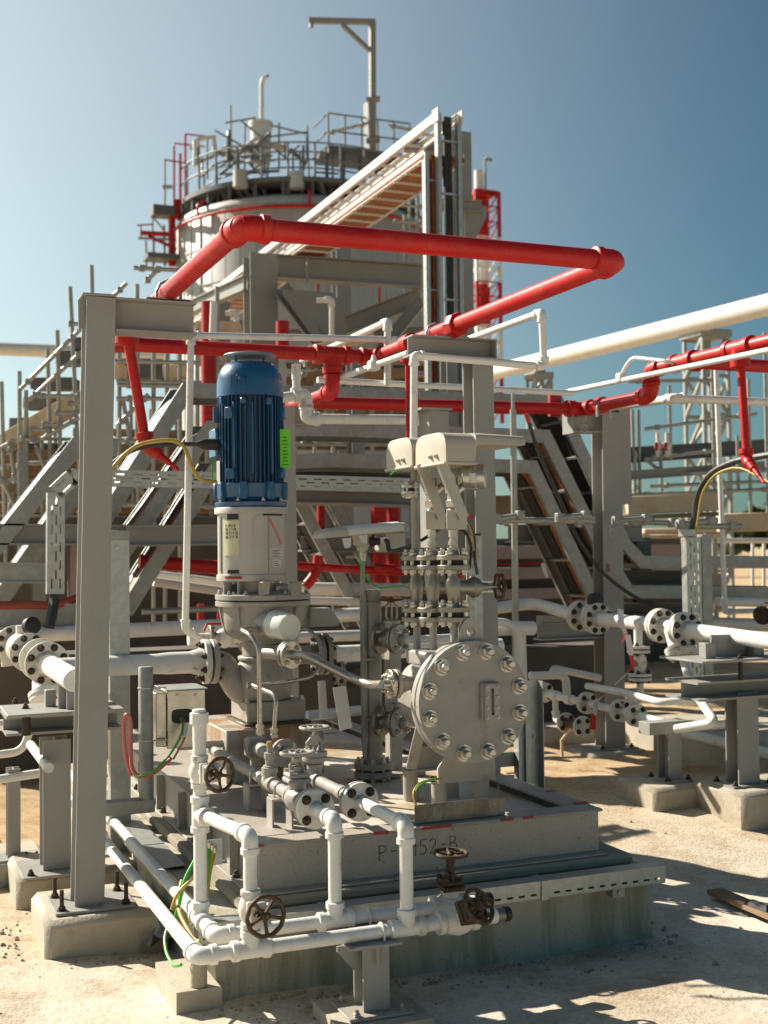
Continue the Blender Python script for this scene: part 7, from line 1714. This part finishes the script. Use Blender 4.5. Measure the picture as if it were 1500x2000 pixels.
for i in range(70):
    a = math.pi * (1 + rs0.random()); r0, r1 = pr - rs0.uniform(.1, 1.2), pr - rs0.uniform(.0, 1.0); m.bar(ringz(z_ap + rs0.uniform(-.1, .3), r0)(a), ringz(zp + rs0.uniform(-.05, .25), r1)(a + rs0.uniform(-.12, .12)), .09, .09)
m.done('roof_framing', m_dark, tk)['kind'] = 'stuff'
railing(ringz(0, pr - .85), math.pi * 1.0, math.pi * 2.0, 10, zp + .16, 1.1, m_rail)
# raised platform right of centre
c = PD(700, 310, TD - 2); k2 = (TD - 2) / F
x0, x1 = PD(618, 315, TD - 2).x, PD(800, 330, TD - 2).x
MB().bx(x0, x1, c.y - .7, c.y + .8, c.z - .12, c.z + .12).done('upper_platform', m_dark, tk)
for i in range(6): x = x0 + (x1 - x0) * i / 5; MB().cyl((x, c.y - .7, c.z), (x, c.y - .7, c.z + 1.2), .035, 6).done('rail_post', m_rail, tk); MB().bar((x, c.y - .5, zp - .6), (x, c.y - .5, c.z - .12), .1, .1).done('platform_post', m_dark, tk)
for h in (.6, 1.2): MB().cyl((x0, c.y - .7, c.z + h), (x1, c.y - .7, c.z + h), .03, 6).done('handrail', m_rail, tk); MB().cyl((x0, c.y - .7, c.z + h), (x0, c.y + .8, c.z + h), .03, 6).done('handrail', m_rail, tk)
# davit crane
dv = thing('davit_crane', 'tall grey davit crane with horizontal arm standing on the tank roof', 'crane', PD(728, 298, TD - 2.6))
dd = TD - 2.6; k3 = dd / F
MB().bar(PD(728, 298, dd), PD(727, 42, dd), 11 * k3, 11 * k3, UY).done('mast', m_grey_b, dv)
MB().bar(PD(733, 43, dd), PD(604, 40, dd), 9 * k3, 10 * k3, UZ).done('arm', m_grey_b, dv)
MB().bar(PD(668, 48, dd), PD(724, 100, dd), 7 * k3, 8 * k3, UY).done('brace', m_grey_b, dv)
MB().bar(PD(608, 42, dd), PD(608, 54, dd), 7 * k3, 7 * k3, UY).done('hook_end', m_grey_b, dv)
m = MB(); m.bar(PD(717, 200, dd), PD(720, 296, dd), 6 * k3, 26 * k3, UY); m.done('socket_channel', m_grey_b, dv)
for y in (196, 276): MB().bar(PD(715, y, dd - .1), PD(742, y - 3, dd - .1), .3, 6 * k3).done('clamp', m_grey_b, dv)
# roof vessel with gooseneck vent
d4 = TD - 1.5; k4 = d4 / F; c = PD(510, 330, d4)
rv = thing('roof_vessel', 'small pale upright vessel with gooseneck vent on the tank roof', 'vessel', c)
MB().lathe(c, UZ, [(0, .12), (.1, 17 * k4), (.3, 20 * k4), (78 * k4, 20 * k4), (79 * k4, 24 * k4), (83 * k4, 24 * k4), (84 * k4, 21 * k4), (86 * k4, 24 * k4), (91 * k4, 24 * k4), (92 * k4, 10 * k4), (96 * k4, 6 * k4)], 24).done('shell', m_lwhite, rv)
MB().tube([PD(511, 236, d4), PD(511, 165, d4), PD(514, 152, d4), PD(522, 149, d4)], 4.2 * k4, 10, bend=.2).done('vent_pipe', m_lwhite, rv)
MB().cyl(PD(522, 149, d4), PD(523, 150, d4), 4.6 * k4, 10).done('vent_mouth', m_black, rv)
for (x0, y0, x1, y1, lab) in ((450, 205, 452, 330, 'left dark scaffold pole on the tank roof'), (600, 245, 604, 370, 'right pale pole on the tank roof')):
    tag(MB().cyl(PD(x0, y0, d4), PD(x1, y1, d4), .04, 8).done('roof_pole', m_galv_b), lab, 'pole')
rs1 = random.Random(9)
m = MB()
for (x0, y0, x1, y1) in ((440, 240, 500, 230), (420, 255, 500, 300), (530, 245, 600, 262), (440, 285, 560, 290), (520, 268, 600, 258), (470, 235, 560, 310), (430, 300, 500, 288)): m.cyl(PD(x0, y0, d4 - .4), PD(x1, y1, d4 - .4), .035, 6)
rs_ = thing('roof_scaffold', 'loose scaffold tubes braced round the pale roof vessel', 'scaffold', PD(500, 300, d4))
for (x0, y0, x1, y1) in ((440, 240, 500, 230), (420, 255, 500, 300), (530, 245, 600, 262), (440, 285, 560, 290), (520, 268, 600, 258), (470, 235, 560, 310), (430, 300, 500, 288), (545, 240, 545, 330), (478, 240, 478, 330), (405, 265, 405, 350), (388, 270, 388, 365)): MB().cyl(PD(x0, y0, d4 - .4), PD(x1, y1, d4 - .4), .035, 6).done('tube', m_galv_b, rs_)
for _ in range(34):
    x = rs1.uniform(378, 625); y = 352 - rs1.uniform(0, 70) * (1 - abs(x - 500) / 260); dx, dy = rs1.choice(((0, -35), (0, -50), (45, 3), (60, -4), (30, -25), (-30, -28)))
    MB().cyl(PD(x, y, d4 - .3 - rs1.random()), PD(x + dx, y + dy, d4 - .3 - rs1.random()), rs1.choice((.035, .035, .05, .08)), 6).done('tube', rs1.choice((m_rail, m_galv_b, m_rail)), rs_)
MB().bar(PD(530, 285, d4 - .5), PD(562, 289, d4 - .5), .2, .14).done('board', m_timber, rs_); MB().tube([PD(430, 300, d4), PD(490, 295, d4)], .10, 10).done('pipe', m_lwhite, rs_)
MB().tube([PD(372, 292, d4), PD(388, 272, d4), PD(418, 268, d4), PD(420, 300, d4)], .10, 8).done('bent_pipe', m_lwhite, rs_); MB().tube([PD(380, 320, d4), PD(430, 300, d4)], .07, 8).done('pipe', m_lwhite, rs_)
for px, py in ((580, 355), (470, 352)): MB().lathe(PD(px, py + 14, TD - tr + .6), UZ, [(0, .25), (.55, .25), (.56, 0)], 16).done('nozzle', m_clad, tk)
# red ring main and left red pipes, stair cage
rm = thing('ring_main', 'faded red sprinkler ring pipe round the top of the silver tank', 'red pipe', (tx, ty - tr, z_ap - .3))
f = ringz(z_ap - .28, tr + .16)
MB().tube([f(math.pi + .0 + (math.pi) * i / 24) for i in range(25)], .06, 10).done('ring_pipe', m_red_b, rm)
for i, a in enumerate((1.13, 1.42, 1.62, 1.8)):
    p = f(math.pi * a); MB().tube([p, p + UZ * .45, p + UZ * .55 + V((-math.cos(math.pi * a), -math.sin(math.pi * a), .3)) * .3], .05, 8, bend=.1).done('riser', m_red_b, rm)
lt_ = thing('stair_cage', 'red and grey stair cage with pipes on the left flank of the tank', 'stair', PD(330, 520, TD - 1))
dl = TD - 1.2
for (x0, y0, x1, y1, r_, mt) in ((336, 420, 336, 520, .13, m_red_b), (345, 390, 350, 430, .09, m_red_b), (352, 300, 352, 400, .05, m_red_b), (362, 262, 362, 400, .04, m_red_b), (340, 285, 340, 420, .04, m_red_b), (322, 310, 322, 420, .035, m_galv_b), (362, 262, 420, 268, .03, m_red_b), (340, 280, 400, 286, .03, m_red_b), (322, 312, 372, 320, .03, m_red_b), (275, 455, 335, 458, .09, m_red_b), (290, 462, 332, 480, .06, m_red_b), (330, 425, 350, 420, .10, m_red_b), (300, 460, 300, 520, .05, m_galv_b), (285, 470, 286, 520, .04, m_galv_b), (320, 440, 322, 520, .05, m_galv_b), (270, 465, 345, 468, .05, m_galv_b), (268, 440, 300, 438, .03, m_red_b), (275, 440, 275, 466, .03, m_galv_b), (318, 365, 336, 365, .07, m_galv_b), (312, 405, 340, 407, .07, m_galv_b), (300, 425, 320, 450, .03, m_galv_b), (298, 420, 298, 460, .03, m_galv_b), (332, 500, 344, 484, .05, m_red_b)):
    MB().cyl(PD(x0, y0, dl), PD(x1, y1, dl), r_, 8).done('red_pipe' if mt is m_red_b else 'cage_tube', mt, lt_)
MB().box(PD(328, 505, dl), (1.6, .8, .18)).done('landing', m_dark, lt_); MB().box(PD(318, 414, dl), (.8, .6, .35)).done('landing', m_dark, lt_)
scaffold('thin scaffold tubes in front of the right side of the tank', [(800, 290, 800, 600), (790, 420, 790, 620), (815, 300, 815, 520)], [(760, 400, 830, 404), (765, 432, 830, 436), (770, 470, 830, 472), (640, 260, 720, 240), (760, 245, 830, 260)], TD - tr - 1, .05, group='scaffolding round the plant')
for px, y0, y1, lab in ((622, 553, 600, 'left thin red drop line on the tank wall'), (741, 558, 600, 'right thin red drop line on the tank wall')): rack(lab, [(px, y1), (px, y0)], PD(px, y0, TD - tr - .5).y, 2.4, m_red_b, 'red pipe', None, 0, 'drop_line')
# thin white fittings in front of the tank, behind the frame
wpipe('white vent pipe with bent head in the middle of the bridge frame', [PD(648, 690, 14.5), PD(648, 585, 14.5), PD(618, 587, 14.5)], .03, m_white_b)
wpipe('white twin fitting beside the slim frame column', [PD(462, 650, 14.5), PD(462, 610, 14.5), PD(440, 612, 14.5)], .03, m_white_b)
# ================================================================== STRIPED MAST
MD = 70.0; k = MD / F
ma = thing('striped_mast', 'red and white striped lattice flue mast right of the ladder bridges', 'mast', PD(945, 1050, MD))
bands = [(378, 468, m_red_b), (468, 556, m_lwhite), (556, 640, m_red_b), (640, 730, m_lwhite), (730, 830, m_red_b)]
for y0, y1, mt in bands:
    c0, c1 = PD(943, y1, MD), PD(941, y0, MD); c0.x = c1.x = PD(942, 500, MD).x; c0.y = c1.y = PD(942, 500, MD).y
    MB().cyl(c0, c1, 11 * k, 16).done('flue', mt, ma)
    h = 25 * k
    for i in (-1, 1):
        for j in (-1, 1):
            MB().bar(V((c0.x + i * h, c0.y + j * h, c0.z)), V((c0.x + i * h, c0.y + j * h, c1.z)), .17, .17, UY).done('leg', mt, ma)
    m = MB(); n = 3
    for s_ in range(n):
        za0, za1 = c0.z + (c1.z - c0.z) * s_ / n, c0.z + (c1.z - c0.z) * (s_ + 1) / n
        for i in (-1, 1):
            m.bar((c0.x - h, c0.y + i * h, za0), (c0.x + h, c0.y + i * h, za1), .07, .07, UY); m.bar((c0.x + i * h, c0.y - h, za1), (c0.x + i * h, c0.y + h, za0), .07, .07, UX); m.bar((c0.x - h, c0.y + i * h, za1), (c0.x + h, c0.y + i * h, za1), .07, .07)
    m.done('bracing', mt, ma)['kind'] = 'stuff'
c = V((c0.x - 5 * k, c0.y, PD(942, 380, MD).z)); MB().cyl(c, c + UZ * 48 * k, 9 * k, 18).done('chimney', m_lwhite, ma)
MB().box(c + UZ * .0 + UX * 4 * k, (44 * k, 44 * k, .3)).done('mast_head', m_red_b, ma)
c = V((c0.x + 9 * k, c0.y, PD(942, 380, MD).z)); MB().cyl(c, c + UZ * 74 * k, 2.6 * k, 8).done('lamp_pole', m_galv_b, ma); MB().bar(c + UZ * 73 * k, c + UZ * 71 * k + UX * 14 * k, .2, .15).done('lamp_arm', m_galv_b, ma)
# ================================================================== FAR TREES
def treeline(label, pxs, D, htop, n):
    m = MB(); rs = random.Random(11)
    for _ in range(n):
        f = rs.random(); px = pxs[0] + (pxs[1] - pxs[0]) * f
        hh = htop(f) * (.25 + .75 * rs.random() ** .5); c = PD(px, 1066, D + rs.uniform(-8, 8)); c.z = hh + rs.uniform(-.4, .4)
        s_ = rs.uniform(.5, 1.1); u = V((rs.uniform(-1, 1), rs.uniform(-1, 1), rs.uniform(-1, 1))).normalized() * s_; v = u.cross(V((rs.random(), rs.random(), rs.random()))).normalized() * s_
        m.add([c - u - v * .4, c + u * .3 - v, c + u + v * .3, c - u * .2 + v], [(0, 1, 2, 3)])
    o = m.done('treeline', m_leaf, smooth=False); o['kind'] = 'stuff'; o['label'] = label
treeline('dark green line of distant trees at the right edge', (1412, 1700), 170, lambda f: 3.2 + 3.2 * sst(f * 4) + .5 * math.sin(f * 40), 2600)
treeline('low dark green scrub line on the horizon at right', (1180, 1430), 220, lambda f: 3.0 + .8 * math.sin(f * 25), 1200)
